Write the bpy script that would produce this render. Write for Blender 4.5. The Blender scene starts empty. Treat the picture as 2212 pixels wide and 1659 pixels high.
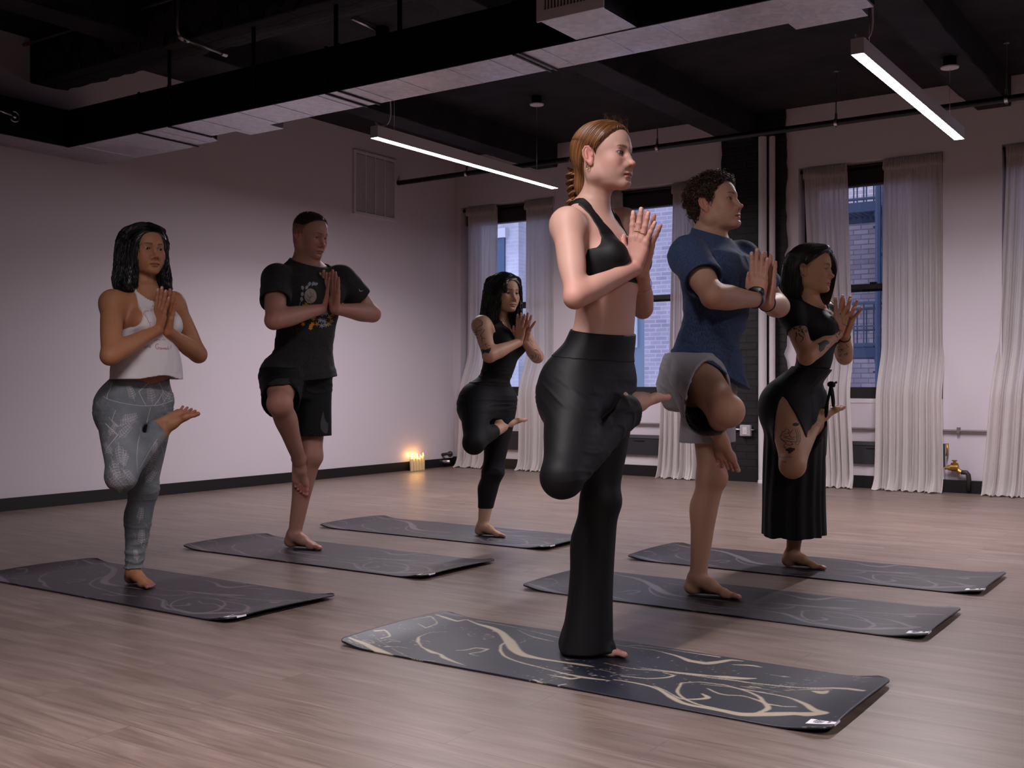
import bpy, math, random
import numpy as np
from mathutils import Vector, Matrix

# ------------------------------------------------------------------ camera, world, light, exposure
SC = bpy.context.scene
COL = SC.collection
F_PX, YAW, HOR, CAM_H = 2331.0, 0.6011, 831.4, 0.9
cd = bpy.data.cameras.new('camera')
cd.sensor_width = 36.0
cd.lens = F_PX / 2212.0 * 36.0
cd.shift_y = (HOR - 829.5) / 2212.0
cd.clip_start = 0.05
cam = bpy.data.objects.new('camera', cd)
cam.location = (0, 0, CAM_H)
cam.rotation_euler = (math.pi / 2, 0, YAW)
COL.objects.link(cam)
SC.camera = cam
SC.view_settings.view_transform = 'Standard'
SC.view_settings.look = 'None'
SC.view_settings.gamma = 1.0
SC.view_settings.use_curve_mapping = False
SC.view_settings.exposure = 1.45
SC.cycles.use_denoising = True
SC.cycles.max_bounces = 6
SC.cycles.diffuse_bounces = 3
SC.cycles.glossy_bounces = 3
SC.cycles.transmission_bounces = 4
SC.cycles.transparent_max_bounces = 8
SC.cycles.caustics_reflective = False
SC.cycles.caustics_refractive = False
SC.cycles.sample_clamp_indirect = 4.0

W = bpy.data.worlds.new('world')
SC.world = W
W.use_nodes = True
_n = W.node_tree.nodes
_n['Background'].inputs[0].default_value = (.60, .62, .90, 1)  # flat overcast dusk sky
_n['Background'].inputs[1].default_value = 1.0
# lamps of the place: LED strips are real fixtures with emitting diffusers (LAMP_W is their radiance)
LAMP_W = 24.0
LAMP_AREA_W, LAMP_SPREAD = 20.0, 148.0  # the lens optic under each strip throws most of its light downwards
LAMP_COL = (1.0, 0.93, 0.97)


def ray(x, y):
    dx = (x - 1106) / F_PX
    dz = -(y - HOR) / F_PX
    c, s = math.cos(YAW), math.sin(YAW)
    return np.array([-s + dx * c, c + dx * s, dz])


def at_y(x, y, Y):
    r = ray(x, y)
    return r * (Y / r[1]) + np.array([0, 0, CAM_H])


def at_z(x, y, Z=0.0):
    r = ray(x, y)
    return r * ((Z - CAM_H) / r[2]) + np.array([0, 0, CAM_H])


def project(p):
    c, s = math.cos(YAW), math.sin(YAW)
    d = -s * p[0] + c * p[1]
    return 1106 + F_PX * (c * p[0] + s * p[1]) / d, HOR - F_PX * (p[2] - CAM_H) / d


# ------------------------------------------------------------------ linking and tagging
def link(o, parent=None):
    COL.objects.link(o)
    if parent is not None:
        o.parent = parent
    return o


def tag(o, label=None, cat=None, group=None, kind=None):
    if label: o['label'] = label
    if cat: o['category'] = cat
    if group: o['group'] = group
    if kind: o['kind'] = kind
    return o


def empty(name, loc=(0, 0, 0)):
    o = bpy.data.objects.new(name, None)
    o.empty_display_size = 0.05
    o.location = loc
    return link(o)


def mesh_obj(name, verts, faces, mat, parent=None, smooth=True, cols=None, attrs=None):
    """verts Nx3 world coordinates, faces a list of lists or an int array of quads/tris."""
    me = bpy.data.meshes.new(name)
    verts = np.asarray(verts, dtype=np.float32)
    if isinstance(faces, np.ndarray):
        n, k = faces.shape
        me.vertices.add(len(verts))
        me.vertices.foreach_set('co', verts.ravel())
        me.loops.add(n * k)
        me.loops.foreach_set('vertex_index', faces.astype(np.int32).ravel())
        me.polygons.add(n)
        me.polygons.foreach_set('loop_start', np.arange(0, n * k, k, dtype=np.int32))
        me.update(calc_edges=True)
    else:
        me.from_pydata([tuple(map(float, v)) for v in verts], [], faces)
        me.update()
    if smooth:
        me.polygons.foreach_set('use_smooth', np.ones(len(me.polygons), dtype=bool))
    if cols is not None:
        a = me.color_attributes.new('Col', 'FLOAT_COLOR', 'POINT')
        c = np.ones((len(verts), 4), dtype=np.float32)
        c[:, :3] = cols
        a.data.foreach_set('color', c.ravel())
    if mat is not None:
        me.materials.append(mat)
    o = bpy.data.objects.new(name, me)
    link(o, parent)
    if parent is not None and parent.type == 'EMPTY':
        o.location = -parent.location
    elif parent is not None:
        o.location = (0, 0, 0)
    return o


class MB:
    """collects boxes, prisms, tubes and lathes into one mesh"""
    def __init__(self):
        self.v, self.f = [], []

    def add(self, v, f):
        n = len(self.v)
        self.v += [tuple(map(float, p)) for p in v]
        self.f += [[i + n for i in q] for q in f]
        return self

    def box(self, x0, x1, y0, y1, z0, z1):
        v = [(x, y, z) for z in (z0, z1) for y in (y0, y1) for x in (x0, x1)]
        f = [[0, 2, 3, 1], [4, 5, 7, 6], [0, 1, 5, 4], [2, 6, 7, 3], [0, 4, 6, 2], [1, 3, 7, 5]]
        return self.add(v, f)

    def prism(self, pts, axis, a, b):
        """2D outline (counter-clockwise) swept along an axis"""
        n = len(pts)
        def P(p, t):
            q = list(p)
            q.insert(axis, t)
            return q
        v = [P(p, a) for p in pts] + [P(p, b) for p in pts]
        f = [list(range(n))[::-1], list(range(n, 2 * n))]
        f += [[i, (i + 1) % n, n + (i + 1) % n, n + i] for i in range(n)]
        return self.add(v, f)

    def tube(self, pts, r, seg=12, caps=True):
        pts = [np.array(p, float) for p in pts]
        m = len(pts)
        rs = r if hasattr(r, '__len__') else [r] * m
        T = []
        for i in range(m):
            t = pts[min(i + 1, m - 1)] - pts[max(i - 1, 0)]
            T.append(t / (np.linalg.norm(t) + 1e-12))
        up = np.array([0, 0, 1.0]) if abs(T[0][2]) < 0.9 else np.array([1.0, 0, 0])
        v = []
        n0 = np.cross(T[0], up)
        n0 /= np.linalg.norm(n0)
        for i in range(m):
            n0 = n0 - T[i] * (n0 @ T[i])
            n0 /= np.linalg.norm(n0)
            b0 = np.cross(T[i], n0)
            for k in range(seg):
                a = 2 * math.pi * k / seg
                v.append(pts[i] + rs[i] * (math.cos(a) * n0 + math.sin(a) * b0))
        f = [[i * seg + k, i * seg + (k + 1) % seg, (i + 1) * seg + (k + 1) % seg, (i + 1) * seg + k] for i in range(m - 1) for k in range(seg)]
        if caps:
            f.append(list(range(seg))[::-1])
            f.append([(m - 1) * seg + k for k in range(seg)])
        return self.add(v, f)

    def lathe(self, prof, c=(0, 0, 0), axis=2, seg=24):
        """prof: list of (radius, height)"""
        v = []
        for (r, h) in prof:
            for k in range(seg):
                a = 2 * math.pi * k / seg
                q = [r * math.cos(a), r * math.sin(a)]
                q.insert(axis, h)
                v.append([q[i] + c[i] for i in range(3)])
        m = len(prof)
        f = [[i * seg + k, i * seg + (k + 1) % seg, (i + 1) * seg + (k + 1) % seg, (i + 1) * seg + k] for i in range(m - 1) for k in range(seg)]
        f.append(list(range(seg))[::-1])
        f.append([(m - 1) * seg + k for k in range(seg)])
        return self.add(v, f)

    def build(self, name, mat, parent=None, smooth=False, bevel=0.0):
        o = mesh_obj(name, self.v, self.f, mat, parent, smooth)
        if smooth == 'auto':
            o.data.polygons.foreach_set('use_smooth', np.ones(len(o.data.polygons), dtype=bool))
            o.data.set_sharp_from_angle(angle=math.radians(40))
        if bevel:
            m = o.modifiers.new('bevel', 'BEVEL')
            m.width = bevel
            m.segments = 2
            m.limit_method = 'ANGLE'
        return o


# ------------------------------------------------------------------ materials
def new_mat(name, col=(0.5, 0.5, 0.5), rough=0.5, metal=0.0, spec=0.5, **kw):
    m = bpy.data.materials.new(name)
    m.use_nodes = True
    b = m.node_tree.nodes['Principled BSDF']
    b.inputs['Base Color'].default_value = (*col, 1)
    b.inputs['Roughness'].default_value = rough
    b.inputs['Metallic'].default_value = metal
    b.inputs['Specular IOR Level'].default_value = spec
    for k, v in kw.items():
        b.inputs[k].default_value = v
    return m


def N(m, t, **kw):
    n = m.node_tree.nodes.new(t)
    for k, v in kw.items():
        if k.startswith('i_'):
            n.inputs[k[2:].replace('_', ' ')].default_value = v
        else:
            setattr(n, k, v)
    return n


def LK(m, a, b):
    m.node_tree.links.new(a, b)


def bsdf(m):
    return m.node_tree.nodes['Principled BSDF']


def ramp(m, fac, stops):
    r = N(m, 'ShaderNodeValToRGB')
    e = r.color_ramp.elements
    while len(e) < len(stops): e.new(0.5)
    for el, (p, c) in zip(e, stops):
        el.position = p
        el.color = (*c, 1) if len(c) == 3 else c
    LK(m, fac, r.inputs[0])
    return r


def coords(m, scale=(1, 1, 1), kind='Object', rot=(0, 0, 0)):
    t = N(m, 'ShaderNodeTexCoord')
    mp = N(m, 'ShaderNodeMapping')
    mp.inputs['Scale'].default_value = scale
    mp.inputs['Rotation'].default_value = rot
    LK(m, t.outputs[kind], mp.inputs[0])
    return mp.outputs[0]


def bump(m, height, strength=0.3, dist=0.01, prev=None):
    b = N(m, 'ShaderNodeBump')
    b.inputs['Strength'].default_value = strength
    b.inputs['Distance'].default_value = dist
    LK(m, height, b.inputs['Height'])
    if prev is not None: LK(m, prev, b.inputs['Normal'])
    LK(m, b.outputs[0], bsdf(m).inputs['Normal'])
    return b.outputs[0]


def noise(m, vec, scale, detail=4.0, rough=0.55, dist=0.0):
    n = N(m, 'ShaderNodeTexNoise')
    n.inputs['Scale'].default_value = scale
    n.inputs['Detail'].default_value = detail
    n.inputs['Roughness'].default_value = rough
    n.inputs['Distortion'].default_value = dist
    if vec is not None: LK(m, vec, n.inputs['Vector'])
    return n.outputs[0]


def mixc(m, fac, a, b, mode='MIX'):
    n = N(m, 'ShaderNodeMix', data_type='RGBA', blend_type=mode)
    for sock, v in ((n.inputs[0], fac), (n.inputs[6], a), (n.inputs[7], b)):
        if hasattr(v, 'is_linked') or hasattr(v, 'links'):
            LK(m, v, sock)
        elif isinstance(v, (int, float)):
            sock.default_value = v
        else:
            sock.default_value = (*v, 1)
    return n.outputs[2]


def math_node(m, op, a, b=None, clamp=False):
    n = N(m, 'ShaderNodeMath', operation=op, use_clamp=clamp)
    for s, v in zip(n.inputs, (a, b)):
        if v is None: continue
        if isinstance(v, (int, float)): s.default_value = v
        else: LK(m, v, s)
    return n.outputs[0]

# ------------------------------------------------------------------ implicit surfaces for bodies and clothes
def V(*a):
    return np.array(a if len(a) > 1 else a[0], dtype=float)


def unit(v):
    v = np.asarray(v, float)
    return v / (np.linalg.norm(v) + 1e-12)


def sstep(a, b, x):
    t = np.clip((x - a) / (b - a), 0, 1)
    return t * t * (3 - 2 * t)


def smin(a, b, k):
    if k <= 0: return np.minimum(a, b)
    h = np.maximum(k - np.abs(a - b), 0) / k
    return np.minimum(a, b) - h * h * k * 0.25


def smax(a, b, k):
    return -smin(-a, -b, k)


def prof(*pts, n=25):
    """smooth profile through (t, value) pairs"""
    t = np.array([p[0] for p in pts]); v = np.array([p[1] for p in pts])
    x = np.linspace(0, 1, n)
    return pchip(t, v, x)


def pchip(t, v, x):
    t = np.asarray(t, float); v = np.asarray(v, float)
    if v.ndim == 2:
        return np.stack([pchip(t, v[:, i], x) for i in range(v.shape[1])], 1)
    h = np.diff(t); dl = np.diff(v) / h
    m = np.zeros_like(v)
    for i in range(1, len(v) - 1):
        if dl[i - 1] * dl[i] > 0:
            w1 = 2 * h[i] + h[i - 1]; w2 = h[i] + 2 * h[i - 1]
            m[i] = (w1 + w2) / (w1 / dl[i - 1] + w2 / dl[i])
    m[0], m[-1] = dl[0], dl[-1]
    if len(v) == 2: m[:] = dl[0]
    i = np.clip(np.searchsorted(t, x) - 1, 0, len(t) - 2)
    s = np.clip((x - t[i]) / h[i], 0, 1)
    return (1 + 2 * s) * (1 - s) ** 2 * v[i] + s * (1 - s) ** 2 * h[i] * m[i] + s * s * (3 - 2 * s) * v[i + 1] + s * s * (s - 1) * h[i] * m[i + 1]


class Prim:
    def __init__(self, f, k=0.0, op='u', always=False):
        self.f, self.k, self.op, self.always = f, k, op, always


def p_cone(a, b, ra, rb=None, k=0.02, op='u', flat=None):
    a, b = V(a), V(b)
    rb = ra if rb is None else rb
    ab = b - a; L2 = ab @ ab + 1e-12
    fn = None if flat is None else (unit(flat[0]), flat[1])
    def f(P):
        t = np.clip((P - a) @ ab / L2, 0, 1)
        v = P - a - t[:, None] * ab
        s = 1.0
        if fn is not None:
            v = v + (fn[1] - 1) * (v @ fn[0])[:, None] * fn[0]
            s = 1 / math.sqrt(fn[1])
        return (np.sqrt((v * v).sum(1)) - (ra + (rb - ra) * t)) * s
    return Prim(f, k, op)


def p_limb(a, b, pr, k=0.02, off=None, flat=None, op='u', ext=0.0):
    """limb with a radius profile pr (25 samples) and a centre offset profile off (25x3)"""
    a, b = V(a), V(b)
    ab = b - a; L2 = ab @ ab
    ts = np.linspace(0, 1, len(pr))
    fn = None if flat is None else (unit(flat[0]), flat[1])
    def f(P):
        t = np.clip((P - a) @ ab / L2, -ext, 1 + ext)
        v = P - a - t[:, None] * ab
        if off is not None:
            v = v - np.stack([np.interp(t, ts, off[:, i]) for i in range(3)], 1)
        s = 1.0
        if fn is not None:
            v = v + (fn[1] - 1) * (v @ fn[0])[:, None] * fn[0]
            s = 1 / math.sqrt(fn[1])
        return (np.sqrt((v * v).sum(1)) - np.interp(t, ts, pr)) * s
    return Prim(f, k, op)


def p_ell(c, r, R=None, k=0.02, op='u'):
    """ellipsoid; rows of R are its axes in world coordinates"""
    c, r = V(c), V(r)
    R = np.eye(3) if R is None else np.asarray(R, float)
    def f(P):
        q = (P - c) @ R.T
        k0 = np.sqrt(((q / r) ** 2).sum(1)) + 1e-9
        k1 = np.sqrt(((q / (r * r)) ** 2).sum(1)) + 1e-9
        return k0 * (k0 - 1) / k1
    return Prim(f, k, op)


def p_loft(st, k=0.03, op='u', yaw=0.0, n=60, squareness=2.0):
    """stations (z, cx, cy, front, back, halfwidth); body facing +x turned by yaw"""
    st = np.array(sorted(st), float)
    z0, z1 = st[0, 0], st[-1, 0]
    zs = np.linspace(z0, z1, n)
    T = pchip(st[:, 0], st[:, 1:], zs)
    c, s = math.cos(yaw), math.sin(yaw)
    def f(P):
        z = P[:, 2]
        cx, cy, af, ab, b = (np.interp(z, zs, T[:, i]) for i in range(5))
        x, y = P[:, 0] - cx, P[:, 1] - cy
        x, y = c * x + s * y, -s * x + c * y
        a = np.where(x > 0, af, ab)
        if squareness == 2.0:
            k0 = np.sqrt((x / a) ** 2 + (y / b) ** 2) + 1e-9
        else:
            k0 = (np.abs(x / a) ** squareness + np.abs(y / b) ** squareness) ** (1 / squareness) + 1e-9
        k1 = np.sqrt((x / a ** 2) ** 2 + (y / b ** 2) ** 2) + 1e-9
        kk = np.sqrt((x / a) ** 2 + (y / b) ** 2) + 1e-9
        d = (k0 - 1) * kk / k1
        dz = np.maximum(z0 - z, z - z1)
        return np.where(dz > 0, np.hypot(np.maximum(d, 0), dz), np.maximum(d, -1e9))
    return Prim(f, k, op)


def p_plane(c, n, k=0.0, op='i'):
    """keeps the side the normal points away from"""
    c, n = V(c), unit(n)
    return Prim(lambda P: (P - c) @ n, k, op, always=True)


class SDF:
    def __init__(self):
        self.g = {}

    def add(self, grp, *prims):
        self.g.setdefault(grp, []).extend(prims)
        return self

    def fn(self, groups=None, kg=0.002, inflate=0.0):
        gs = [self.g[n] for n in (groups or self.g) if n in self.g]
        def f(P, c=None, R=1e9):
            """P points near c within R (for culling)"""
            tot = None
            for prims in gs:
                d = None
                for p in prims:
                    if c is not None and not p.always:
                        pc = float(p.f(c[None, :])[0])
                        if pc > 1.2 * R + p.k + 0.006: continue
                    v = p.f(P)
                    if p.op == 'u': d = v if d is None else smin(d, v, p.k)
                    elif d is None: continue
                    elif p.op == 's': d = smax(d, -v, p.k)
                    else: d = smax(d, v, p.k)
                if d is None: continue
                tot = d if tot is None else smin(tot, d, kg)
            if tot is None: tot = np.full(len(P), 2.0 * R if R < 1e6 else 1.0)
            return tot - inflate
        return f


def f_clip(f, *regs):
    """intersection of a field with region fields; a region is (fn, k)"""
    def g(P, c=None, R=1e9):
        d = f(P, c, R)
        for r, k in regs: d = smax(d, r(P), k)
        return d
    return g


def f_union(k, *fs):
    def g(P, c=None, R=1e9):
        d = fs[0](P, c, R)
        for h in fs[1:]: d = smin(d, h(P, c, R), k)
        return d
    return g


def f_disp(f, disp):
    def g(P, c=None, R=1e9):
        return f(P, c, R) + disp(P)
    return g


_rng = np.random.RandomState(5)
_LAT = _rng.rand(32, 32, 32).astype(np.float32)


def vnoise(P, sc=1.0):
    """smooth value noise in -1..1; sc scalar or per-axis frequencies"""
    q = P * np.asarray(sc)
    i = np.floor(q).astype(int); t = q - i
    t = t * t * (3 - 2 * t)
    i &= 31; j = (i + 1) & 31
    L = _LAT
    def g(a, b, c): return L[a, b, c]
    x0, y0, z0 = i.T; x1, y1, z1 = j.T
    tx, ty, tz = t.T
    c00 = g(x0, y0, z0) * (1 - tx) + g(x1, y0, z0) * tx
    c10 = g(x0, y1, z0) * (1 - tx) + g(x1, y1, z0) * tx
    c01 = g(x0, y0, z1) * (1 - tx) + g(x1, y0, z1) * tx
    c11 = g(x0, y1, z1) * (1 - tx) + g(x1, y1, z1) * tx
    return ((c00 * (1 - ty) + c10 * ty) * (1 - tz) + (c01 * (1 - ty) + c11 * ty) * tz) * 2 - 1


def polygonise(f, lo, hi, h, drop=(), block=8):
    """surface nets over a sparse set of blocks; faces whose centre lies in a drop box are left out"""
    lo, hi = V(lo), V(hi)
    nb = np.ceil((hi - lo) / (h * block)).astype(int)
    n = nb * block + 1
    half = h * block * math.sqrt(3) / 2
    # coarse value at block centres, by super-blocks of 3x3x3 blocks
    SB = 3
    D = np.empty(tuple(n), dtype=np.float32)
    D.fill(1.0)
    loc = np.stack(np.meshgrid(*[np.arange(block + 1)] * 3, indexing='ij'), -1).reshape(-1, 3)
    for bx in range(0, nb[0], SB):
        for by in range(0, nb[1], SB):
            for bz in range(0, nb[2], SB):
                b0 = np.array([bx, by, bz]); b1 = np.minimum(b0 + SB, nb)
                c = lo + (b0 + b1) / 2 * block * h
                R = half * SB
                B = np.stack(np.meshgrid(*[np.arange(b0[i], b1[i]) for i in range(3)], indexing='ij'), -1).reshape(-1, 3)
                C = lo + (B + 0.5) * block * h
                v = f(C, c, R)
                for bb, vv in zip(B[v < -half * 1.6], v[v < -half * 1.6]):
                    s = bb * block
                    D[s[0]:s[0] + block + 1, s[1]:s[1] + block + 1, s[2]:s[2] + block + 1] = -1.0
                act = B[np.abs(v) <= half * 1.6]
                if not len(act): continue
                I = (act[:, None, :] * block + loc[None]).reshape(-1, 3)
                P = lo + I * h
                D[I[:, 0], I[:, 1], I[:, 2]] = f(P, c, R)
    s = D < 0
    cnt = np.zeros(tuple(n - 1), dtype=np.uint8)
    for a in (0, 1):
        for b in (0, 1):
            for c in (0, 1):
                cnt += s[a:n[0] - 1 + a, b:n[1] - 1 + b, c:n[2] - 1 + c]
    act = np.argwhere((cnt > 0) & (cnt < 8))
    if not len(act): return np.zeros((0, 3)), np.zeros((0, 4), int)
    cid = np.full(tuple(n - 1), -1, dtype=np.int32)
    cid[act[:, 0], act[:, 1], act[:, 2]] = np.arange(len(act))
    corner = [(a, b, c) for a in (0, 1) for b in (0, 1) for c in (0, 1)]
    vals = {q: D[act[:, 0] + q[0], act[:, 1] + q[1], act[:, 2] + q[2]].astype(float) for q in corner}
    acc = np.zeros((len(act), 3)); w = np.zeros(len(act))
    for q in corner:
        for ax in range(3):
            if q[ax]: continue
            q2 = list(q); q2[ax] = 1; q2 = tuple(q2)
            v0, v1 = vals[q], vals[q2]
            m = (v0 < 0) != (v1 < 0)
            t = np.where(m, v0 / np.where(m, v0 - v1, 1), 0)
            p = np.tile(np.array(q, float), (len(act), 1)); p[:, ax] += t
            acc[m] += p[m]; w[m] += 1
    verts = lo + (act + acc / w[:, None]) * h
    faces = []
    for ax in range(3):
        o1, o2 = [(1, 2), (2, 0), (0, 1)][ax]
        sl0 = [slice(None)] * 3; sl1 = [slice(None)] * 3
        sl0[ax] = slice(0, n[ax] - 1); sl1[ax] = slice(1, n[ax])
        e = np.argwhere(s[tuple(sl0)] != s[tuple(sl1)])
        e = e[(e[:, o1] > 0) & (e[:, o2] > 0) & (e[:, o1] < n[o1] - 1) & (e[:, o2] < n[o2] - 1)]
        ins = s[e[:, 0], e[:, 1], e[:, 2]]
        q = []
        for (da, db) in ((1, 1), (0, 1), (0, 0), (1, 0)):
            c = e.copy(); c[:, o1] -= da; c[:, o2] -= db
            q.append(cid[c[:, 0], c[:, 1], c[:, 2]])
        q = np.stack(q, 1)
        q = np.where(ins[:, None], q, q[:, ::-1])
        faces.append(q)
    faces = np.concatenate(faces)
    faces = faces[(faces >= 0).all(1)]
    if len(drop):
        cen = verts[faces].mean(1)
        keep = np.ones(len(faces), bool)
        for (a, b) in drop:
            keep &= ~((cen > V(a)) & (cen < V(b))).all(1)
        faces = faces[keep]
    return compact(verts, faces)


def compact(verts, faces):
    used = np.zeros(len(verts), bool)
    used[faces.ravel()] = True
    idx = np.cumsum(used) - 1
    return verts[used], idx[faces]


def merge_meshes(parts):
    vs, fs, n = [], [], 0
    for v, f in parts:
        vs.append(v); fs.append(f + n); n += len(v)
    return np.concatenate(vs), np.concatenate(fs)


def seam_fix(f, v, fine, h):
    """vertices near the border between two resolutions are put exactly on the surface; returns their indices and normals"""
    near = np.zeros(len(v), bool)
    for a, b, hf in fine:
        out = ((v > V(a) - 2.5 * h) & (v < V(b) + 2.5 * h)).all(1)
        inn = ((v > V(a) + 3.5 * h) & (v < V(b) - 3.5 * h)).all(1)
        near |= out & ~inn
    idx = np.nonzero(near)[0]
    e = .0006
    nr = np.zeros((len(idx), 3))
    for s in range(0, len(idx), 4000):
        P = v[idx[s:s + 4000]]
        g = np.stack([f(P + V(*(e * (i == j) for j in range(3)))) - f(P - V(*(e * (i == j) for j in range(3)))) for i in range(3)], 1)
        g /= np.linalg.norm(g, axis=1)[:, None] + 1e-12
        v[idx[s:s + 4000]] = P - np.clip(f(P), -h * .4, h * .4)[:, None] * g
        nr[s:s + 4000] = g
    return idx, nr


def multi_res(f, lo, hi, h, fine=()):
    """one surface, coarse everywhere and finer in the boxes (a, b, h)"""
    parts = [polygonise(f, lo, hi, h, drop=[(V(a) + 1.6 * h, V(b) - 1.6 * h) for a, b, _ in fine])]
    for i, (a, b, hf) in enumerate(fine):
        parts.append(polygonise(f, a, b, hf, drop=[(V(c) + 1.6 * h, V(d) - 1.6 * h) for c, d, _ in fine[:i]]))
    return merge_meshes(parts)


def spline(pts, n):
    pts = np.array(pts, float)
    t = np.linspace(0, 1, len(pts))
    return pchip(t, pts, np.linspace(0, 1, n))

# ------------------------------------------------------------------ the room
XW, YW, ZC = -7.33, 9.56, 3.42
XR, YN = 5.2, -2.6
ARCH = {}


def wall_paint(name, col, rough=.75):
    m = new_mat(name, col, rough, spec=.3)
    v = coords(m)
    bump(m, noise(m, v, 90, 4), .08, .004)
    return m


M_WALL = wall_paint('wall_paint', (.70, .625, .69))
M_BLACKP = wall_paint('black_ceiling_paint', (.022, .019, .024), .7)
_v = coords(M_BLACKP)
bump(M_BLACKP, noise(M_BLACKP, _v, 26, 8, .75), .9, .03)
_r = ramp(M_BLACKP, noise(M_BLACKP, _v, 2.2, 5, .7), [(.35, (.012, .010, .014)), (.68, (.040, .034, .042))])
LK(M_BLACKP, _r.outputs[0], bsdf(M_BLACKP).inputs['Base Color'])
M_TRIMB = new_mat('black_trim', (.008, .007, .008), .45)
M_WHITE = new_mat('white_enamel', (.72, .66, .70), .45)
M_BLACK = new_mat('black_metal', (.010, .009, .011), .4, .3)
M_GALV = new_mat('galvanised_steel', (.56, .54, .60), .34, 1.0)
_v = coords(M_GALV, (1, 1, 1))
_vo = N(M_GALV, 'ShaderNodeTexVoronoi'); _vo.inputs['Scale'].default_value = 38
LK(M_GALV, _v, _vo.inputs['Vector'])
_r = ramp(M_GALV, _vo.outputs['Color'], [(.0, (.46, .44, .50)), (1, (.62, .60, .66))])
LK(M_GALV, _r.outputs[0], bsdf(M_GALV).inputs['Base Color'])
_r = ramp(M_GALV, noise(M_GALV, _v, 3, 3), [(.3, (.28, .28, .28)), (.7, (.46, .46, .46))])
LK(M_GALV, _r.outputs[0], bsdf(M_GALV).inputs['Roughness'])
M_DUCTK = new_mat('black_duct_paint', (.012, .012, .013), .38, .6)
_v = coords(M_DUCTK, (1, 1, 1))
_r = ramp(M_DUCTK, noise(M_DUCTK, _v, 6, 5, .7), [(.3, (.26, .26, .26)), (.7, (.55, .55, .55))])
LK(M_DUCTK, _r.outputs[0], bsdf(M_DUCTK).inputs['Roughness'])
M_CHROME = new_mat('steel', (.60, .58, .60), .28, 1.0)

# floor ------------------------------------------------------------
mf = new_mat('wood_plank_floor', rough=.38, spec=.5)
_tc = N(mf, 'ShaderNodeTexCoord').outputs['Object']
bk = N(mf, 'ShaderNodeTexBrick')
bk.offset = .37; bk.offset_frequency = 2
bk.inputs['Scale'].default_value = 1.0
bk.inputs['Brick Width'].default_value = 1.22
bk.inputs['Row Height'].default_value = .178
bk.inputs['Mortar Size'].default_value = .0016
bk.inputs['Mortar Smooth'].default_value = .2
bk.inputs['Color1'].default_value = (.2, .2, .2, 1); bk.inputs['Color2'].default_value = (.8, .8, .8, 1)
LK(mf, _tc, bk.inputs['Vector'])
sh = N(mf, 'ShaderNodeVectorMath', operation='MULTIPLY_ADD')  # shift the grain plank by plank
LK(mf, bk.outputs['Color'], sh.inputs[0]); sh.inputs[1].default_value = (7.3, 3.1, 0); LK(mf, _tc, sh.inputs[2])
mp = N(mf, 'ShaderNodeMapping'); mp.inputs['Scale'].default_value = (1.0, 9.0, 1); LK(mf, sh.outputs[0], mp.inputs[0])
g1 = noise(mf, mp.outputs[0], 1.7, 6, .62, .9)
mp2 = N(mf, 'ShaderNodeMapping'); mp2.inputs['Scale'].default_value = (2.2, 60.0, 1); LK(mf, sh.outputs[0], mp2.inputs[0])
g2 = noise(mf, mp2.outputs[0], 2.2, 4, .6)
c1 = ramp(mf, g1, [(.25, (.118, .080, .064)), (.42, (.175, .124, .102)), (.58, (.225, .166, .140)), (.75, (.285, .215, .186))])
c2 = ramp(mf, g2, [(.3, (.62, .58, .56)), (.65, (1.12, 1.10, 1.10))])
cc = mixc(mf, .75, c1.outputs[0], c2.outputs[0], 'MULTIPLY')
pv = ramp(mf, bk.outputs['Color'], [(.2, (.95, .95, .95)), (.8, (1.05, 1.04, 1.04))])
cc = mixc(mf, 1.0, cc, pv.outputs[0], 'MULTIPLY')
sm = ramp(mf, bk.outputs['Fac'], [(0, (1, 1, 1)), (1, (.70, .67, .65))])
cc = mixc(mf, 1.0, cc, sm.outputs[0], 'MULTIPLY')
LK(mf, cc, bsdf(mf).inputs['Base Color'])
rr = ramp(mf, g2, [(.3, (.30, .30, .30)), (.7, (.44, .44, .44))])
LK(mf, rr.outputs[0], bsdf(mf).inputs['Roughness'])
bump(mf, g2, .10, .002)
tag(MB().box(XW - .1, XR + .1, YN - .1, YW + .3, -.15, 0).build('floor', mf), kind='structure')

# walls -------------------------------------------------------------
WIN = [(-7.25, -6.03), (-5.68, -4.43), (-3.40, -2.15), (-1.69, -.44), (.45, 1.70), (2.35, 3.60)]
ZS, ZT = .775, 2.87
TH = .34
mb = MB()
x0 = XW - .1
for a, b in WIN:
    mb.box(x0, a, YW, YW + TH, 0, ZC + .1)
    mb.box(a, b, YW, YW + TH, 0, ZS)
    mb.box(a, b, YW, YW + TH, ZT, ZC + .1)
    x0 = b
mb.box(x0, XR + .1, YW, YW + TH, 0, ZC + .1)
tag(mb.build('wall_far', M_WALL), kind='structure')
tag(MB().box(XW - .15, XW, YN - .1, YW, 0, ZC + .1).build('wall_left', M_WALL), kind='structure')
M_DKW = wall_paint('low_bounce_wall', (.06, .052, .06))  # unseen walls darkened to cut the bounced light
tag(MB().box(XR, XR + .15, YN - .1, YW, 0, ZC + .1).build('wall_right', M_DKW), kind='structure')
tag(MB().box(XW - .1, XR + .1, YN - .15, YN, 0, ZC + .1).build('wall_near', M_DKW), kind='structure')
tag(MB().box(XW - .1, XR + .1, YN - .1, YW + TH, ZC, ZC + .2).build('ceiling', M_BLACKP), kind='structure')
tag(MB().box(XW, XW + .014, YN, YW, 0, .092).build('baseboard_left', M_TRIMB), kind='structure')

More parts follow.
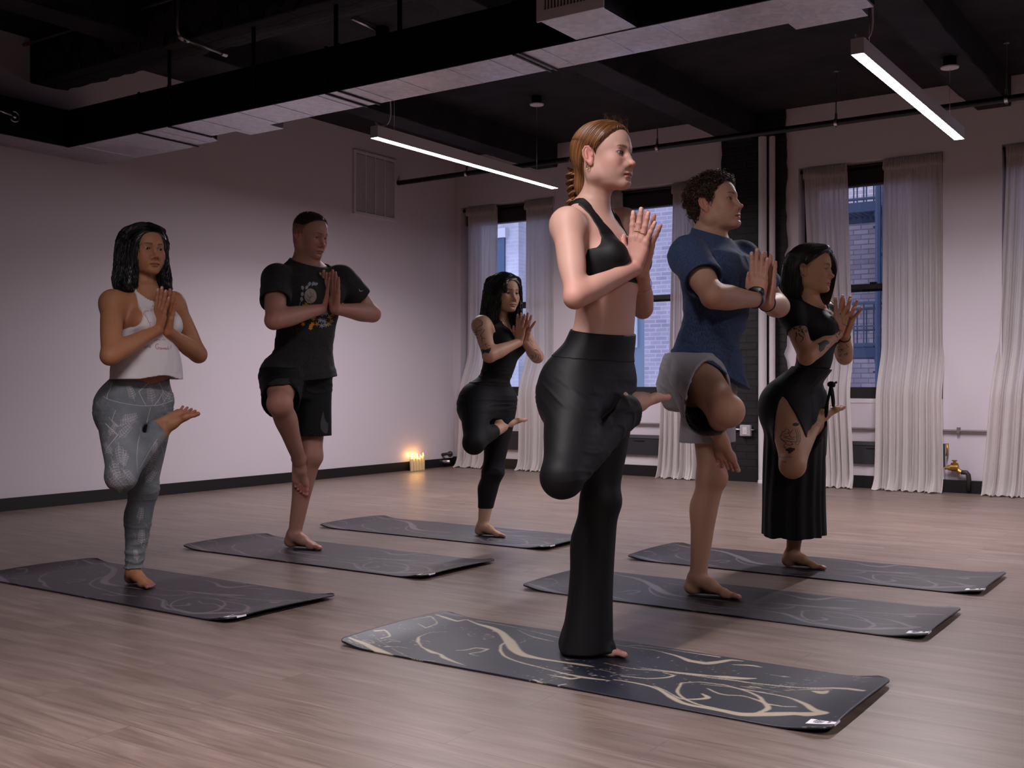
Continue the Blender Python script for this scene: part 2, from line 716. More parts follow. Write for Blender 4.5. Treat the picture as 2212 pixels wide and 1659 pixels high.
# ceiling joists with a sloping haunch, and the cross girder ------------
rng = np.random.RandomState(2)
for k, xb in enumerate((-6.46, -4.28, -2.10, .08, 2.26)):
    def beam_rows(seg):
        pass
    vs, fs = [], []
    ny = 60
    ys = np.linspace(YN, YW - .001, ny)
    prf = [(0, ZC + .02), (.0, ZC - .015), (.085, ZC - .11), (.095, ZC - .115), (.215, ZC - .235), (.225, ZC - .245), (.475, ZC - .245), (.48, ZC - .235), (.48, ZC + .02)]
    for y in ys:
        for j, (dx, z) in enumerate(prf):
            jit = .012 * rng.randn() if j in (1,) else .003 * rng.randn()
            if z > ZC or y > YW - .01: jit = 0
            vs.append((xb + dx + jit, y, z + (.002 * rng.randn() if z < ZC - .02 and y < YW - .01 else 0)))
    m_ = len(prf)
    for i in range(ny - 1):
        for j in range(m_ - 1):
            fs.append([i * m_ + j, i * m_ + j + 1, (i + 1) * m_ + j + 1, (i + 1) * m_ + j])
    fs.append([j for j in range(m_)][::-1]); fs.append([(ny - 1) * m_ + j for j in range(m_)])
    tag(mesh_obj('beam', vs, fs, M_BLACKP, None, False), kind='structure')
# girder along the room, rough soffit
GY0, GY1, GZ = 4.49, 4.78, 3.10
vs, fs = [], []
xs = np.linspace(XW, XR, 160)
M_GIRD = new_mat('rough_black_brick', (.03, .024, .022), .8)
_v = coords(M_GIRD)
_b = N(M_GIRD, 'ShaderNodeTexBrick'); _b.inputs['Scale'].default_value = 1; _b.inputs['Brick Width'].default_value = .40; _b.inputs['Row Height'].default_value = .12; _b.inputs['Mortar Size'].default_value = .008
_b.inputs['Color1'].default_value = (.045, .036, .033, 1); _b.inputs['Color2'].default_value = (.022, .018, .018, 1); _b.inputs['Mortar'].default_value = (.004, .004, .004, 1)
_nz = N(M_GIRD, 'ShaderNodeTexNoise'); _nz.inputs['Scale'].default_value = 3.5; LK(M_GIRD, _v, _nz.inputs['Vector'])
_ma = N(M_GIRD, 'ShaderNodeVectorMath', operation='MULTIPLY_ADD'); LK(M_GIRD, _nz.outputs['Color'], _ma.inputs[0]); _ma.inputs[1].default_value = (.14, .14, .14); LK(M_GIRD, _v, _ma.inputs[2])
LK(M_GIRD, _ma.outputs[0], _b.inputs['Vector']); LK(M_GIRD, _b.outputs['Color'], bsdf(M_GIRD).inputs['Base Color'])
bump(M_GIRD, noise(M_GIRD, _v, 14, 6, .7), .8, .02)
for x in xs:
    e = .012 * rng.randn()
    for (y, z) in ((GY0, ZC + .01), (GY0, GZ), (GY0 + .01, GZ - .004), (GY1 - .10, GZ - .004 + .002 * rng.randn()), (GY1 + e, GZ + .008), (GY1 + e * .5, GZ + .05), (GY1, ZC + .01)):
        vs.append((x, y, z))
for i in range(len(xs) - 1):
    for j in range(6): fs.append([i * 7 + j, (i + 1) * 7 + j, (i + 1) * 7 + j + 1, i * 7 + j + 1])
tag(mesh_obj('beam', vs, fs, M_GIRD, None, False), kind='structure')

# brick pillar --------------------------------------------------------
M_PIL = new_mat('black_painted_brick', (.012, .010, .012), .5)
_v = coords(M_PIL, (1, 1, 1), rot=(math.pi / 2, 0, 0))
_b = N(M_PIL, 'ShaderNodeTexBrick'); _b.inputs['Scale'].default_value = 1; _b.inputs['Brick Width'].default_value = .21; _b.inputs['Row Height'].default_value = .068; _b.inputs['Mortar Size'].default_value = .006; _b.inputs['Mortar Smooth'].default_value = .4
_b.inputs['Color1'].default_value = (.008, .0065, .008, 1); _b.inputs['Color2'].default_value = (.012, .010, .012, 1); _b.inputs['Mortar'].default_value = (.004, .0035, .004, 1)
LK(M_PIL, _v, _b.inputs['Vector']); LK(M_PIL, _b.outputs['Color'], bsdf(M_PIL).inputs['Base Color'])
_f = math_node(M_PIL, 'SUBTRACT', 1.0, _b.outputs['Fac'])
_n1 = bump(M_PIL, _f, .7, .012)
bump(M_PIL, noise(M_PIL, coords(M_PIL), 30, 5, .7), .5, .006, _n1)
rw = [(-4.136 + .008 * rng.randn(), z) for z in np.linspace(0, ZC, 50)]
rw2 = [(-3.507 + .008 * rng.randn(), z) for z in np.linspace(ZC, 0, 50)]
mb = MB(); pts = [(a, z) for a, z in rw2] + [(a, z) for a, z in rw]
mb.prism(pts[::-1], 1, YW - .035, YW + .01)
tag(mb.build('pillar', M_PIL), kind='structure')

# baseboard, white ledge, conduit along the window wall
tag(MB().box(XW + .014, XR, YW - .055, YW, 0, .105).build('baseboard_far', M_TRIMB), kind='structure')
r1 = at_y(1690, 928, YW - .03)
mb = MB()
M_COND = new_mat('painted_conduit', (.20, .165, .16), .5)
mb.tube([(-7.24, YW - .025, .515), (-4.14, YW - .025, .515)], .011, 8).tube([(-3.50, YW - .025, .515), (XR - .05, YW - .025, .515)], .011, 8)
for x in (-6.6, -5.2, -3.1, -2.02, .2): mb.box(x - .012, x + .012, YW - .040, YW - .0005, .495, .545)
cd_ = mb.build('conduit', M_COND, None, 'auto')
tag(cd_, 'thin grey brown conduit running low along the window wall behind the curtains', 'conduit')

# windows --------------------------------------------------------------
M_FRM = new_mat('dark_window_frame', (.018, .014, .016), .45)
M_GLASS = bpy.data.materials.new('window_glass'); M_GLASS.use_nodes = True
_nt = M_GLASS.node_tree; _nt.nodes.clear()
_o = _nt.nodes.new('ShaderNodeOutputMaterial'); _t = _nt.nodes.new('ShaderNodeBsdfTransparent'); _g = _nt.nodes.new('ShaderNodeBsdfGlossy'); _mx = _nt.nodes.new('ShaderNodeMixShader'); _fr = _nt.nodes.new('ShaderNodeFresnel')
_t.inputs[0].default_value = (.90, .94, .97, 1); _g.inputs['Roughness'].default_value = .02; _fr.inputs[0].default_value = 1.45
_nt.links.new(_fr.outputs[0], _mx.inputs[0]); _nt.links.new(_t.outputs[0], _mx.inputs[1]); _nt.links.new(_g.outputs[0], _mx.inputs[2]); _nt.links.new(_mx.outputs[0], _o.inputs[0])
for i, (a, b) in enumerate(WIN):
    Yf = YW + .17
    root = empty('window_%d' % (i + 1), ((a + b) / 2, Yf, ZS))
    tag(root, kind='structure')
    f = .075
    mb = MB()
    mb.box(a, a + f, Yf, Yf + .07, ZS, ZT).box(b - f, b, Yf, Yf + .07, ZS, ZT).box(a + f, b - f, Yf, Yf + .07, ZS, ZS + .055).box(a + f, b - f, Yf, Yf + .07, ZT - .06, ZT)
    mb.build('window_frame', M_FRM, root)
    mb = MB()
    for (z0, z1, yo) in ((ZS + .055, 1.80, .0), (1.735, ZT - .06, .035)):
        mb.box(a + f, a + f + .04, Yf + yo, Yf + yo + .03, z0, z1).box(b - f - .04, b - f, Yf + yo, Yf + yo + .03, z0, z1)
        mb.box(a + f + .04, b - f - .04, Yf + yo, Yf + yo + .03, z0, z0 + (.05 if z0 < 1 else .065)).box(a + f + .04, b - f - .04, Yf + yo, Yf + yo + .03, z1 - .045, z1)
    s_ = mb.build('sash', M_FRM, root)
    MB().box((a + b) / 2 - .03, (a + b) / 2 + .03, Yf - .012, Yf + .01, 1.80, 1.815).build('sash_lock', M_BLACK, root)
    MB().box(a + f + .03, b - f - .03, Yf + .012, Yf + .017, ZS + .06, 1.79).build('pane', M_GLASS, root)
    MB().box(a + f + .03, b - f - .03, Yf + .047, Yf + .052, 1.74, ZT - .07).build('pane', M_GLASS, root)
    # dark blind cassette at the head
    MB().box(a + .03, b - .03, Yf - .10, Yf - .012, ZT - .205, ZT - .062).build('blind_cassette', M_FRM, root, bevel=.01)
    MB().box(a, b, YW - .006, YW + .17, ZS - .035, ZS + .004).build('window_sill', M_WHITE, root, bevel=.004)

# curtains ----------------------------------------------------------------
M_CUR = bpy.data.materials.new('sheer_linen'); M_CUR.use_nodes = True
_nt = M_CUR.node_tree; _nt.nodes.clear()
_o = _nt.nodes.new('ShaderNodeOutputMaterial'); _d = _nt.nodes.new('ShaderNodeBsdfDiffuse'); _tl = _nt.nodes.new('ShaderNodeBsdfTranslucent'); _tr = _nt.nodes.new('ShaderNodeBsdfTransparent')
_a = _nt.nodes.new('ShaderNodeMixShader'); _b2 = _nt.nodes.new('ShaderNodeMixShader')
_d.inputs[0].default_value = (.82, .75, .74, 1); _tl.inputs[0].default_value = (.78, .72, .74, 1); _a.inputs[0].default_value = .36
_w = _nt.nodes.new('ShaderNodeTexNoise'); _w.inputs['Scale'].default_value = 160; _w.inputs['Detail'].default_value = 2
_tc2 = _nt.nodes.new('ShaderNodeTexCoord'); _nt.links.new(_tc2.outputs['Object'], _w.inputs['Vector'])
_mr = _nt.nodes.new('ShaderNodeMapRange'); _mr.inputs[1].default_value = .35; _mr.inputs[2].default_value = .65; _mr.inputs[3].default_value = .02; _mr.inputs[4].default_value = .10
_nt.links.new(_w.outputs[0], _mr.inputs[0]); _nt.links.new(_mr.outputs[0], _b2.inputs[0])
_nt.links.new(_d.outputs[0], _a.inputs[1]); _nt.links.new(_tl.outputs[0], _a.inputs[2]); _nt.links.new(_a.outputs[0], _b2.inputs[1]); _nt.links.new(_tr.outputs[0], _b2.inputs[2]); _nt.links.new(_b2.outputs[0], _o.inputs[0])


def curtain(xt, xb, seed, label, folds=7, zt=2.835, back=False):
    """xt, xb: left and right edge at the rod and at the floor"""
    r = np.random.RandomState(seed)
    nu, nv = 110, 90
    u = np.linspace(0, 1, nu); v = np.linspace(0, 1, nv)
    U, Vv = np.meshgrid(u, v)
    z = zt * (1 - Vv)
    wl = xt[0] * (1 - Vv ** 1.4) + xb[0] * Vv ** 1.4; wr = xt[1] * (1 - Vv ** 1.4) + xb[1] * Vv ** 1.4
    ph = r.rand(4) * 6
    uu = U + .02 * np.sin(U * 9 + ph[0]) + .025 * Vv * np.sin(U * 5 + ph[1] + Vv * 2)
    A = .020 + .030 * Vv
    fold = np.sin(uu * 2 * math.pi * folds + ph[2]) + .35 * np.sin(uu * 2 * math.pi * folds * 2.3 + ph[3] + Vv * 1.5)
    top = np.exp(-((Vv) / .03) ** 2)
    small = np.sin(U * 2 * math.pi * 22 + ph[1]) * .010 * np.exp(-(Vv / .05) ** 2)
    x = wl + (wr - wl) * U + .012 * np.sin(uu * 2 * math.pi * folds * .5 + ph[3]) * Vv
    y = YW + .022 - .160 * sstep(.55, .73, Vv) - .02 * sstep(.85, 1.0, Vv)
    y = y + fold * A * (.35 + .65 * sstep(0, .25, Vv)) * (.60) + small
    # puddle on the floor
    pz = .012 + .030 * np.abs(np.sin(U * 31 + ph[0])) * (.5 + .5 * np.sin(U * 13 + ph[1]))
    z = np.maximum(z, 0)
    bottom = sstep(.955, 1.0, Vv)
    z = z * (1 - bottom) + (pz * (1 - bottom) + .004) * bottom + .012 * np.sin(U * 40 + ph[2]) ** 2 * bottom
    y = y - .055 * bottom * (1 + .6 * np.sin(U * 23 + ph[1]))
    P = np.stack([x, y, z], -1).reshape(-1, 3)
    idx = np.arange(nu * nv).reshape(nv, nu)
    F = np.stack([idx[:-1, :-1], idx[:-1, 1:], idx[1:, 1:], idx[1:, :-1]], -1).reshape(-1, 4)
    root = empty('curtain', ((xt[0] + xt[1]) / 2, YW, 0))
    tag(root, label, 'curtain', 'sheer white curtains at the windows')
    mesh_obj('curtain_panel', P, F, M_CUR, root, True)
    # gathered heading
    n = 160
    uu = np.linspace(0, 1, n)
    xx = xt[0] + (xt[1] - xt[0]) * uu
    vs = []
    for (zz, am, oy) in ((zt + .022, .008, .034), (zt + .005, .010, .030), (zt - .018, .006, .026), (zt - .045, .012, .022), (zt - .075, .006, .028)):
        yy_ = YW + oy - .030 + am * np.sin(uu * 2 * math.pi * 26 + ph[0]) + .5 * am * r.randn(n)
        vs.append(np.stack([xx, yy_ - .012, zz + .004 * r.randn(n)], 1))
    vs = np.stack(vs).reshape(-1, 3)
    idx = np.arange(5 * n).reshape(5, n)
    F = np.stack([idx[:-1, :-1], idx[:-1, 1:], idx[1:, 1:], idx[1:, :-1]], -1).reshape(-1, 4)
    mesh_obj('heading', vs, F, M_CUR, root, True)


cx = lambda p, y: at_y(p, y, YW - .03)[0]
cb = lambda p, y: at_y(p, y, YW - .17)[0]
curtain((cx(1005, 460), cx(1070, 460)), (cb(983, 1003), cb(1047, 1003)), 1, 'sheer white curtain nearest the room corner, left side of the first window', 6)
curtain((cx(1131, 450), cx(1194, 440)), (cb(1120, 1010), cb(1182, 1010)), 2, 'sheer white curtain just left of the front woman, right side of the corner window', 6)
curtain((WIN[1][0] + .03, cx(1340, 420)), (WIN[1][0] + .1, cb(1330, 1020)), 3, 'sheer white curtain behind the front woman, seen above her far shoulder', 6)
curtain((cx(1449, 400), cx(1502, 395)), (cb(1422, 1028), cb(1515, 1032)), 4, 'sheer white curtain between the front woman and the man in blue', 7)
curtain((cx(1733, 370), cx(1827, 365)), (cb(1757, 1045), cb(1842, 1048)), 5, 'sheer white curtain behind the woman in the black wrap skirt', 7)
curtain((cx(1906, 360), cx(2034, 335)), (cb(1889, 1055), cb(2040, 1058)), 6, 'wide sheer white curtain right of the fire escape window, flaring to the floor', 9)
curtain((cx(2172, 320), cx(2172, 320) + .46), (cb(2122, 1066), cb(2122, 1066) + .55), 7, 'sheer white curtain at the far right edge of the room', 8)
for i, (a, b) in enumerate(WIN[:4]):
    mb = MB().tube([(a + .005, YW + .056, 2.835), (b - .005, YW + .056, 2.835)], .007, 8)
    for x in (a + .01, b - .01): mb.lathe([(.016, -.008), (.016, .008)], (x, YW + .056, 2.835), 0, 12)
    o = mb.build('curtain_rod', M_BLACK, None, 'auto')
    tag(o, ['thin dark curtain rod across the corner window', 'thin dark curtain rod across the window behind the front woman', 'thin dark curtain rod across the fire escape window', 'thin dark curtain rod at the window on the right edge'][i], 'curtain rod', 'curtain rods in the window heads')

# convector heaters under the windows ----------------------------------
M_HEAT = new_mat('dark_heater', (.022, .021, .027), .55)
for i, (a, b) in enumerate(WIN[:4]):
    a2, b2 = a + .12, b + .02
    if i == 2: b2 = -2.13
    root = empty('heater', ((a2 + b2) / 2, YW - .05, .2))
    tag(root, ['low dark convector heater under the corner window behind the rear woman', 'low dark convector heater under the window left of the man in blue', 'low dark convector heater beside the brass valve', 'low dark convector heater at the right edge of the room'][i], 'heater', 'low convector heaters under the windows')
    MB().prism([(YW - .075, .21), (YW, .21), (YW, .405), (YW - .055, .405), (YW - .075, .375)], 0, a2, b2).build('casing', M_HEAT, root)
    MB().box(a2 + .01, b2 - .01, YW - .078, YW - .05, .372, .376).build('top_slot', M_BLACK, root)
    MB().box((a2 + b2) / 2 - .06, (a2 + b2) / 2 + .06, YW - .080, YW - .073, .345, .352).build('handle', M_BLACK, root)
    MB().box(a2, b2, YW - .045, YW, .108, .21).build('lower_panel', M_WHITE, root)

# brass valve and pipe by the right-hand heater
M_BRASS = new_mat('brass', (.50, .27, .07), .35, .9)
M_IRON = new_mat('dark_iron', (.06, .05, .05), .5, .6)
root = empty('steam_valve', (-2.0, YW - .05, .2))
tag(root, 'brass steam valve with elbow pipe on the heater end below the bare wall', 'valve')
q = lambda x, y: at_y(x, y, YW - .06)
p0, p1, p2, p3, p4 = q(2041, 1011), q(2062, 1010), q(2076, 1020), q(2088, 1021), q(2093, 1036)
MB().tube([p0, p0 + (p1 - p0) * .35], .014, 10).tube([p0 + (p1 - p0) * .3, p0 + (p1 - p0) * .7], .022, 8).tube([p1 - V(.03, 0, 0), p1 + V(.03, 0, 0)], .030, 12).tube([p1 + V(.01, 0, -.01), p2], .020, 8).build('valve_body', M_BRASS, root, 'auto')
MB().lathe([(.024, .0), (.028, .012), (.028, .02), (.012, .024), (.012, .034), (.022, .036), (.022, .044)], p1 + V(0, 0, .018), 2, 10).build('bonnet', M_BRASS, root, 'auto')
MB().tube([p2, p3, p3 + (p4 - p3) * .4 + V(.006, 0, .006), p4, V(p4[0], p4[1], .02)], .019, 10).build('elbow_pipe', M_IRON, root, True)
tag(MB().tube([q(2046, 958), q(2046, 975), q(2044, 985)], [.012, .008, .006], 8).build('air_vent', M_BRASS, None, True), 'small brass air vent at the top corner of the right heater', 'vent')
# same on the left corner
root = empty('steam_pipe', (-7.2, 9.3, 0))
tag(root, 'dark steam pipe and shutoff valve at the room corner right of the candles', 'pipe')
q = lambda x, y: at_y(x, y, 9.33)
MB().tube([q(976, 979), q(962, 981), q(948, 983), q(938, 986)], .016, 8).build('upper_pipe', M_IRON, root, True)
MB().tube([q(972, 997), q(955, 997), q(943, 998), q(933, 998), q(931, 1002), V(q(931, 1002)[0], 9.33, .0)], [.018, .020, .022, .020, .016, .012], 8).build('lower_pipe', M_CHROME, root, True)
MB().tube([q(939, 985), q(943, 998)], .020, 8).build('valve_body', M_IRON, root, True)
MB().lathe([(.03, 0), (.034, .01), (.03, .02)], q(971, 981), 1, 12).build('union_nut', M_IRON, root, 'auto')

# white risers in front of the pillar
for (a, b, y, lb) in ((1638, 1656.5, YW - .11, 'wide white riser pipe standing in front of the black brick pillar'), (1661, 1675, YW - .08, 'slim white riser pipe, right of the wide one on the pillar')):
    xa, xb_ = at_y(a, 600, y)[0], at_y(b, 600, y)[0]
    rad = (xb_ - xa) / 2 * .92
    c = ((xa + xb_) / 2, y, 0)
    root = empty('riser_pipe', c)
    tag(root, lb, 'pipe', 'white riser pipes on the pillar')
    MB().lathe([(rad, .0), (rad, ZC - .25)], c, 2, 24).build('pipe_body', M_WHITE, root, 'auto')
    MB().lathe([(rad * 1.18, .0), (rad * 1.18, .018), (rad * 1.02, .03)], c, 2, 24).build('floor_collar', M_WHITE, root, 'auto')
# switch box on the pillar
xo = at_y(1611, 930, YW - .06)
root = empty('outlet_box', tuple(xo)); tag(root, 'small grey metal switch box on a conduit, low on the black pillar', 'switch box')
h_ = .052
MB().box(xo[0] - h_, xo[0] + h_, YW - .085, YW - .035, xo[2] - h_, xo[2] + h_).build('box', new_mat('grey_box', (.42, .40, .42), .5), root, bevel=.008)
MB().box(xo[0] - .020, xo[0] + .020, YW - .090, YW - .084, xo[2] - .034, xo[2] + .034).build('cover_plate', M_WHITE, root)
MB().box(xo[0] - .006, xo[0] + .006, YW - .096, YW - .089, xo[2] - .012, xo[2] + .012).build('switch', M_WHITE, root)
MB().tube([(-4.13, YW - .055, xo[2] + .008), (-3.80, YW - .055, xo[2] + .008)], .008, 8).build('conduit_run', M_CHROME, root, True)

# hanging pipe near the windows
PY, PZ = 8.59, 3.0
root = empty('sprinkler_pipe', (-2, PY, PZ)); tag(root, 'long black sprinkler pipe hung on rods along the window wall', 'pipe')
MB().tube([(XW + .002, PY, PZ), (XR, PY, PZ)], .025, 14).build('pipe_run', M_BLACK, root, True)
for px_, z_ in ((1806, 262), (2174, 212), (1008, 372), (1420, 315)):
    x = at_y(px_, z_, PY)[0]
    h = MB().tube([(x, PY, PZ + .02), (x, PY, ZC)], .005, 8).tube([(x, PY, PZ + .03), (x, PY, PZ + .075)], .011, 8).tube([(x, PY, PZ - .036), (x, PY, PZ - .02)], .010, 8)
    h.lathe([(.022, 0), (.022, .012)], (x, PY, ZC - .012), 2, 12)
    h.lathe([(.031, -.012), (.031, .012)], (x, PY, PZ), 0, 16)
    h.build('hanger', M_CHROME, root, 'auto')

# wall grille -----------------------------------------------------------
root = empty('wall_grille', (XW, 8.22, 2.91)); tag(root, 'white louvred return air grille high on the left wall', 'vent')
y0_, y1_, z0_, z1_ = 7.905, 8.545, 2.594, 3.231
mb = MB().box(XW, XW + .018, y0_, y0_ + .03, z0_, z1_).box(XW, XW + .018, y1_ - .03, y1_, z0_, z1_).box(XW, XW + .018, y0_ + .03, y1_ - .03, z0_, z0_ + .03).box(XW, XW + .018, y0_ + .03, y1_ - .03, z1_ - .03, z1_)
for k in (1, 2, 3):
    y = y0_ + .03 + (y1_ - y0_ - .06) * k / 4
    mb.box(XW, XW + .016, y - .006, y + .006, z0_ + .03, z1_ - .03)
mb.build('frame', M_WALL, root)
mb = MB()
for k in range(46):
    z = z0_ + .036 + k * (z1_ - z0_ - .07) / 46
    mb.prism([(XW + .002, z), (XW + .014, z + .006), (XW + .014, z + .0075), (XW + .002, z + .0015)], 1, y0_ + .03, y1_ - .03)
mb.build('louvres', M_WALL, root)
MB().box(XW - .02, XW + .001, y0_ + .03, y1_ - .03, z0_ + .03, z1_ - .03).build('opening_shade', new_mat('grille_shade', (.10, .085, .09), .9), root)  # dark panel standing in for the shade behind the louvres

# duct ------------------------------------------------------------------
DZ0, DZ1, DY0, DY1 = 2.60, 2.862, 4.572, 4.91
root = empty('air_duct', (-4, 4.7, DZ0)); tag(root, 'long rectangular air duct with black sides and bare steel underside', 'duct')
t_ = .004
mb = MB()
mb.box(-6.99, -1.40, DY0 - t_, DY0, DZ0, DZ1)          # side towards the camera
mb.box(-6.99 - t_, -6.99, YN + .02, DY0, DZ0, DZ1)       # side of the branch
mb.box(-1.40, -1.40 + t_, DY0, DY1, DZ0, DZ1)
for x in (-6.86, -6.50, -6.26, -6.02, -5.98, -5.55, -5.20, -4.88, -4.52, -4.22, -3.91, -3.56, -3.28, -2.96, -2.30, -2.02, -1.72):
    mb.box(x - .0025, x + .0025, DY0 - t_ - .003, DY0 - t_, DZ0, DZ1)
mb.box(-7.02, -6.97, DY0 - .02, DY0 - t_, DZ0, DZ1)
mb.build('black_side', M_DUCTK, root)
mb = MB()
mb.prism([(-7.32, YN + .02), (-6.99, YN + .02), (-6.99, DY0), (-1.40, DY0), (-1.40, DY1), (-5.86, DY1), (-5.93, 5.03), (-6.17, 5.03), (-6.24, 5.065), (-7.32, 5.065)], 2, DZ0 - .004, DZ0)
for x in (-6.86, -6.50, -6.02, -5.55, -5.20, -4.88, -4.52, -4.22, -3.91, -3.56, -3.28, -2.96, -2.60, -2.30, -2.02, -1.72):
    w = DY1 if x > -5.86 else 5.05
    mb.box(x - .0018, x + .0018, DY0 + .004, w - .004, DZ0 - .007, DZ0 - .004)
mb.build('steel_underside', M_GALV, root)
MB().prism([(-7.32, 5.06), (-6.24, 5.06), (-6.17, 5.025), (-5.93, 5.025), (-5.86, DY1 - .005), (-1.40, DY1 - .005), (-1.40, DY0 + .002), (-6.98, DY0 + .002), (-6.98, YN + .03), (-7.32, YN + .03)][::-1], 2, DZ0, DZ1).build('duct_core', M_DUCTK, root)
for x in (-6.17, -5.86, -4.44, -4.34, -3.12, -3.08):
    yb = DY1 if x > -5.9 else 5.05
    MB().box(x - .008, x + .008, DY0 - .014, DY0 - t_, DZ0 - .008, DZ1 + .006).box(x - .006, x + .006, DY0 - .010, yb + .01, DZ0 - .012, DZ0 - .004).build('joint_flange', M_DUCTK, root)
for x in (-5.85, -5.05, -4.36, -3.88, -3.07, -1.72):
    MB().box(x - .016, x + .016, DY0 - .012, DY0 - .008, DZ0 + .02, GZ + .3 if x < -20 else GZ).build('hanger_strap', M_BLACK, root)
# quadrant damper handle on the branch
c = V(-6.985, 4.16, 2.735)
MB().tube([c + V(.006, .035 * math.cos(a), .035 * math.sin(a)) for a in np.linspace(-2.6, 1.9, 14)], .0055, 8).tube([c + V(.006, -.17, .03), c + V(.008, -.02, .004)], [.004, .010], 8).lathe([(.014, 0), (.014, .014)], c, 0, 12).build('damper_handle', M_CHROME, root, True)

def register(x0, x1, y0, y1, z0, z1, label, front=None):
    r_ = empty('air_register', ((x0 + x1) / 2, (y0 + y1) / 2, z0)); tag(r_, label, 'air register', 'box registers on the duct')
    MB().box(x0, x1, y0, y1, z0, z1).build('housing', M_GALV, r_, bevel=.002)
    if front:
        MB().box(x0 - .012, x1 + .012, y0 - .014, y0 - .002, z0 - .004, z0 + .045).box(x0 - .012, x0 + .03, y0 - .014, y0 - .002, z0 + .045, z1).box(x1 - .03, x1 + .012, y0 - .014, y0 - .002, z0 + .045, z1).box(x0 - .012, x1 + .012, y0 - .014, y0 - .002, z1, z1 + .045).build('face_frame', M_WHITE, r_)
        MB().box(x0 + .03, x1 - .03, y0 - .0035, y0 - .0015, z0 + .045, z1).build('opening_shade', M_TRIMB, r_)  # black sheet in place of the shaded inside of the box
        mb = MB()
        n = 15
        for k in range(n):
            x = x0 + .035 + (x1 - x0 - .07) * (k + .5) / n
            mb.box(x - .0035, x + .0035, y0 - .013, y0 - .004, z0 + .045, z1)
        mb.build('blades', M_WHITE, r_)


register(-2.748, -2.414, 4.24, DY0 - .006, 2.60, 2.80, 'white slatted air register box on the near side of the duct, top centre', True)
register(-5.62, -5.30, DY1, 5.05, 2.60, 2.70, 'small steel register box on the far side of the duct, upper left')
register(-1.80, -1.46, DY1, 5.03, 2.60, 2.72, 'small steel register box on the far side of the duct, near the right light')

# ceiling conduits ---------------------------------------------------------
M_EMT = new_mat('conduit_steel', (.42, .38, .38), .4, .8)
Yc = 4.44
a_, b_ = at_y(0, 113, Yc), at_y(365, 0, Yc)
z_ = (a_[2] + b_[2]) / 2
root = empty('ceiling_conduit', (a_[0], Yc, z_)); tag(root, 'thin steel conduit crossing the ceiling at the upper left with a red mark', 'conduit')
MB().tube([(XW + .002, Yc, z_), (2.0, Yc, z_)], .011, 10).build('tube', M_EMT, root, True)
xm = at_y(62, 94, Yc)[0]
MB().tube([(xm - .02, Yc, z_), (xm + .025, Yc, z_)], .0125, 10).build('red_mark', new_mat('red_tape', (.55, .03, .02), .5), root, True)
xm = at_y(198, 55, Yc)[0]
MB().box(xm - .012, xm + .012, Yc - .016, GY0, z_ - .02, z_ + .012).build('clamp', M_CHROME, root)
c1_ = at_z(395, 84, GZ - .02); c2_ = at_z(484, 117, GZ - .02)
root = empty('elbow_conduit', tuple(c1_)); tag(root, 'bent conduit dropping to the underside of the dark beam, upper left', 'conduit')
MB().tube([c1_ + V(0, -.04, .32), c1_ + V(0, -.04, .04), c1_ + V(0, -.02, .008)], .010, 10).build('drop', M_EMT, root, True)
MB().tube([c1_ + V(0, -.03, .014), c1_, c1_ + V(0.002, .04, 0)], .018, 10).build('elbow_fitting', M_CHROME, root, True)
MB().tube([c1_, c2_], .010, 10).build('run', M_EMT, root, True)
MB().lathe([(.016, -.02), (.016, .02)], c2_, 1, 10).build('coupling', M_CHROME, root, 'auto')
c1_ = at_z(760, 40, ZC - .02); c2_ = at_z(820, 68, ZC - .02)
root = empty('ceiling_sensor', tuple(c2_)); tag(root, 'round ceiling fitting with a white underside fed by a short conduit, above the duct', 'sensor')
MB().tube([c1_, c2_], .010, 8).build('feed_conduit', M_CHROME, root, True)
MB().lathe([(.05, ZC - .001), (.05, ZC - .075), (.0, ZC - .075)][::-1], (c2_[0] + .03, c2_[1], 0), 2, 20).build('housing', M_BLACK, root, 'auto')
MB().lathe([(.0, ZC - .084), (.06, ZC - .082), (.062, ZC - .076)], (c2_[0] + .03, c2_[1], 0), 2, 20).build('cover', M_WHITE, root, 'auto')

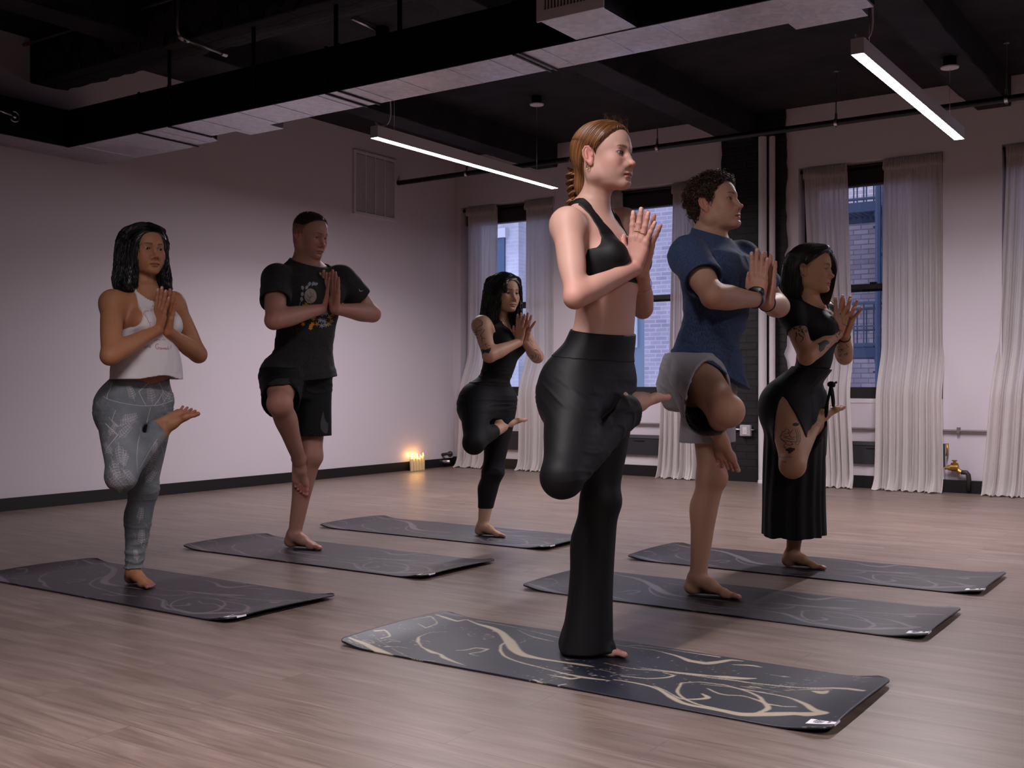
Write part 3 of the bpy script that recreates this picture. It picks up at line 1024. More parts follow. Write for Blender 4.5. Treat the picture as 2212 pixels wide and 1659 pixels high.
# linear LED lights ----------------------------------------------------------
M_LED = bpy.data.materials.new('led_diffuser'); M_LED.use_nodes = True
_b = bsdf(M_LED); _b.inputs['Base Color'].default_value = (.8, .8, .8, 1); _b.inputs['Emission Color'].default_value = (*LAMP_COL, 1); _b.inputs['Emission Strength'].default_value = LAMP_W
M_LBODY = new_mat('light_housing', (.62, .58, .62), .4)
LZ = 2.66
LIGHTS = [(-5.19, 5.78, 8.20, 'linear pendant light on the left, hanging past the duct'), (-1.766, 5.77, 8.20, 'linear pendant light at the upper right, near the right windows'),
          (-1.766, -.10, 2.30, 'linear pendant light close above the camera side of the room'),
          (1.66, 5.78, 8.20, 'linear pendant light over the far right part of the room'), (1.66, -.10, 2.30, 'linear pendant light over the near right part of the room')]
for i, (x, ya, yb, lb) in enumerate(LIGHTS):
    root = empty('pendant_light', (x + .035, (ya + yb) / 2, LZ)); tag(root, lb, 'ceiling light', 'linear LED pendant lights')
    w, hh = .070, .085
    mb = MB().box(x, x + w, ya, ya + .002, LZ, LZ + hh).box(x, x + w, yb - .002, yb, LZ, LZ + hh).box(x, x + .003, ya + .002, yb - .002, LZ, LZ + hh).box(x + w - .003, x + w, ya + .002, yb - .002, LZ, LZ + hh).box(x + .003, x + w - .003, ya + .002, yb - .002, LZ + .02, LZ + hh)
    mb.build('housing', M_LBODY, root)
    MB().box(x + .003, x + w - .003, ya + .002, yb - .002, LZ + .001, LZ + .006).build('diffuser', M_LED, root)
    xc = x + w / 2
    ld = bpy.data.lights.new('led_strip', 'AREA'); ld.shape = 'RECTANGLE'; ld.size = w - .008; ld.size_y = yb - ya - .02
    ld.energy = LAMP_AREA_W; ld.spread = math.radians(LAMP_SPREAD); ld.color = LAMP_COL
    lo_ = bpy.data.objects.new('led_strip', ld); link(lo_, root); lo_.location = (0, 0, -.001)
    for (y, nearend) in ((ya + .22, True), (yb - .30, False)):
        onb = any(xb < xc < xb + .48 for xb in (-6.46, -4.28, -2.10, .08, 2.26))
        z1 = ZC - .245 if onb and abs(xc - (-1.731)) < .01 else ZC
        if onb: z1 = ZC - .245
        MB().tube([(xc, y, LZ + hh), (xc, y, z1 - .08)], .0012, 6).build('suspension_cable', M_CHROME, root, True)
        MB().lathe([(.0, z1 - .078), (.060, z1 - .076), (.062, z1 - .068), (.0, z1 - .068)], (xc, y, 0), 2, 24).build('canopy_plate', M_WHITE, root, 'auto')
        MB().lathe([(.045, z1 - .068), (.045, z1), ], (xc, y, 0), 2, 24).build('canopy', M_DUCTK, root, 'auto')
    # power cord
    y = ya + .09
    cz = LZ + hh
    pts = spline([V(xc - .01, y - .05, cz + .002), V(xc - .02, y - .05, cz + .035), V(xc + .0, y - .02, cz + .012), V(xc + .03, y + .02, cz + .03), V(xc + .045, y + .04, cz + .12), V(xc + .04, y + .03, cz + .30), V(xc + .03, y + .0, ZC - .02 if not (-2.10 < xc < -1.62) else ZC - .245)], 40)
    MB().tube(pts, .0055, 8).build('power_cord', M_WHITE, root, True)
    MB().lathe([(.010, -.012), (.010, .012)], (xc + .02, y + .012, cz + .012), 2, 10).build('cord_grip', M_CHROME, root, 'auto')

# candles ---------------------------------------------------------------------
M_WAX = new_mat('candle_wax', (.86, .66, .36), .5)
_b = bsdf(M_WAX); _b.inputs['Subsurface Weight'].default_value = .8; _b.inputs['Subsurface Radius'].default_value = (.05, .03, .012)
M_FLAME = bpy.data.materials.new('flame'); M_FLAME.use_nodes = True
_b = bsdf(M_FLAME); _b.inputs['Base Color'].default_value = (1, .7, .3, 1); _b.inputs['Emission Color'].default_value = (1.0, .52, .14, 1); _b.inputs['Emission Strength'].default_value = 26
lab = ['short lit candle at the left end of the cluster by the baseboard', 'lit candle second from the left in the cluster by the baseboard', 'lit candle in the middle of the cluster by the baseboard', 'lit candle second from the right in the cluster by the baseboard', 'tallest lit candle at the right end of the cluster', 'lit candle at the back left of the cluster, nearest the wall', 'lit candle at the back right of the cluster, nearest the wall']
cps = [(889.5, .125), (896, .128), (902, .122), (908, .130), (914, .150)]
base = [at_z(x_, 1013.5 - .1 * k, 0) for k, (x_, _) in enumerate(cps)]
cs_ = [(V(XW + .085, b_[1] + (XW + .085 - b_[0]) * (b_[1] / b_[0]), 0), cps[k][1]) for k, b_ in enumerate(base)]
cs_ += [((cs_[1][0] + cs_[0][0]) / 2 + V(-.042, .02, 0), .145), ((cs_[3][0] + cs_[2][0]) / 2 + V(-.042, .02, 0), .142)]
for k, (c, hgt) in enumerate(cs_):
    root = empty('candle', tuple(c)); tag(root, lab[k], 'candle', 'lit pillar candles by the left wall')
    rr_ = .0175
    MB().lathe([(rr_, 0), (rr_, hgt - .003), (rr_ - .002, hgt), (rr_ - .004, hgt - .004), (.0, hgt - .006)], c, 2, 20).build('wax_pillar', M_WAX, root, 'auto')
    MB().tube([c + V(0, 0, hgt - .006), c + V(.001, 0, hgt + .006)], .0009, 6).build('wick', M_TRIMB, root, True)
    MB().lathe([(.0005, hgt + .002), (.0035, hgt + .008), (.0042, hgt + .014), (.0025, hgt + .024), (.0003, hgt + .034)], c, 2, 12).build('flame', M_FLAME, root, True)

# the street outside -------------------------------------------------------------
def brick_mat(name, c1, c2, mort, sx=1.0):
    m = new_mat(name, c1, .9, spec=.2)
    v = coords(m, (sx, sx, sx), rot=(math.pi / 2, 0, 0))
    b = N(m, 'ShaderNodeTexBrick')
    b.inputs['Scale'].default_value = 1; b.inputs['Brick Width'].default_value = .20; b.inputs['Row Height'].default_value = .066; b.inputs['Mortar Size'].default_value = .008; b.inputs['Bias'].default_value = -.2
    b.inputs['Color1'].default_value = (*c1, 1); b.inputs['Color2'].default_value = (*c2, 1); b.inputs['Mortar'].default_value = (*mort, 1)
    LK(m, v, b.inputs['Vector'])
    n_ = ramp(m, noise(m, coords(m), 1.1, 4, .6), [(.3, (.7, .7, .7)), (.7, (1.15, 1.15, 1.15))])
    LK(m, mixc(m, 1.0, b.outputs['Color'], n_.outputs[0], 'MULTIPLY'), bsdf(m).inputs['Base Color'])
    return m


M_BR1 = brick_mat('pale_brick', (.36, .32, .37), (.27, .235, .28), (.44, .41, .45))
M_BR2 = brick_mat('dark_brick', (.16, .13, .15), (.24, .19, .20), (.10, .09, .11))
M_STONE = new_mat('pale_render', (.50, .48, .52), .9)
YO = 15.0
def outside(p, y, Y=YO): return at_y(p, y, Y)
bx = lambda p, Y=YO: at_y(p, 600, Y)[0]
bld = empty('brick_building', (bx(1400), YO, -8)); tag(bld, 'pale brick building across the street seen behind the front woman', 'building')
MB().box(bx(1392), bx(1560), YO, YO + 4, -8, 9).build('facade', M_BR1, bld)
b2 = empty('brick_building', (bx(1850), YO - .5, -8)); tag(b2, 'dark brick building across the street behind the fire escape', 'building')
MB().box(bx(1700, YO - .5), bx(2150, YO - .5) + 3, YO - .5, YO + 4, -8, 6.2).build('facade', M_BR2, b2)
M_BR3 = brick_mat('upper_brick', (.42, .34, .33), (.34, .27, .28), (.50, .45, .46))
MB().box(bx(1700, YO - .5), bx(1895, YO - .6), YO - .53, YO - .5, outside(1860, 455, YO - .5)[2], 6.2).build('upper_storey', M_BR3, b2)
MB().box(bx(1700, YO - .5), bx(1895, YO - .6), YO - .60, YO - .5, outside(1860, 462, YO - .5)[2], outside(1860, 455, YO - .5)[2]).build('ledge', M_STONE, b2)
MB().box(bx(1893, YO - .6), bx(1916, YO - .6), YO - .56, YO - .5, outside(1900, 640, YO - .5)[2], outside(1900, 555, YO - .5)[2]).build('window', new_mat('outside_window', (.03, .06, .12), .15), b2)
b3 = empty('rendered_building', (bx(1050), YO + 1, -8)); tag(b3, 'pale rendered building seen through the corner window', 'building')
MB().box(bx(960, YO + 1), bx(1120, YO + 1), YO + 1, YO + 4, -8, 9).build('facade', brick_mat('white_brick', (.50, .49, .54), (.45, .44, .49), (.54, .53, .57)), b3)
MB().box(bx(1074, YO + 1), bx(1092, YO + 1), YO + .96, YO + 1, outside(1080, 640, YO + 1)[2], outside(1080, 515, YO + 1)[2]).build('window', bpy.data.materials['outside_window'], b3)
MB().box(bx(1062, YO + 1), bx(1098, YO + 1), YO + .90, YO + 1, outside(1080, 515, YO + 1)[2], outside(1080, 495, YO + 1)[2]).build('lintel', M_STONE, b3)
b4 = empty('glass_building', (bx(1350), YO + 6, -8)); tag(b4, 'grey blue building far behind the pale brick one', 'building')
MB().box(bx(1300, YO + 6), bx(1396, YO + 6), YO + 6, YO + 9, -8, 14).build('facade', new_mat('blue_grey_render', (.20, .27, .34), .6), b4)
zz0, zz1 = outside(1350, 830, YO + 6)[2], outside(1350, 640, YO + 6)[2]
MB().box(bx(1342, YO + 6), bx(1378, YO + 6), YO + 5.95, YO + 6, zz0 + .8, zz1).build('window', new_mat('pale_window', (.55, .62, .70), .2), b4)
# fire escape
M_FE = new_mat('fire_escape_iron', (.035, .050, .085), .6, .3)
YE = 12.6
fe = empty('fire_escape', (bx(1860, YE), YE, 1)); tag(fe, 'dark iron fire escape with railings outside the window behind the wrap skirt woman', 'fire escape')
def fz(y): return at_y(1860, y, YE)[2]
def fx(p): return at_y(p, 600, YE)[0]
for (yt, yb2) in ((300, 441), (655, 755)):
    mb = MB()
    zt_, zb_ = fz(yt), fz(yb2)
    x_a, x_b = fx(1760), fx(1895)
    for yy_ in (YE, YE + .9):
        mb.tube([(x_a, yy_, zt_), (x_b, yy_, zt_)], .022, 6).tube([(x_a, yy_, zb_ + .06), (x_b, yy_, zb_ + .06)], .018, 6).tube([(x_a, yy_, (zt_ + zb_) / 2), (x_b, yy_, (zt_ + zb_) / 2)], .012, 6)
        for x in np.arange(x_a, x_b, .115): mb.tube([(x, yy_, zb_), (x, yy_, zt_)], .009, 5, False)
    for x in (x_a, x_b): mb.tube([(x, YE, zt_), (x, YE + .9, zt_)], .02, 6)
    mb.build('railing', M_FE, fe)
    mb = MB()
    for x in np.arange(x_a, x_b, .07): mb.box(x, x + .035, YE, YE + .9, zb_ - .03, zb_)
    mb.box(x_a, x_b, YE - .02, YE + .03, zb_ - .09, zb_ + .02).box(x_a, x_b, YE + .87, YE + .92, zb_ - .09, zb_ + .02)
    mb.build('platform', M_FE, fe)
    s0 = V(fx(1885), YE + .1, zb_); s1 = V(fx(1925), YE + .1, zb_ - 1.0)
    mb = MB().tube([s0, s1], .035, 6).tube([s0 + V(0, .7, 0), s1 + V(0, .7, 0)], .035, 6)
    for t in np.linspace(.1, .9, 6):
        p_ = s0 + (s1 - s0) * t; mb.box(p_[0] - .08, p_[0] + .08, p_[1], p_[1] + .7, p_[2] - .01, p_[2] + .01)
    mb.build('stair', M_FE, fe)
mb = MB()
for p_ in (1897, 1912): mb.tube([(fx(p_), YE, -6), (fx(p_), YE, 6)], .035, 6)
mb.build('post', M_FE, fe)
tag(MB().box(-30, 25, YW + 1.2, 26, -8.2, -8).build('ground', new_mat('asphalt', (.12, .12, .13), .9)), kind='structure')

# ------------------------------------------------------------------ yoga mats
MAT_L, MAT_W = 1.715, .60
_CV = [  # marbled lines, traced on the front mat: points (x, y) and widths
    ([(100, 155), (150, 165), (190, 180), (230, 198), (280, 215), (330, 222)], [4, 10, 14, 16, 8, 3]),
    ([(190, 140), (250, 172), (300, 200), (360, 225), (430, 232)], [2, 2, 2, 2, 2]),
    ([(440, 62), (480, 68), (520, 76), (560, 70), (600, 86), (650, 100), (690, 118), (715, 142), (730, 160), (745, 185), (790, 210), (860, 225), (930, 235), (1000, 245), (1055, 254)], [4, 9, 7, 4, 6, 12, 13, 16, 20, 19, 15, 9, 7, 9, 3]),
    ([(735, 150), (700, 165), (690, 190), (712, 215), (780, 240), (870, 262), (960, 285), (1020, 296), (1120, 308)], [3, 4, 5, 5, 5, 4, 6, 8, 3]),
    ([(475, 118), (410, 122), (375, 135), (368, 150), (388, 178), (430, 198), (455, 205), (470, 218), (500, 232), (550, 248)], [2, 2, 3, 6, 4, 9, 5, 8, 6, 2]),
    ([(350, 85), (420, 70), (440, 90), (400, 105), (370, 95)], [2, 3, 3, 3, 2]),
    ([(600, 75), (700, 90), (800, 112), (870, 128), (925, 142)], [3, 3, 2, 3, 2]),
    ([(760, 110), (830, 140), (900, 155)], [2, 4, 2]),
    ([(1130, 168), (1200, 178), (1280, 188), (1380, 212), (1440, 232), (1490, 240), (1540, 236), (1600, 228), (1642, 232)], [3, 3, 4, 6, 12, 15, 12, 8, 3]),
    ([(1545, 216), (1480, 206), (1400, 194), (1300, 180), (1230, 172), (1180, 174)], [5, 4, 3, 3, 3, 2]),
    ([(1600, 246), (1680, 250), (1715, 256)], [3, 7, 2]),
    ([(1230, 258), (1330, 270), (1450, 284), (1520, 290), (1580, 296), (1640, 300), (1690, 300)], [2, 4, 8, 6, 14, 10, 3]),
    ([(1100, 240), (1200, 262), (1300, 270), (1420, 284), (1560, 302), (1700, 320), (1850, 335), (2000, 340), (2050, 346), (2110, 364)], [3, 3, 4, 4, 5, 5, 5, 7, 9, 7]),
    ([(1400, 318), (1480, 315), (1560, 325), (1640, 345), (1692, 365), (1722, 392), (1735, 420), (1690, 436), (1600, 430), (1500, 410), (1420, 385), (1385, 350), (1400, 318)], [4, 3, 4, 4, 5, 6, 8, 5, 4, 4, 5, 5, 4]),
    ([(1140, 305), (1220, 318), (1300, 340), (1360, 375), (1420, 400), (1520, 420), (1620, 438), (1740, 440), (1850, 440), (1900, 446), (1955, 450)], [3, 5, 6, 9, 8, 8, 13, 16, 13, 18, 10]),
    ([(1165, 290), (1260, 300), (1340, 296), (1372, 288), (1330, 278)], [3, 4, 5, 4, 2]),
    ([(1480, 322), (1600, 336), (1700, 352), (1800, 370), (1880, 400), (1920, 430), (1955, 448)], [3, 3, 4, 4, 8, 10, 14]),
    ([(1500, 340), (1560, 362), (1640, 368), (1700, 386), (1740, 402), (1790, 410), (1845, 412)], [3, 4, 3, 4, 4, 3, 3]),
    ([(1290, 330), (1340, 350), (1400, 380), (1500, 376), (1480, 360)], [3, 3, 4, 8, 3]),
    ([(1915, 350), (1950, 356), (1975, 350)], [4, 14, 3]),
    ([(1860, 345), (1920, 342), (1990, 346)], [2, 3, 2]),
    ([(560, 265), (620, 278), (680, 286), (745, 302)], [3, 4, 3, 3]),
    ([(820, 305), (860, 320), (900, 330), (945, 322)], [4, 4, 3, 4]),
    ([(520, 190), (560, 188), (600, 180), (640, 185), (620, 195), (570, 203), (600, 212)], [2, 4, 4, 6, 4, 3, 2]),
    ([(200, 130), (240, 125), (252, 140), (222, 148)], [5, 4, 3, 3]),
    ([(880, 285), (960, 300), (1020, 294)], [2, 7, 3]),
]


def mat_mesh():
    nx, ny = 440, 156
    t = .006
    O = V(-2.605, 2.725)
    u = np.linspace(0, MAT_L, nx); v = np.linspace(0, MAT_W, ny)
    U, Vv = np.meshgrid(u, v, indexing='ij')
    # rounded corners by pulling the outline in
    rc = .045
    def pull(U, Vv):
        dx = np.minimum(U, MAT_L - U); dy = np.minimum(Vv, MAT_W - Vv)
        q = np.clip((rc - dy) / rc, 0, 1)
        inset = rc * (1 - np.sqrt(1 - q * q))
        s = np.where(U < MAT_L / 2, 1, -1)
        k = np.clip(1 - dx / .18, 0, 1)
        return U + s * inset * k
    X = pull(U, Vv)
    lift = .018 * np.clip(1 - U / .16, 0, 1) ** 2 + .020 * np.clip(1 - (MAT_L - U) / .17, 0, 1) ** 2
    lift = lift * (.8 + .25 * np.sin(Vv * 6))
    wob = .0012 * vnoise(np.stack([U.ravel(), Vv.ravel(), U.ravel() * 0], 1), 6).reshape(U.shape)
    Z = t + lift + np.maximum(wob, 0)
    # print
    P = np.stack([U.ravel(), Vv.ravel()], 1)
    wq = np.stack([vnoise(np.c_[P, P[:, :1] * 0 + 1], 22), vnoise(np.c_[P, P[:, :1] * 0 + 5], 22)], 1) * .0022
    Pw = P + wq
    ink = np.zeros(len(P))
    for pts, ws in _CV:
        c = np.array([at_z(700 + a / 1.813, 1300 + b / 1.813, t)[:2] - O for a, b in pts])
        n = len(pts) * 10
        c = pchip(np.linspace(0, 1, len(pts)), c, np.linspace(0, 1, n))
        w = pchip(np.linspace(0, 1, len(ws)), np.array(ws, float), np.linspace(0, 1, n)) * .0021 * .5
        lo, hi = c.min(0) - .03, c.max(0) + .03
        m = ((Pw > lo) & (Pw < hi)).all(1)
        idx = np.nonzero(m)[0]
        d = np.linalg.norm(Pw[idx, None, :] - c[None], axis=2) / np.maximum(w, .0011)[None]
        ink[idx] = np.maximum(ink[idx], sstep(1.25, .75, d.min(1)))
    n1 = vnoise(np.c_[P * (1, 1), P[:, :1] * 0 + 3], (9, 16, 1)); n2 = vnoise(np.c_[P, P[:, :1] * 0 + 9], (26, 60, 1))
    thin = sstep(.030, .012, np.abs(n1 * .7 + n2 * .30)) * sstep(.30, .5, vnoise(np.c_[P, P[:, :1] * 0 + 14], 5))
    ink = np.maximum(ink, thin * .7)
    speck = sstep(.86, .93, vnoise(np.c_[P, P[:, :1] * 0 + 20], (150, 190, 1))) * sstep(.0, .3, vnoise(np.c_[P, P[:, :1] * 0 + 24], 5))
    ink = np.maximum(ink, speck)
    top = np.stack([X, Vv, Z], -1).reshape(-1, 3); bot = np.stack([X, Vv, Z - t + .0002], -1).reshape(-1, 3)
    n = len(top)
    idx = np.arange(n).reshape(nx, ny)
    f1 = np.stack([idx[:-1, :-1], idx[1:, :-1], idx[1:, 1:], idx[:-1, 1:]], -1).reshape(-1, 4)
    ring = np.concatenate([idx[:-1, 0], idx[-1, :-1], idx[:0:-1, -1], idx[0, :0:-1]])
    r2 = np.roll(ring, -1)
    f3 = np.stack([ring, ring + n, r2 + n, r2], 1)
    f2 = f1[:, ::-1] + n
    navy = V(.013, .0135, .024); gold = V(.40, .335, .25)
    col = navy[None] * (1 - ink[:, None]) + gold[None] * ink[:, None]
    cols = np.concatenate([col, np.tile(V(.006, .006, .008), (n, 1))])
    return np.concatenate([top, bot]), np.concatenate([f1, f2, f3]), cols


M_MAT = new_mat('rubber_mat_print', rough=.42, spec=.5)
_a = N(M_MAT, 'ShaderNodeAttribute', attribute_name='Col')
LK(M_MAT, _a.outputs['Color'], bsdf(M_MAT).inputs['Base Color'])
M_TAG = new_mat('woven_label', (.85, .80, .85), .8)
M_INK = new_mat('label_ink', (.16, .15, .18), .8)
_v, _f, _c = mat_mesh()
_k = np.clip((_c[:, :1] - .013) / (.40 - .013), 0, 1)
_c2 = np.where(_c[:, :1] < .01, _c, V(.017, .015, .021)[None] * (1 - _k) + V(.115, .098, .118)[None] * _k)
MATS = [((-2.605, 2.725), 'marbled navy yoga mat under the woman in flared trousers, nearest the camera'), ((-2.66, 3.935), 'marbled navy yoga mat under the man in the blue shirt'), ((-2.665, 4.915), 'marbled navy yoga mat under the woman in the black wrap skirt, on the right'),
        ((-4.885, 2.735), 'marbled navy yoga mat at the left edge under the woman in the white tank top'), ((-4.86, 3.86), 'marbled navy yoga mat under the man in the charcoal shirt'), ((-4.87, 4.925), 'marbled navy yoga mat under the woman at the back, nearest the left wall corner')]
for i, ((x, y), lb) in enumerate(MATS):
    root = empty('yoga_mat', (x, y, 0)); tag(root, lb, 'yoga mat', 'marbled yoga mats under the people')
    if i == 0:
        sheet = mesh_obj('mat_sheet', _v, _f, M_MAT, None, True, _c); sheet.parent = root; sheet.location = (0, 0, 0)
        # label folded over the near right corner
        lx = MAT_L - .002
        def zz(u): return .006 + .020 * max(0, 1 - (MAT_L - u) / .17) ** 2 * .85 + .0009
        mb = MB()
        us = [lx - .075 + .077 * k / 8 for k in range(9)]
        y0, y1 = .045, .092
        vs = [(u_, yy_, zz(u_)) for u_ in us for yy_ in (y0, y1)] + [(lx + .003, y0, zz(lx) - .006), (lx + .003, y1, zz(lx) - .006)]
        mb.add(vs, [[2 * k, 2 * k + 2, 2 * k + 3, 2 * k + 1] for k in range(9)])
        lab_ = mb.build('label_tag', M_TAG, None); lab_.parent = root; lab_.location = (0, 0, 0)
        mb = MB()
        cxx, cyy = lx - .046, (y0 + y1) / 2
        ring = lambda r, n_: [V(cxx + r * math.cos(a), cyy + r * math.sin(a), zz(cxx + r * math.cos(a)) + .0006) for a in np.linspace(0, 2 * math.pi, n_)]
        mb.tube(ring(.014, 25), .0006, 4)
        for k in range(6):
            a = k * math.pi / 3
            c2 = V(cxx + .0065 * math.cos(a), cyy + .0065 * math.sin(a), 0)
            mb.tube([V(c2[0] + .0055 * math.cos(b), c2[1] + .0055 * math.sin(b), zz(c2[0]) + .0006) for b in np.linspace(0, 2 * math.pi, 11)], .0004, 4)
        for k in range(4):
            mb.tube([V(lx - .020, y0 + .010 + k * .007, zz(lx - .02) + .0006), V(lx - .012, y0 + .012 + k * .007, zz(lx - .012) + .0006)], .0006, 4)
        em = mb.build('emblem', M_INK, None); em.parent = lab_; em.location = (0, 0, 0)
        parts = [sheet, lab_, em]
    else:
        if i == 1:
            grey_ = mesh_obj('mat_sheet', _v, _f, M_MAT, None, True, _c2)
            a, b, c = grey_, parts[1].copy(), parts[2].copy(); a.location = (0, 0, 0)
            COL.objects.unlink(a)
        else: a, b, c = grey_.copy(), parts[1].copy(), parts[2].copy()
        for o in (a, b, c): COL.objects.link(o)
        a.parent = root; b.parent = root; c.parent = b

# ------------------------------------------------------------------ people
def head_prims(S, o, R, s, p):
    """o = point between the ear canals; rows of R = face direction, left, up; s = size (1 = head 0.225 m tall)"""
    X = lambda x, y, z: V(o) + s * (x * R[0] + y * R[1] + z * R[2])
    g = 'main'
    w = p.get('face_w', 1.0); jw = p.get('jaw_w', 1.0)
    E = lambda x, y, z, rx, ry, rz, k=0.02, op='u', rot=None: p_ell(X(x, y, z), V(rx, ry, rz) * s, R if rot is None else rot, k * s, op)
    C = lambda a, b, ra, rb=None, k=0.02, op='u', flat=None: p_cone(X(*a), X(*b), ra * s, None if rb is None else rb * s, k * s, op, flat)
    A = lambda *q: S.add(g, *q)
    A(E(-.014, 0, .042, .094, .073, .076, .01))
    A(E(.028, 0, .030, .057, .060 * w, .066, .03))
    A(E(-.030, 0, .000, .060, .060, .055, .03))
    A(E(.036, 0, -.030, .046, .050 * w, .048, .03))
    for y in (-1, 1):
        A(C((-.006, y * .050 * jw, -.048), (.060, y * .014 * jw, -.083), .0165, .0135, .03))
        A(C((-.010, y * .054 * jw, -.020), (-.004, y * .050 * jw, -.055), .014, .016, .03))
        A(E(.052, y * .041 * w, -.016, .022, .014, .016, .03))
        A(E(.046, y * .032 * w, -.044, .026, .018, .026, .03))
    A(E(.058, 0, -.060, .027, .030, .032, .02))
    A(C((.0745, -.007 * jw, -.0865), (.0745, .007 * jw, -.0865), .0120, .0120, .016))
    A(E(.020, 0, -.076, .045, .034 * jw, .014, .025))
    br = p.get('brow', 0.0)
    A(C((.079 + br, 0, .026), (.069 + br, .034, .026), .009, .008, .014), C((.079 + br, 0, .026), (.069 + br, -.034, .026), .009, .008, .014))
    # eye sockets, lids
    op_ = p.get('eye_open', 1.0)
    ez = .009
    for y in (-1, 1):
        A(E(.090, y * .029, .006, .013, .016, .011, .012, 's'))
        A(E(.0665, y * .0315, ez, .0145, .0152, .0138, .003))
        A(C((.0715, y * .020, ez + .0085), (.0660, y * .043, ez + .0080), .0030, .0028, .005))
    # nose
    nl = p.get('nose_l', 1.0); nw = p.get('nose_w', 1.0)
    tip = (.0985 + .006 * nl, 0, -.0255)
    A(C((.078, 0, .018), (.088, 0, -.004), .0065, .0070, .012))
    A(C((.088, 0, -.004), (tip[0] - .0045, 0, tip[2] + .001), .0070, .0085, .010))
    A(E(tip[0] - .001, 0, tip[2] - .0005, .0085, .0095 * nw, .0080, .005))
    for y in (-1, 1):
        A(E(.0885, y * .0115 * nw, -.0315, .0095, .0065, .0065, .008))
        A(C((.084, y * .014 * nw, -.030), (.074, y * .026, -.050), .006, .005, .018))
        A(E(.0955, y * .0060 * nw, -.0385, .0050, .0028, .0032, .002, 's'))
    A(C((.094, 0, -.036), (.088, 0, -.042), .0040, .0040, .006))
    # lips
    lf = p.get('lip', 1.0)
    A(E(.0835, 0, -.0550, .0080, .0215, .0062 * lf, .006))
    for y in (-1, 1): A(E(.0865, y * .006, -.0548, .0070, .0090, .0050 * lf, .004))
    A(E(.0850, 0, -.0668, .0080, .0160, .0062 * lf, .005))
    mc = p.get('mouth_z', -.0608)
    for y in (-1, 1):
        A(C((.0945, 0, mc), (.0875, y * .016, mc - .0002), .0018, .0016, .0015, 's'))
        A(C((.0875, y * .016, mc - .0002), (.0790, y * .0245, mc + p.get('smile', -.001)), .0016, .0012, .0015, 's'))
    A(C((.089, -.010, -.0755), (.089, .010, -.0755), .0028, .0028, .006, 's'))
    # slit between the lids
    for y in (-1, 1):
        A(E(.0800, y * .0310, ez - .0010 * (2 - op_), .0150, .0128, .0044 * op_, .0015, 's'))
    if p.get('folds'):
        for y in (-1, 1):
            A(C((.088, y * .017, -.034), (.078, y * .030, -.060), .0022, .0016, .003, 's'))
            A(C((.078, y * .029, -.060), (.070, y * .027, -.080), .0016, .0012, .003, 's'))
        pass
    # ears
    for y in (-1, 1):
        el = math.radians(22)
        fw = unit(R[0] * math.cos(el) + y * R[1] * -math.sin(el))
        sd = unit(R[1] * y * math.cos(el) + R[0] * -math.sin(el) * -1) * 1.0
        sd = unit(y * R[1] - fw * ((y * R[1]) @ fw))
        up = unit(R[2] - R[0] * .18)
        fw = unit(np.cross(sd * y, up)) * 1.0
        if fw @ R[0] < 0: fw = -fw
        Re = np.stack([fw, sd, up])
        Y = y * .073 * p.get('ear_y', 1.0)
        c = X(-.012, Y, .002) + sd * .006 * s
        Q = lambda a, b, cc: c + s * (a * fw + b * sd + cc * up)
        A(p_ell(Q(0, 0, .002), V(.0155, .0055, .029) * s, Re, .006 * s))
        A(p_ell(Q(.003, .0055, .003), V(.0090, .0052, .0190) * s, Re, .002 * s, 's'))
        ring = [(.010, .003, .016), (.004, .004, .028), (-.006, .005, .029), (-.0145, .006, .018), (-.0160, .006, .002), (-.0110, .004, -.014), (-.002, .002, -.024)]
        for a_, b_ in zip(ring[:-1], ring[1:]): A(p_cone(Q(*a_), Q(*b_), .0030 * s, .0030 * s, .002 * s))
        A(p_cone(Q(-.006, .003, .016), Q(-.006, .003, -.006), .0025 * s, .0025 * s, .003 * s))
        A(p_ell(Q(.002, .001, -.026), V(.0075, .0045, .0085) * s, Re, .005 * s))
        A(p_ell(Q(.0115, .003, -.002), V(.0030, .0030, .0050) * s, Re, .003 * s))
    return X


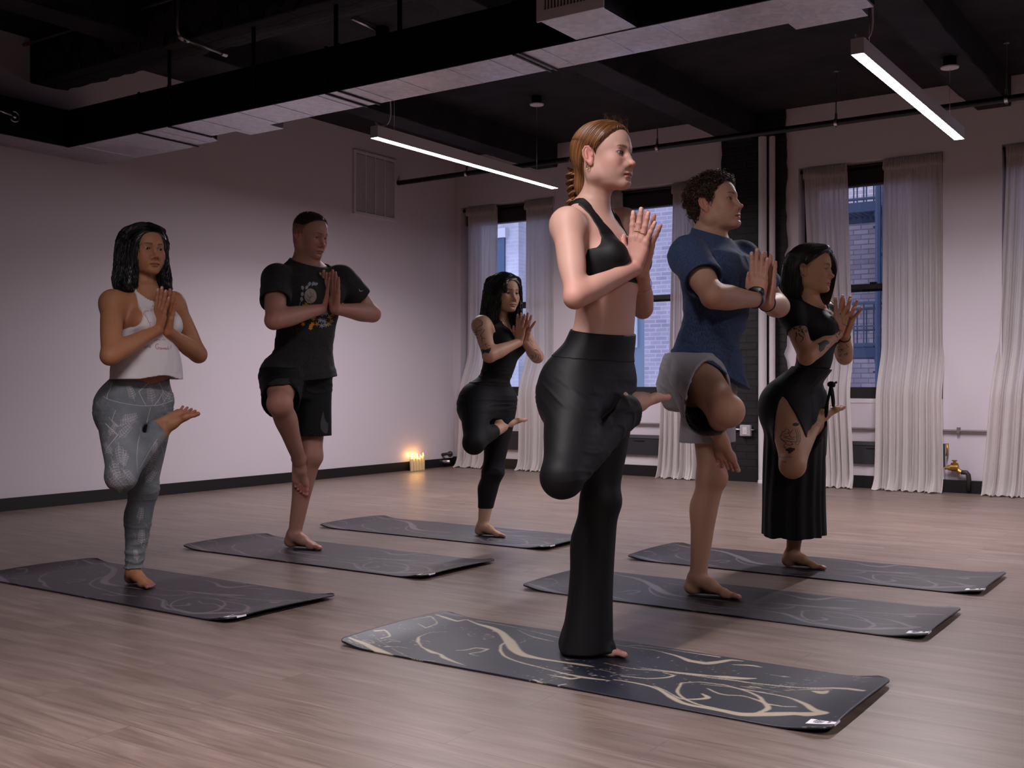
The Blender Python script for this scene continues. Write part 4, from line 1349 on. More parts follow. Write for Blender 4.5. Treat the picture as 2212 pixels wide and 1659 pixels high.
def hand_prims(S, grp, Wp, f, n, s, p, k_wrist=0.012):
    """Wp wrist, f towards the fingertips, n out of the back of the hand, thumb side = t; returns the fingertips"""
    f = unit(f); n = unit(n - f * (V(n) @ f)); t = unit(p['t'] - f * (V(p['t']) @ f) - n * (V(p['t']) @ n))
    Q = lambda x, y, z=0.0: V(Wp) + s * (x * f + y * t + z * n)
    fl = (n, 1.35)
    tips = []
    kn = [(.090, .027), (.094, .0085), (.089, -.0105), (.081, -.0275)]
    ln = [(.040, .024, .019), (.044, .028, .020), (.041, .026, .019), (.032, .019, .017)]
    rr = [(.0108, .0098, .0088, .0074), (.0110, .0100, .0090, .0076), (.0105, .0096, .0086, .0073), (.0094, .0085, .0076, .0064)]
    spread = p.get('spread', [6, 1, -4, -12])
    bend = p.get('bend', [0, 0, 0, 0])
    A = lambda *q: S.add(grp, *q)
    A(p_cone(Q(-.010, .008), Q(.020, .010), .0185 * s, .0175 * s, k_wrist, flat=(n, 1.2)))
    A(p_cone(Q(-.010, -.008), Q(.020, -.012), .0175 * s, .0165 * s, k_wrist, flat=(n, 1.2)))
    for i, (x, y) in enumerate(kn):
        A(p_cone(Q(.018, y * .45), Q(x - .006, y), .0160 * s, .0125 * s, .010 * s, flat=fl))
    A(p_cone(Q(.012, .014, -.006), Q(.046, .036, -.008), .0165 * s, .0125 * s, .012 * s))
    A(p_cone(Q(.012, -.016, -.006), Q(.050, -.026, -.006), .0135 * s, .0110 * s, .012 * s))
    # knuckle tendons
    for i, (x, y) in enumerate(kn):
        A(p_ell(Q(x - .002, y, .0060), V(.009, .0065, .0055) * s, np.stack([f, t, n]), .005 * s))
    palm = list(S.g[grp])
    for i, (x, y) in enumerate(kn):
        a = math.radians(spread[i])
        d = unit(f * math.cos(a) + t * math.sin(a))
        P0 = Q(x - .010, y, 0)
        P = Q(x, y, 0)
        gname = grp + '_f%d' % i
        S.add(gname, p_cone(P0, P, rr[i][0] * s, rr[i][0] * s, .004))
        bn = bend[i]
        for j, L in enumerate(ln[i]):
            b = math.radians(bn * (j + 0.5))
            dj = unit(d * math.cos(b) - n * math.sin(b))
            P2 = P + dj * L * s
            S.add(gname, p_cone(P, P2, rr[i][j] * s, rr[i][j + 1] * s, .003 * s))
            if j < 2: S.add(gname, p_ell(P2 + n * .001 * s, V(.0085, rr[i][j + 1] * .99, rr[i][j + 1] * .95), np.stack([dj, unit(np.cross(n, dj)), n]), .003 * s))
            P = P2
        tips.append((P, dj, n, rr[i][3] * s))
    tp = p.get('thumb', ((.050, .040, -.006), (.078, .056, -.006), (.104, .060, -.004)))
    T = [Q(*q) for q in tp]
    g2 = grp + '_t'
    S.add(g2, p_cone(Q(.022, .020, -.006), T[0], .0150 * s, .0120 * s, .004), p_cone(T[0], T[1], .0115 * s, .0100 * s, .004 * s), p_cone(T[1], T[2], .0100 * s, .0078 * s, .004 * s))
    tips.append((T[2], unit(T[2] - T[1]), unit(n * .5 + t * .8), .0078 * s))
    return tips


def foot_prims(S, grp, A0, t, u, m, s, sole=False, k=0.02, spread=0.0):
    """A0 ankle joint, t towards the toes, u out of the instep, m towards the big toe side"""
    t = unit(t); u = unit(u - t * (V(u) @ t)); m = unit(m - t * (V(m) @ t) - u * (V(m) @ u))
    Q = lambda x, y, z: V(A0) + s * (x * t + y * m + z * u)
    A = lambda *q: S.add(grp, *q)
    Rm = np.stack([t, m, u])
    A(p_ell(Q(-.028, 0, -.047), V(.030, .028, .029) * s, Rm, k))
    A(p_cone(Q(-.024, 0, -.008), Q(-.030, 0, -.040), .024 * s, .026 * s, .02 * s, flat=(m, 1.15)))
    A(p_cone(Q(.000, 0, -.014), Q(.060, .006, -.030), .033 * s, .027 * s, .02 * s))
    A(p_cone(Q(.050, .010, -.032), Q(.128, .022, -.055), .024 * s, .0165 * s, .02 * s))
    A(p_cone(Q(.050, -.006, -.040), Q(.118, -.018, -.059), .022 * s, .0140 * s, .02 * s))
    A(p_cone(Q(-.020, -.012, -.055), Q(.105, -.032, -.061), .018 * s, .0125 * s, .018 * s))
    A(p_cone(Q(-.005, .020, -.005), Q(-.003, .022, -.003), .013 * s, .013 * s, .014 * s))
    A(p_cone(Q(-.010, -.022, -.012), Q(-.008, -.024, -.010), .012 * s, .012 * s, .014 * s))
    A(p_cone(Q(.120, .026, -.060), Q(.140, .028, -.061), .0165 * s, .0150 * s, .012 * s))
    if sole:
        S.add(grp, p_plane(Q(0, 0, -.0755), -u, .004))
    toes = [((.142, .029), (.168, .028), (.186, .024), .0128, .0115), ((.140, .0105), (.164, .011), (.181, .010), .0085, .0078), ((.134, -.005), (.155, -.004), (.170, -.004), .0080, .0073),
            ((.126, -.0185), (.143, -.018), (.156, -.017), .0075, .0070), ((.114, -.031), (.129, -.030), (.140, -.028), .0075, .0068)]
    tips = []
    for i, (a, b, c, r0, r1) in enumerate(toes):
        zt = -.0755 + r1 + .001
        g = grp + '_t%d' % i
        sp = spread * (i - 2) * -.004
        S.add(g, p_cone(Q(a[0] - .018, a[1], -.061), Q(a[0], a[1], -.0595), r0 * s, r0 * s, .004), p_cone(Q(a[0], a[1], -.0595), Q(b[0], b[1] + sp * .5, -.0585 - .004 * (i > 0)), r0 * s, r1 * .92 * s, .004 * s),
              p_cone(Q(b[0], b[1] + sp * .5, -.0585 - .004 * (i > 0)), Q(c[0], c[1] + sp, zt), r1 * .92 * s, r1 * s, .004 * s))
        if sole: S.add(g, p_plane(Q(0, 0, -.0755), -u, .002))
        tips.append((Q(c[0], c[1] + sp, zt), unit(t * .9 + u * .1), u, r1 * s))
    return tips


def body(p):
    """p: dictionary describing one person; returns everything the clothes and the painter need"""
    Y0, H = p['Y0'], p['H']
    J = {k: at_y(a, b, Y0 + d) for k, (a, b, d) in p['J'].items()}
    for k, dv in p.get('adj', {}).items(): J[k] = J[k] + V(dv)
    male = p.get('male', False)
    S = SDF()
    q = H / 1.75
    # torso -------------------------------------------------
    spn = sorted([(at_y(x, y, Y0 + d)[2], at_y(x, y, Y0 + d)[0], Y0 + d) for y, x, d in p["spine"]])
    zs = [a[0] for a in spn]
    def spine(z):
        z = np.clip(z, zs[0], zs[-1])
        return pchip(zs, [(a[1], a[2]) for a in spn], np.atleast_1d(z))
    if male:
        st = [(.455, .052, .060, .082), (.50, .058, .066, .094), (.545, .058, .060, .092), (.59, .058, .052, .086), (.63, .058, .052, .085), (.67, .060, .055, .089), (.71, .064, .060, .095),
              (.745, .068, .063, .100), (.78, .060, .062, .098), (.805, .046, .054, .080), (.828, .036, .042, .050), (.845, .030, .034, .034)]
    else:
        st = [(.455, .050, .066, .084), (.50, .055, .078, .100), (.53, .057, .074, .101), (.56, .056, .062, .092), (.59, .053, .052, .080), (.62, .050, .047, .071), (.66, .050, .048, .072), (.70, .055, .054, .079),
              (.74, .057, .056, .084), (.78, .050, .054, .082), (.805, .038, .048, .068), (.825, .030, .038, .042), (.84, .026, .031, .030)]
    ZN = J['neck'][2]
    fit = p.get('zfit', (.455 * H, .84 * H))
    z_of = lambda f: np.interp(f, (.455, .84), (fit[0], ZN + .012 * H))
    sc = p.get('tw', {})
    rows = []
    for (f, af, ab, b) in st:
        z = z_of(f)
        cx, cy = spine(z)[0]
        wk = np.interp(f, (.5, .62, .74, .84), sc.get('w', (1, 1, 1, 1)))
        dk = np.interp(f, (.5, .62, .74, .84), sc.get('d', (1, 1, 1, 1)))
        rows.append((z, cx, cy, af * H * dk, ab * H * dk, b * H * wk))
    S.rows = rows
    PC = SDF()
    def M(piece, *q):
        S.add('main', *q); PC.add(piece, *q)
    M('torso', p_loft(rows, .03))
    if not male:
        bz = z_of(.735); cx, cy = spine(bz)[0]; bs = p.get('bust', 1.0)
        for y in (-1, 1):
            M('torso', p_ell((cx + .040 * H, cy + y * .046 * H, bz), V(.036, .036, .037) * H * bs, None, .035))
        for y in (-1, 1):  # buttocks
            bz2 = z_of(.495); c2 = spine(bz2)[0]
            M('torso', p_ell((c2[0] - .030 * H, c2[1] + y * .040 * H, bz2 - .012 * H), V(.046, .048, .052) * H, None, .05))
    else:
        bz = z_of(.755); cx, cy = spine(bz)[0]
        for y in (-1, 1):
            M('torso', p_ell((cx + .040 * H, cy + y * .050 * H, bz), V(.030, .050, .036) * H, None, .035))
            c2 = spine(z_of(.50))[0]
            M('torso', p_ell((c2[0] - .030 * H, c2[1] + y * .040 * H, z_of(.495)), V(.042, .044, .048) * H, None, .04))
    # head and neck
    hs = p.get('head_s', 1.0)
    yaw, pit, rol = (math.radians(a) for a in p.get('head', (0, 0, 0)))
    fw = V(math.cos(yaw) * math.cos(pit), math.sin(yaw) * math.cos(pit), math.sin(pit))
    lf = V(-math.sin(yaw), math.cos(yaw), 0)
    up = np.cross(fw, lf)
    lf, up = lf * math.cos(rol) + up * math.sin(rol), up * math.cos(rol) - lf * math.sin(rol)
    R = np.stack([fw, lf, up])
    o = J['ear'] + lf * .074 * hs + fw * .012 * hs
    nk = (.036 if male else .029) * H * p.get('neck_r', 1.0) * .98
    nb = J['neck']
    top = o + R[0] * -.012 * hs + R[2] * -.035 * hs
    c_ = spine(nb[2])[0]
    base = V(c_[0] - .004 * H, c_[1], nb[2] - .012 * H)
    M('torso', p_limb(base, top, prof((0, nk * 1.14), (.35, nk * .98), (.7, nk * .95), (1, nk * 1.02)), .025))
    for y in (-1, 1):
        S.add('main', p_cone(o + (R[0] * -.020 + R[1] * y * .050 + R[2] * -.030) * hs, base + V(.032, y * .016, -.012) * q, .011 * q, .009 * q, .018))
        sh = J['shR'] if y < 0 else J['shL']
        M('torso', p_cone(base + V(-.018, y * .024, .030) * q, sh + V(-.012, -y * .030, .004), (.034 if male else .027) * q, .034 * q, .05))
        M('torso', p_cone(base + V(.036, y * .020, -.020) * q, sh + V(.014, 0, .018), .011 * q, .011 * q, .016))
    X = head_prims(S, o, R, hs, p)
    # arms
    ua, el, fa, wr = p.get('arm', (.056, .045, .050, .031) if male else (.044, .037, .040, .0255))
    tips = {}
    for sd in 'RL':
        sh, eb, w_ = J['sh' + sd], J['el' + sd], J['wr' + sd]
        y = -1 if sd == 'R' else 1
        M('torso', p_ell(sh + V(0, y * .004, -.010) * q, V(ua * 1.16, ua * 1.08, ua * 1.18), None, .05))
        up_l = p_limb(sh, eb, prof((0, ua * 1.10), (.3, ua * 1.06), (.55, ua), (.85, el * 1.02), (1, el * .98)), .035)
        M('uarm' + sd, up_l)
        pr_f = prof((0, el * .98), (.12, fa * 1.0), (.28, fa * 1.03), (.6, fa * .82), (.88, wr * 1.04), (1, wr))
        fn_ = np.cross(unit(w_ - eb), V(0, 0, 1))
        g = 'arm' + sd
        S.add(g, p_limb(sh + .35 * (eb - sh), eb, prof((0, ua * 1.04), (.4, ua * .98), (.8, el * 1.03), (1, el * .98)), .0), p_limb(eb, w_, pr_f, .022))
        S.add(g, p_cone(eb - unit((sh + w_) / 2 - eb) * el * .42, eb - unit((sh + w_) / 2 - eb) * el * .40, el * .62, el * .62, .02))
    for sd in 'RL':
        hp = p['hand' + sd]
        g = 'hand' + sd
        wpt = J['wr' + sd]
        eb = J['el' + sd]
        S.add(g, p_cone(eb + .72 * (wpt - eb), wpt, wr * 1.06 + .002, wr * .98, .0))
        tips[sd] = hand_prims(S, g, wpt + unit(V(hp['f'])) * .012, V(hp['f']), V(hp['n']), p.get('hand_s', 0.96), hp)
    # legs
    th, kn, cf, ak = p.get('leg', (.086, .060, .058, .038) if male else (.084, .057, .055, .034))
    for sd in 'RL':
        hp, kj, aj = J['hip' + sd], J['kn' + sd], J['an' + sd]
        y = -1 if sd == 'R' else 1
        tk = p.get('th' + sd, 1.0)
        g = 'leg' + sd
        # femur starts a little outside and below the joint
        h2 = hp + (kj - hp) * .05
        M('thigh' + sd, p_limb(h2, kj, prof((0, th * 1.06 * tk), (.25, th * 1.03 * tk), (.6, th * .86 * tk), (.88, kn * 1.02), (1, kn)), .045))
        if sd == 'R' and p.get('glute', 1): M('thigh' + sd, p_ell(h2 + .14 * (kj - h2) + V(-.030, -.012, 0) * q, V(.080, .076, .115) * q * (.92 if male else 1) * p.get('glute', 1), None, .05))
        kf = unit((hp + aj) / 2 - kj)  # towards the inside of the bend
        bent = np.linalg.norm((hp + aj) / 2 - kj) > .12
        S.add(g, p_limb(h2 + .35 * (kj - h2), kj, prof((0, th * .99 * tk), (.4, th * .84 * tk), (.8, kn * 1.03), (1, kn)), .0))
        bk = V(-1, 0, 0) if not bent else kf
        bk = unit(bk - unit(aj - kj) * (bk @ unit(aj - kj)))
        off = np.outer(prof((0, .0), (.15, .006), (.32, .016), (.6, .008), (1, 0)), bk) * q
        S.add(g, p_limb(kj, aj, prof((0, kn * .97), (.12, cf * .98), (.3, cf * 1.04), (.55, cf * .84), (.8, ak * 1.08), (.93, ak * .98), (1, ak * 1.0)), .03, off=off))
        pat = kj - bk * kn * .62 if not bent else kj - kf * kn * .35
        S.add(g, p_ell(pat, V(.026, .026, .030) * q, None, .03))
    fs = p.get('foot_s', 1.0)
    fa_ = math.radians(p.get('foot_yaw', 5))
    an = J['anL'].copy()
    an[2] = .0755 * fs + p.get('floor', .0078)
    J['anL'] = an
    tF = V(math.cos(fa_), math.sin(fa_), 0)
    tips['footL'] = foot_prims(S, 'legL', an, tF, V(0, 0, 1), V(math.sin(fa_), -math.cos(fa_), 0), fs, sole=True, spread=1)
    ft = p['footR']
    tips['footR'] = foot_prims(S, 'legR', J['anR'], V(ft['t']), V(ft['u']), V(ft['m']), fs, spread=ft.get('spread', 0))
    return dict(S=S, PC=PC, J=J, R=R, o=o, X=X, hs=hs, tips=tips, H=H, q=q, spine=spine, z_of=z_of, rows=rows, base=base, Y0=Y0)


def head_local(B, P):
    return ((P - B['o']) @ B['R'].T) / B['hs']




def paint_skin(B, p, P):
    """skin colour: lips, brows, blush, nails, stubble, ink; shade painted in eye sockets, mouth line, nostrils"""
    base = V(p['skin']); red = V(p.get('skin_red', base * V(1.05, .72, .70)))
    c = np.tile(base, (len(P), 1))
    def mix(m, col):
        nonlocal c
        m = np.clip(m, 0, 1)[:, None]
        c = c * (1 - m) + V(col) * m
    mott = vnoise(P, 38) * .5 + vnoise(P, 90) * .3
    c = c * (1 + .035 * mott)[:, None]
    L = head_local(B, P)
    x, y, z = L.T
    ay = np.abs(y)
    inh = (z > -.12) & (x > .0)
    # blush, nose tip, ears
    mix(.50 * np.exp(-(((ay - .040) / .020) ** 2 + ((z + .020) / .020) ** 2)) * inh, red)
    mix(.55 * np.exp(-((y / .012) ** 2 + ((z + .028) / .011) ** 2)) * (x > .085), red)
    mix(.6 * sstep(.0735, .078, ay) * (x < .03) * (x > -.05) * (np.abs(z) < .045), red)
    mix(p.get('socket_shade', .25) * np.exp(-(((ay - .031) / .016) ** 2 + ((z - .004) / .010) ** 2)) * inh, base * V(.70, .55, .55))  # eye socket shade painted into the skin colour
    # lips
    lz = p.get('mouth_z', -.0608)
    hu = (.0082 - 13. * ay ** 2) * p.get('lip', 1); hl = (.0108 - 20. * ay ** 2) * p.get('lip', 1)
    lm = sstep(1.12, .82, np.where(z > lz, (z - lz) / np.maximum(hu, 1e-4), (lz - z) / np.maximum(hl, 1e-4))) * sstep(.025, .022, ay) * (x > .066)
    mix(.85 * lm, p.get('lips', (.35, .11, .10)))
    mix(.7 * sstep(.0022, .0010, np.abs(z - lz)) * sstep(.026, .022, ay) * (x > .066), V(p.get('lips', (.35, .11, .10))) * .3)  # crease shade painted along the line between the lips
    # brows
    bz = .0265 + .0035 * np.sin(np.clip((ay - .012) / .034, 0, 1) * math.pi * .8) + p.get('brow_z', 0)
    bw = np.interp(ay, (.010, .016, .032, .046), (.0022, .0036, .0030, .0010)) * p.get('brow_w', 1.0)
    nb = .75 + .35 * vnoise(P, 420)
    mix(sstep(1.5, .6, np.abs(z - bz) / bw) * nb * sstep(.009, .014, ay) * sstep(.048, .042, ay) * (x > .04), p.get('brow_c', (.03, .02, .015)))
    # lash line
    op_ = p.get('eye_open', 1.0)
    e = np.sqrt(((ay - .031) / .0135) ** 2 + ((z - .009 + .0010 * (2 - op_)) / (.0050 * op_ + .0004)) ** 2)
    ring = sstep(1.38, 1.05, e) * sstep(.60, .85, e) * (x > .05)
    mix((.35 + .5 * sstep(.006, .011, z)) * ring * p.get('lash', 1.0), p.get('lash_c', (.02, .012, .01)))
    # nostrils: shade of the hollows painted dark
    mix(.8 * (np.exp(-(((ay - .0062) / .003) ** 2 + ((z + .0375) / .003) ** 2 + ((x - .098) / .005) ** 2))), (.05, .015, .01))
    # colour of cropped hair on the scalp
    if 'scalp' in p:
        f = p['scalp'](L)
        mix(f * (.8 + .3 * vnoise(P, 300)), p['hair_c'])
    if p.get('stubble'):
        mix(p['stubble'] * sstep(-.045, -.065, z) * (x > -.02) * (z > -.12), base * V(.55, .50, .52))
    # knees, elbows, hands, feet are redder
    J = B['J']
    for k, r, a in (('knR', .07, .35), ('knL', .07, .35), ('elR', .06, .45), ('elL', .06, .45), ('wrR', .16, .22), ('wrL', .16, .22)):
        d = np.linalg.norm(P - J[k], axis=1)
        mix(a * np.exp(-(d / r) ** 2), red)
    for k in ('R', 'L'):
        for (T, d, n, r) in B['tips'][k]:
            v = P - T
            mix(.35 * np.exp(-(np.linalg.norm(v, axis=1) / .022) ** 2), red)
            a_ = v @ d; b_ = v @ n; l_ = v @ np.cross(d, n)
            m = (b_ > r * .35) & (b_ < r * 1.6) & (np.abs(l_) < r * .78) & (a_ > -r * .9) & (a_ < r * 1.1)
            mix(.7 * m, p.get('nail', (.75, .50, .45)))
    for k in ('footR', 'footL'):
        for (T, d, n, r) in B['tips'][k]:
            v = P - T
            mix(.35 * np.exp(-(np.linalg.norm(v, axis=1) / .035) ** 2), red)
            a_ = v @ d; b_ = v @ n; l_ = v @ np.cross(d, n)
            m = (b_ > r * .45) & (b_ < r * 1.4) & (np.linalg.norm(v, axis=1) < .02) & (np.abs(l_) < r * .7) & (a_ > -r * .5) & (a_ < r * .8)
            mix(.8 * m, p.get('toenail', (.70, .45, .40)))
    if 'ink' in p: c = p['ink'](B, P, c)
    return c


def skin_mat(name, gloss=.52):
    m = new_mat(name, rough=gloss, spec=.32)
    a = N(m, 'ShaderNodeAttribute', attribute_name='Col')
    LK(m, a.outputs['Color'], bsdf(m).inputs['Base Color'])
    b = bsdf(m)
    b.inputs['Subsurface Weight'].default_value = .12
    b.inputs['Subsurface Radius'].default_value = (.012, .005, .003)
    b.inputs['Subsurface Scale'].default_value = 1.0
    v = coords(m)
    bump(m, noise(m, v, 420, 3), .12, .002)
    return m


def make_body(B, p, root, h, groups=None):
    S = B['S']
    f = S.fn(kg=.003)
    J = B['J']; H = B['H']
    allp = np.array([v for v in J.values()])
    lo = allp.min(0) - V(.20, .14, .0); hi = allp.max(0) + V(.22, .14, .24)
    lo[2] = -.02
    o, hs = B['o'], B['hs']
    hc = B['X'](0, 0, 0)
    head_box = (hc - V(.14, .115, .135) * hs, hc + V(.15, .115, .15) * hs, h * .42)
    tp = np.array([t[0] for k in 'RL' for t in B['tips'][k]] + [J['wrR'], J['wrL']])
    hand_box = (tp.min(0) - V(.030, .035, .030), tp.max(0) + V(.030, .035, .030), h * .55)
    fine = [head_box, hand_box]
    for k, a in (('footR', 'anR'), ('footL', 'anL')):
        tp = np.array([t[0] for t in B['tips'][k]])
        c = tp.mean(0) * .75 + J[a] * .25
        r = .075
        lo2 = np.minimum(tp.min(0), c) - .025; hi2 = np.maximum(tp.max(0), c) + .025
        if k == 'footL': lo2[2] = -.01
        fine.append((lo2, hi2, h * .6))
    v, fc = multi_res(f, lo, hi, h, fine)
    si, sn = seam_fix(f, v, fine, h)
    cols = paint_skin(B, p, v)
    ob = mesh_obj('body', v, fc, skin_mat('skin'), root, True, cols)
    vn = np.zeros(len(v) * 3, dtype=np.float32); ob.data.vertex_normals.foreach_get('vector', vn)
    vn = vn.reshape(-1, 3); vn[si] = sn
    ob.data.normals_split_custom_set_from_vertices(vn.tolist())
    # eyes
    gz = p.get('gaze', (0, 0))
    for y in (-1, 1):
        c = B['X'](.0668, y * .0315, .0085)
        R = B['R']
        a, b = math.radians(gz[0]), math.radians(gz[1])
        g = unit(R[0] * math.cos(a) * math.cos(b) + R[1] * math.sin(a) + R[2] * math.sin(b))
        r = .0136 * B['hs']
        sx = unit(np.cross(V(0, 0, 1), g)); sy = np.cross(g, sx)
        vs, cs, fs_ = [], [], []
        rings, seg = 26, 24
        for i in range(rings + 1):
            th = math.pi * (i / rings) ** 1.15
            for k_ in range(seg):
                ph = 2 * math.pi * k_ / seg
                rr = r * (1.035 if th < .42 else 1.0)
                vs.append(c + rr * (math.cos(th) * g + math.sin(th) * (math.cos(ph) * sx + math.sin(ph) * sy)))
                cs.append((.006, .005, .005) if th < .19 else (p.get('iris', (.10, .05, .025)) if th < .44 else ((.02, .015, .012) if th < .48 else (.40, .36, .34))))
        for i in range(rings):
            for k_ in range(seg):
                fs_.append([i * seg + k_, (i + 1) * seg + k_, (i + 1) * seg + (k_ + 1) % seg, i * seg + (k_ + 1) % seg])
        em = bpy.data.materials.get('eyeball')
        if em is None:
            em = new_mat('eyeball', rough=.12, spec=.6)
            at = N(em, 'ShaderNodeAttribute', attribute_name='Col')
            LK(em, at.outputs['Color'], bsdf(em).inputs['Base Color'])
        mesh_obj('eye', vs, fs_, em, root, True, np.array(cs))
    return ob

# ------------------------------------------------------------------ clothes
RV = V(math.cos(YAW), math.sin(YAW), 0)


def ridge(P, sc, seed=0.0):
    """crease-like folds, 0..1"""
    n = vnoise(P + seed, sc)
    n2 = vnoise(P + seed + 7.3, np.asarray(sc) * 2.1)
    return np.clip(1 - np.abs(n * .8 + n2 * .35) * 2.6, 0, 1) ** 1.5


def fabric_mat(name, col, rough=.85, sheen=.15, weave=900, heather=0.0, col2=None, bumps=.10, spec=.25):
    m = new_mat(name, col, rough, spec=spec)
    b = bsdf(m)
    b.inputs['Sheen Weight'].default_value = sheen
    b.inputs['Sheen Roughness'].default_value = .5
    v = coords(m)
    if heather:
        n1 = noise(m, coords(m, (1, 1, .35)), 260, 3, .7)
        r = ramp(m, n1, [(.35, tuple(c * (1 - heather) for c in col)), (.65, col2 or tuple(min(1, c * (1 + heather)) for c in col))])
        LK(m, r.outputs[0], b.inputs['Base Color'])
    bump(m, noise(m, v, weave, 2), bumps, .001)
    return m


def tube_f(a, b, pr, drop=None, th=.004, k=0.0, flat=None):
    """outer field of a sleeve from a to b; drop = offset profile"""
    return p_limb(a, b, pr, k, off=drop, flat=flat).f


def garment(name, f, lo, hi, h, mat, root, label=None, paint=None):
    v, fc = polygonise(f, lo, hi, h)
    o = mesh_obj(name, v, fc, mat, root, True, None if paint is None else paint(v))
    if label: o['label'] = label
    return o


def simple(fn):
    return lambda P, c=None, R=1e9: fn(P)


def hollow(f, inner, where):
    """cut the inner field out of f where the region field is negative"""
    def g(P, c=None, R=1e9):
        return np.maximum(f(P, c, R), -np.maximum(inner(P), where(P)))
    return g


def ring_around(name, f_body, c, n, r, w, t, h, mat, root, box=.06, label=None):
    """a band worn on the body: an inflated slice of it around c with axis n"""
    n = unit(n)
    def g(P, cc=None, R=1e9):
        d = f_body(P, cc, R) - t
        return np.maximum(np.maximum(d, np.abs((P - c) @ n) - w / 2), np.linalg.norm(P - c, axis=1) - r)
    v, fc = polygonise(g, V(c) - box, V(c) + box, h)
    if not len(v): return None
    o = mesh_obj(name, v, fc, mat, root, True)
    if label: o['label'] = label
    return o


def lanyard(name, pts, r, mat, parent, seg=8, label=None):
    mb = MB().tube(pts, r, seg)
    o = mb.build(name, mat, parent, True)
    if label: o['label'] = label
    return o




def sleeves(B, tt, r0, r1, inf=.005):
    out = []
    for sd in 'RL':
        a, b = B['J']['sh' + sd], B['J']['el' + sd]
        e = a + (b - a) * tt
        n = unit(b - a)
        arm = B['PC'].fn(['torso', 'uarm' + sd], kg=.035, inflate=inf)
        tube = p_limb(a, b, prof((0, r0), (tt, r1), (1, r1 * 1.06)), 0).f
        out.append((e, n, tube, arm))
    return out


def shirt(B, p, root, mat, inf, sleeve_t, sleeve_r, hem, loose, folds, h, neck, name='t_shirt', label=None):
    """hem: list of clipping (point, normal); neck: (centre, radius, normal, collar height)"""
    PC, J = B['PC'], B['J']
    core = PC.fn(['torso', 'thighR', 'thighL'], kg=.03, inflate=inf)
    rows = [(z, cx + loose.get('x', 0), cy, af + loose['f'], ab + loose['b'], b + loose['w']) for (z, cx, cy, af, ab, b) in B['rows'] if z > loose['z0'] and z < B['z_of'](.80)]
    z0 = rows[0]
    for dz in (.05, .12, .20): rows.append((z0[0] - dz, z0[1] + loose.get('dx', 0) * dz, z0[2], z0[3] + loose.get('ff', .0) * dz, z0[4] + loose.get('fb', 0) * dz, z0[5] + loose.get('fw', .0) * dz))
    loft = p_loft(rows, 0).f
    sl = sleeves(B, sleeve_t, *sleeve_r, inf=inf)
    def f(P, c=None, R=1e9):
        d = smin(core(P, c, R), loft(P), .03)
        s_ = None
        for (e, n, g, arm) in sl:
            cut = (P - e) @ n
            gv = g(P)
            v = np.maximum(gv, cut)
            v = np.maximum(v, -np.maximum(gv + .004, -cut - .05))
            d = smin(smin(d, np.maximum(arm(P, c, R), cut + .03), .0), v, .03)
        d = d - folds(P)
        for hm in hem:
            d = np.maximum(d, hm(P) if callable(hm) else (P - V(hm[0])) @ unit(hm[1]))
        cpt, rad, nn, up = neck
        nn = unit(nn)
        w = P - V(cpt)
        s = w @ nn
        rr = np.linalg.norm(w - s[:, None] * nn, axis=1)
        d = np.maximum(d, -np.maximum(rr - rad, -s - .07))
        d = np.maximum(d, -np.maximum(up - s, rr - .115))
        return d
    lo = np.minimum(J['shR'], J['shL']) - V(.20, .20, .66); hi = np.maximum(J['shR'], J['shL']) + V(.24, .20, .14)
    lo = np.minimum(lo, np.minimum(J['elR'], J['elL']) - .10); hi = np.maximum(hi, np.maximum(J['elR'], J['elL']) + .10)
    lo[2] = min(J['shR'][2] - .66, lo[2]) if False else J['shR'][2] - .66
    return garment(name, f, lo, hi, h, mat, root, label)


def yy(P, B):
    return P[:, 1] - B['Y0']


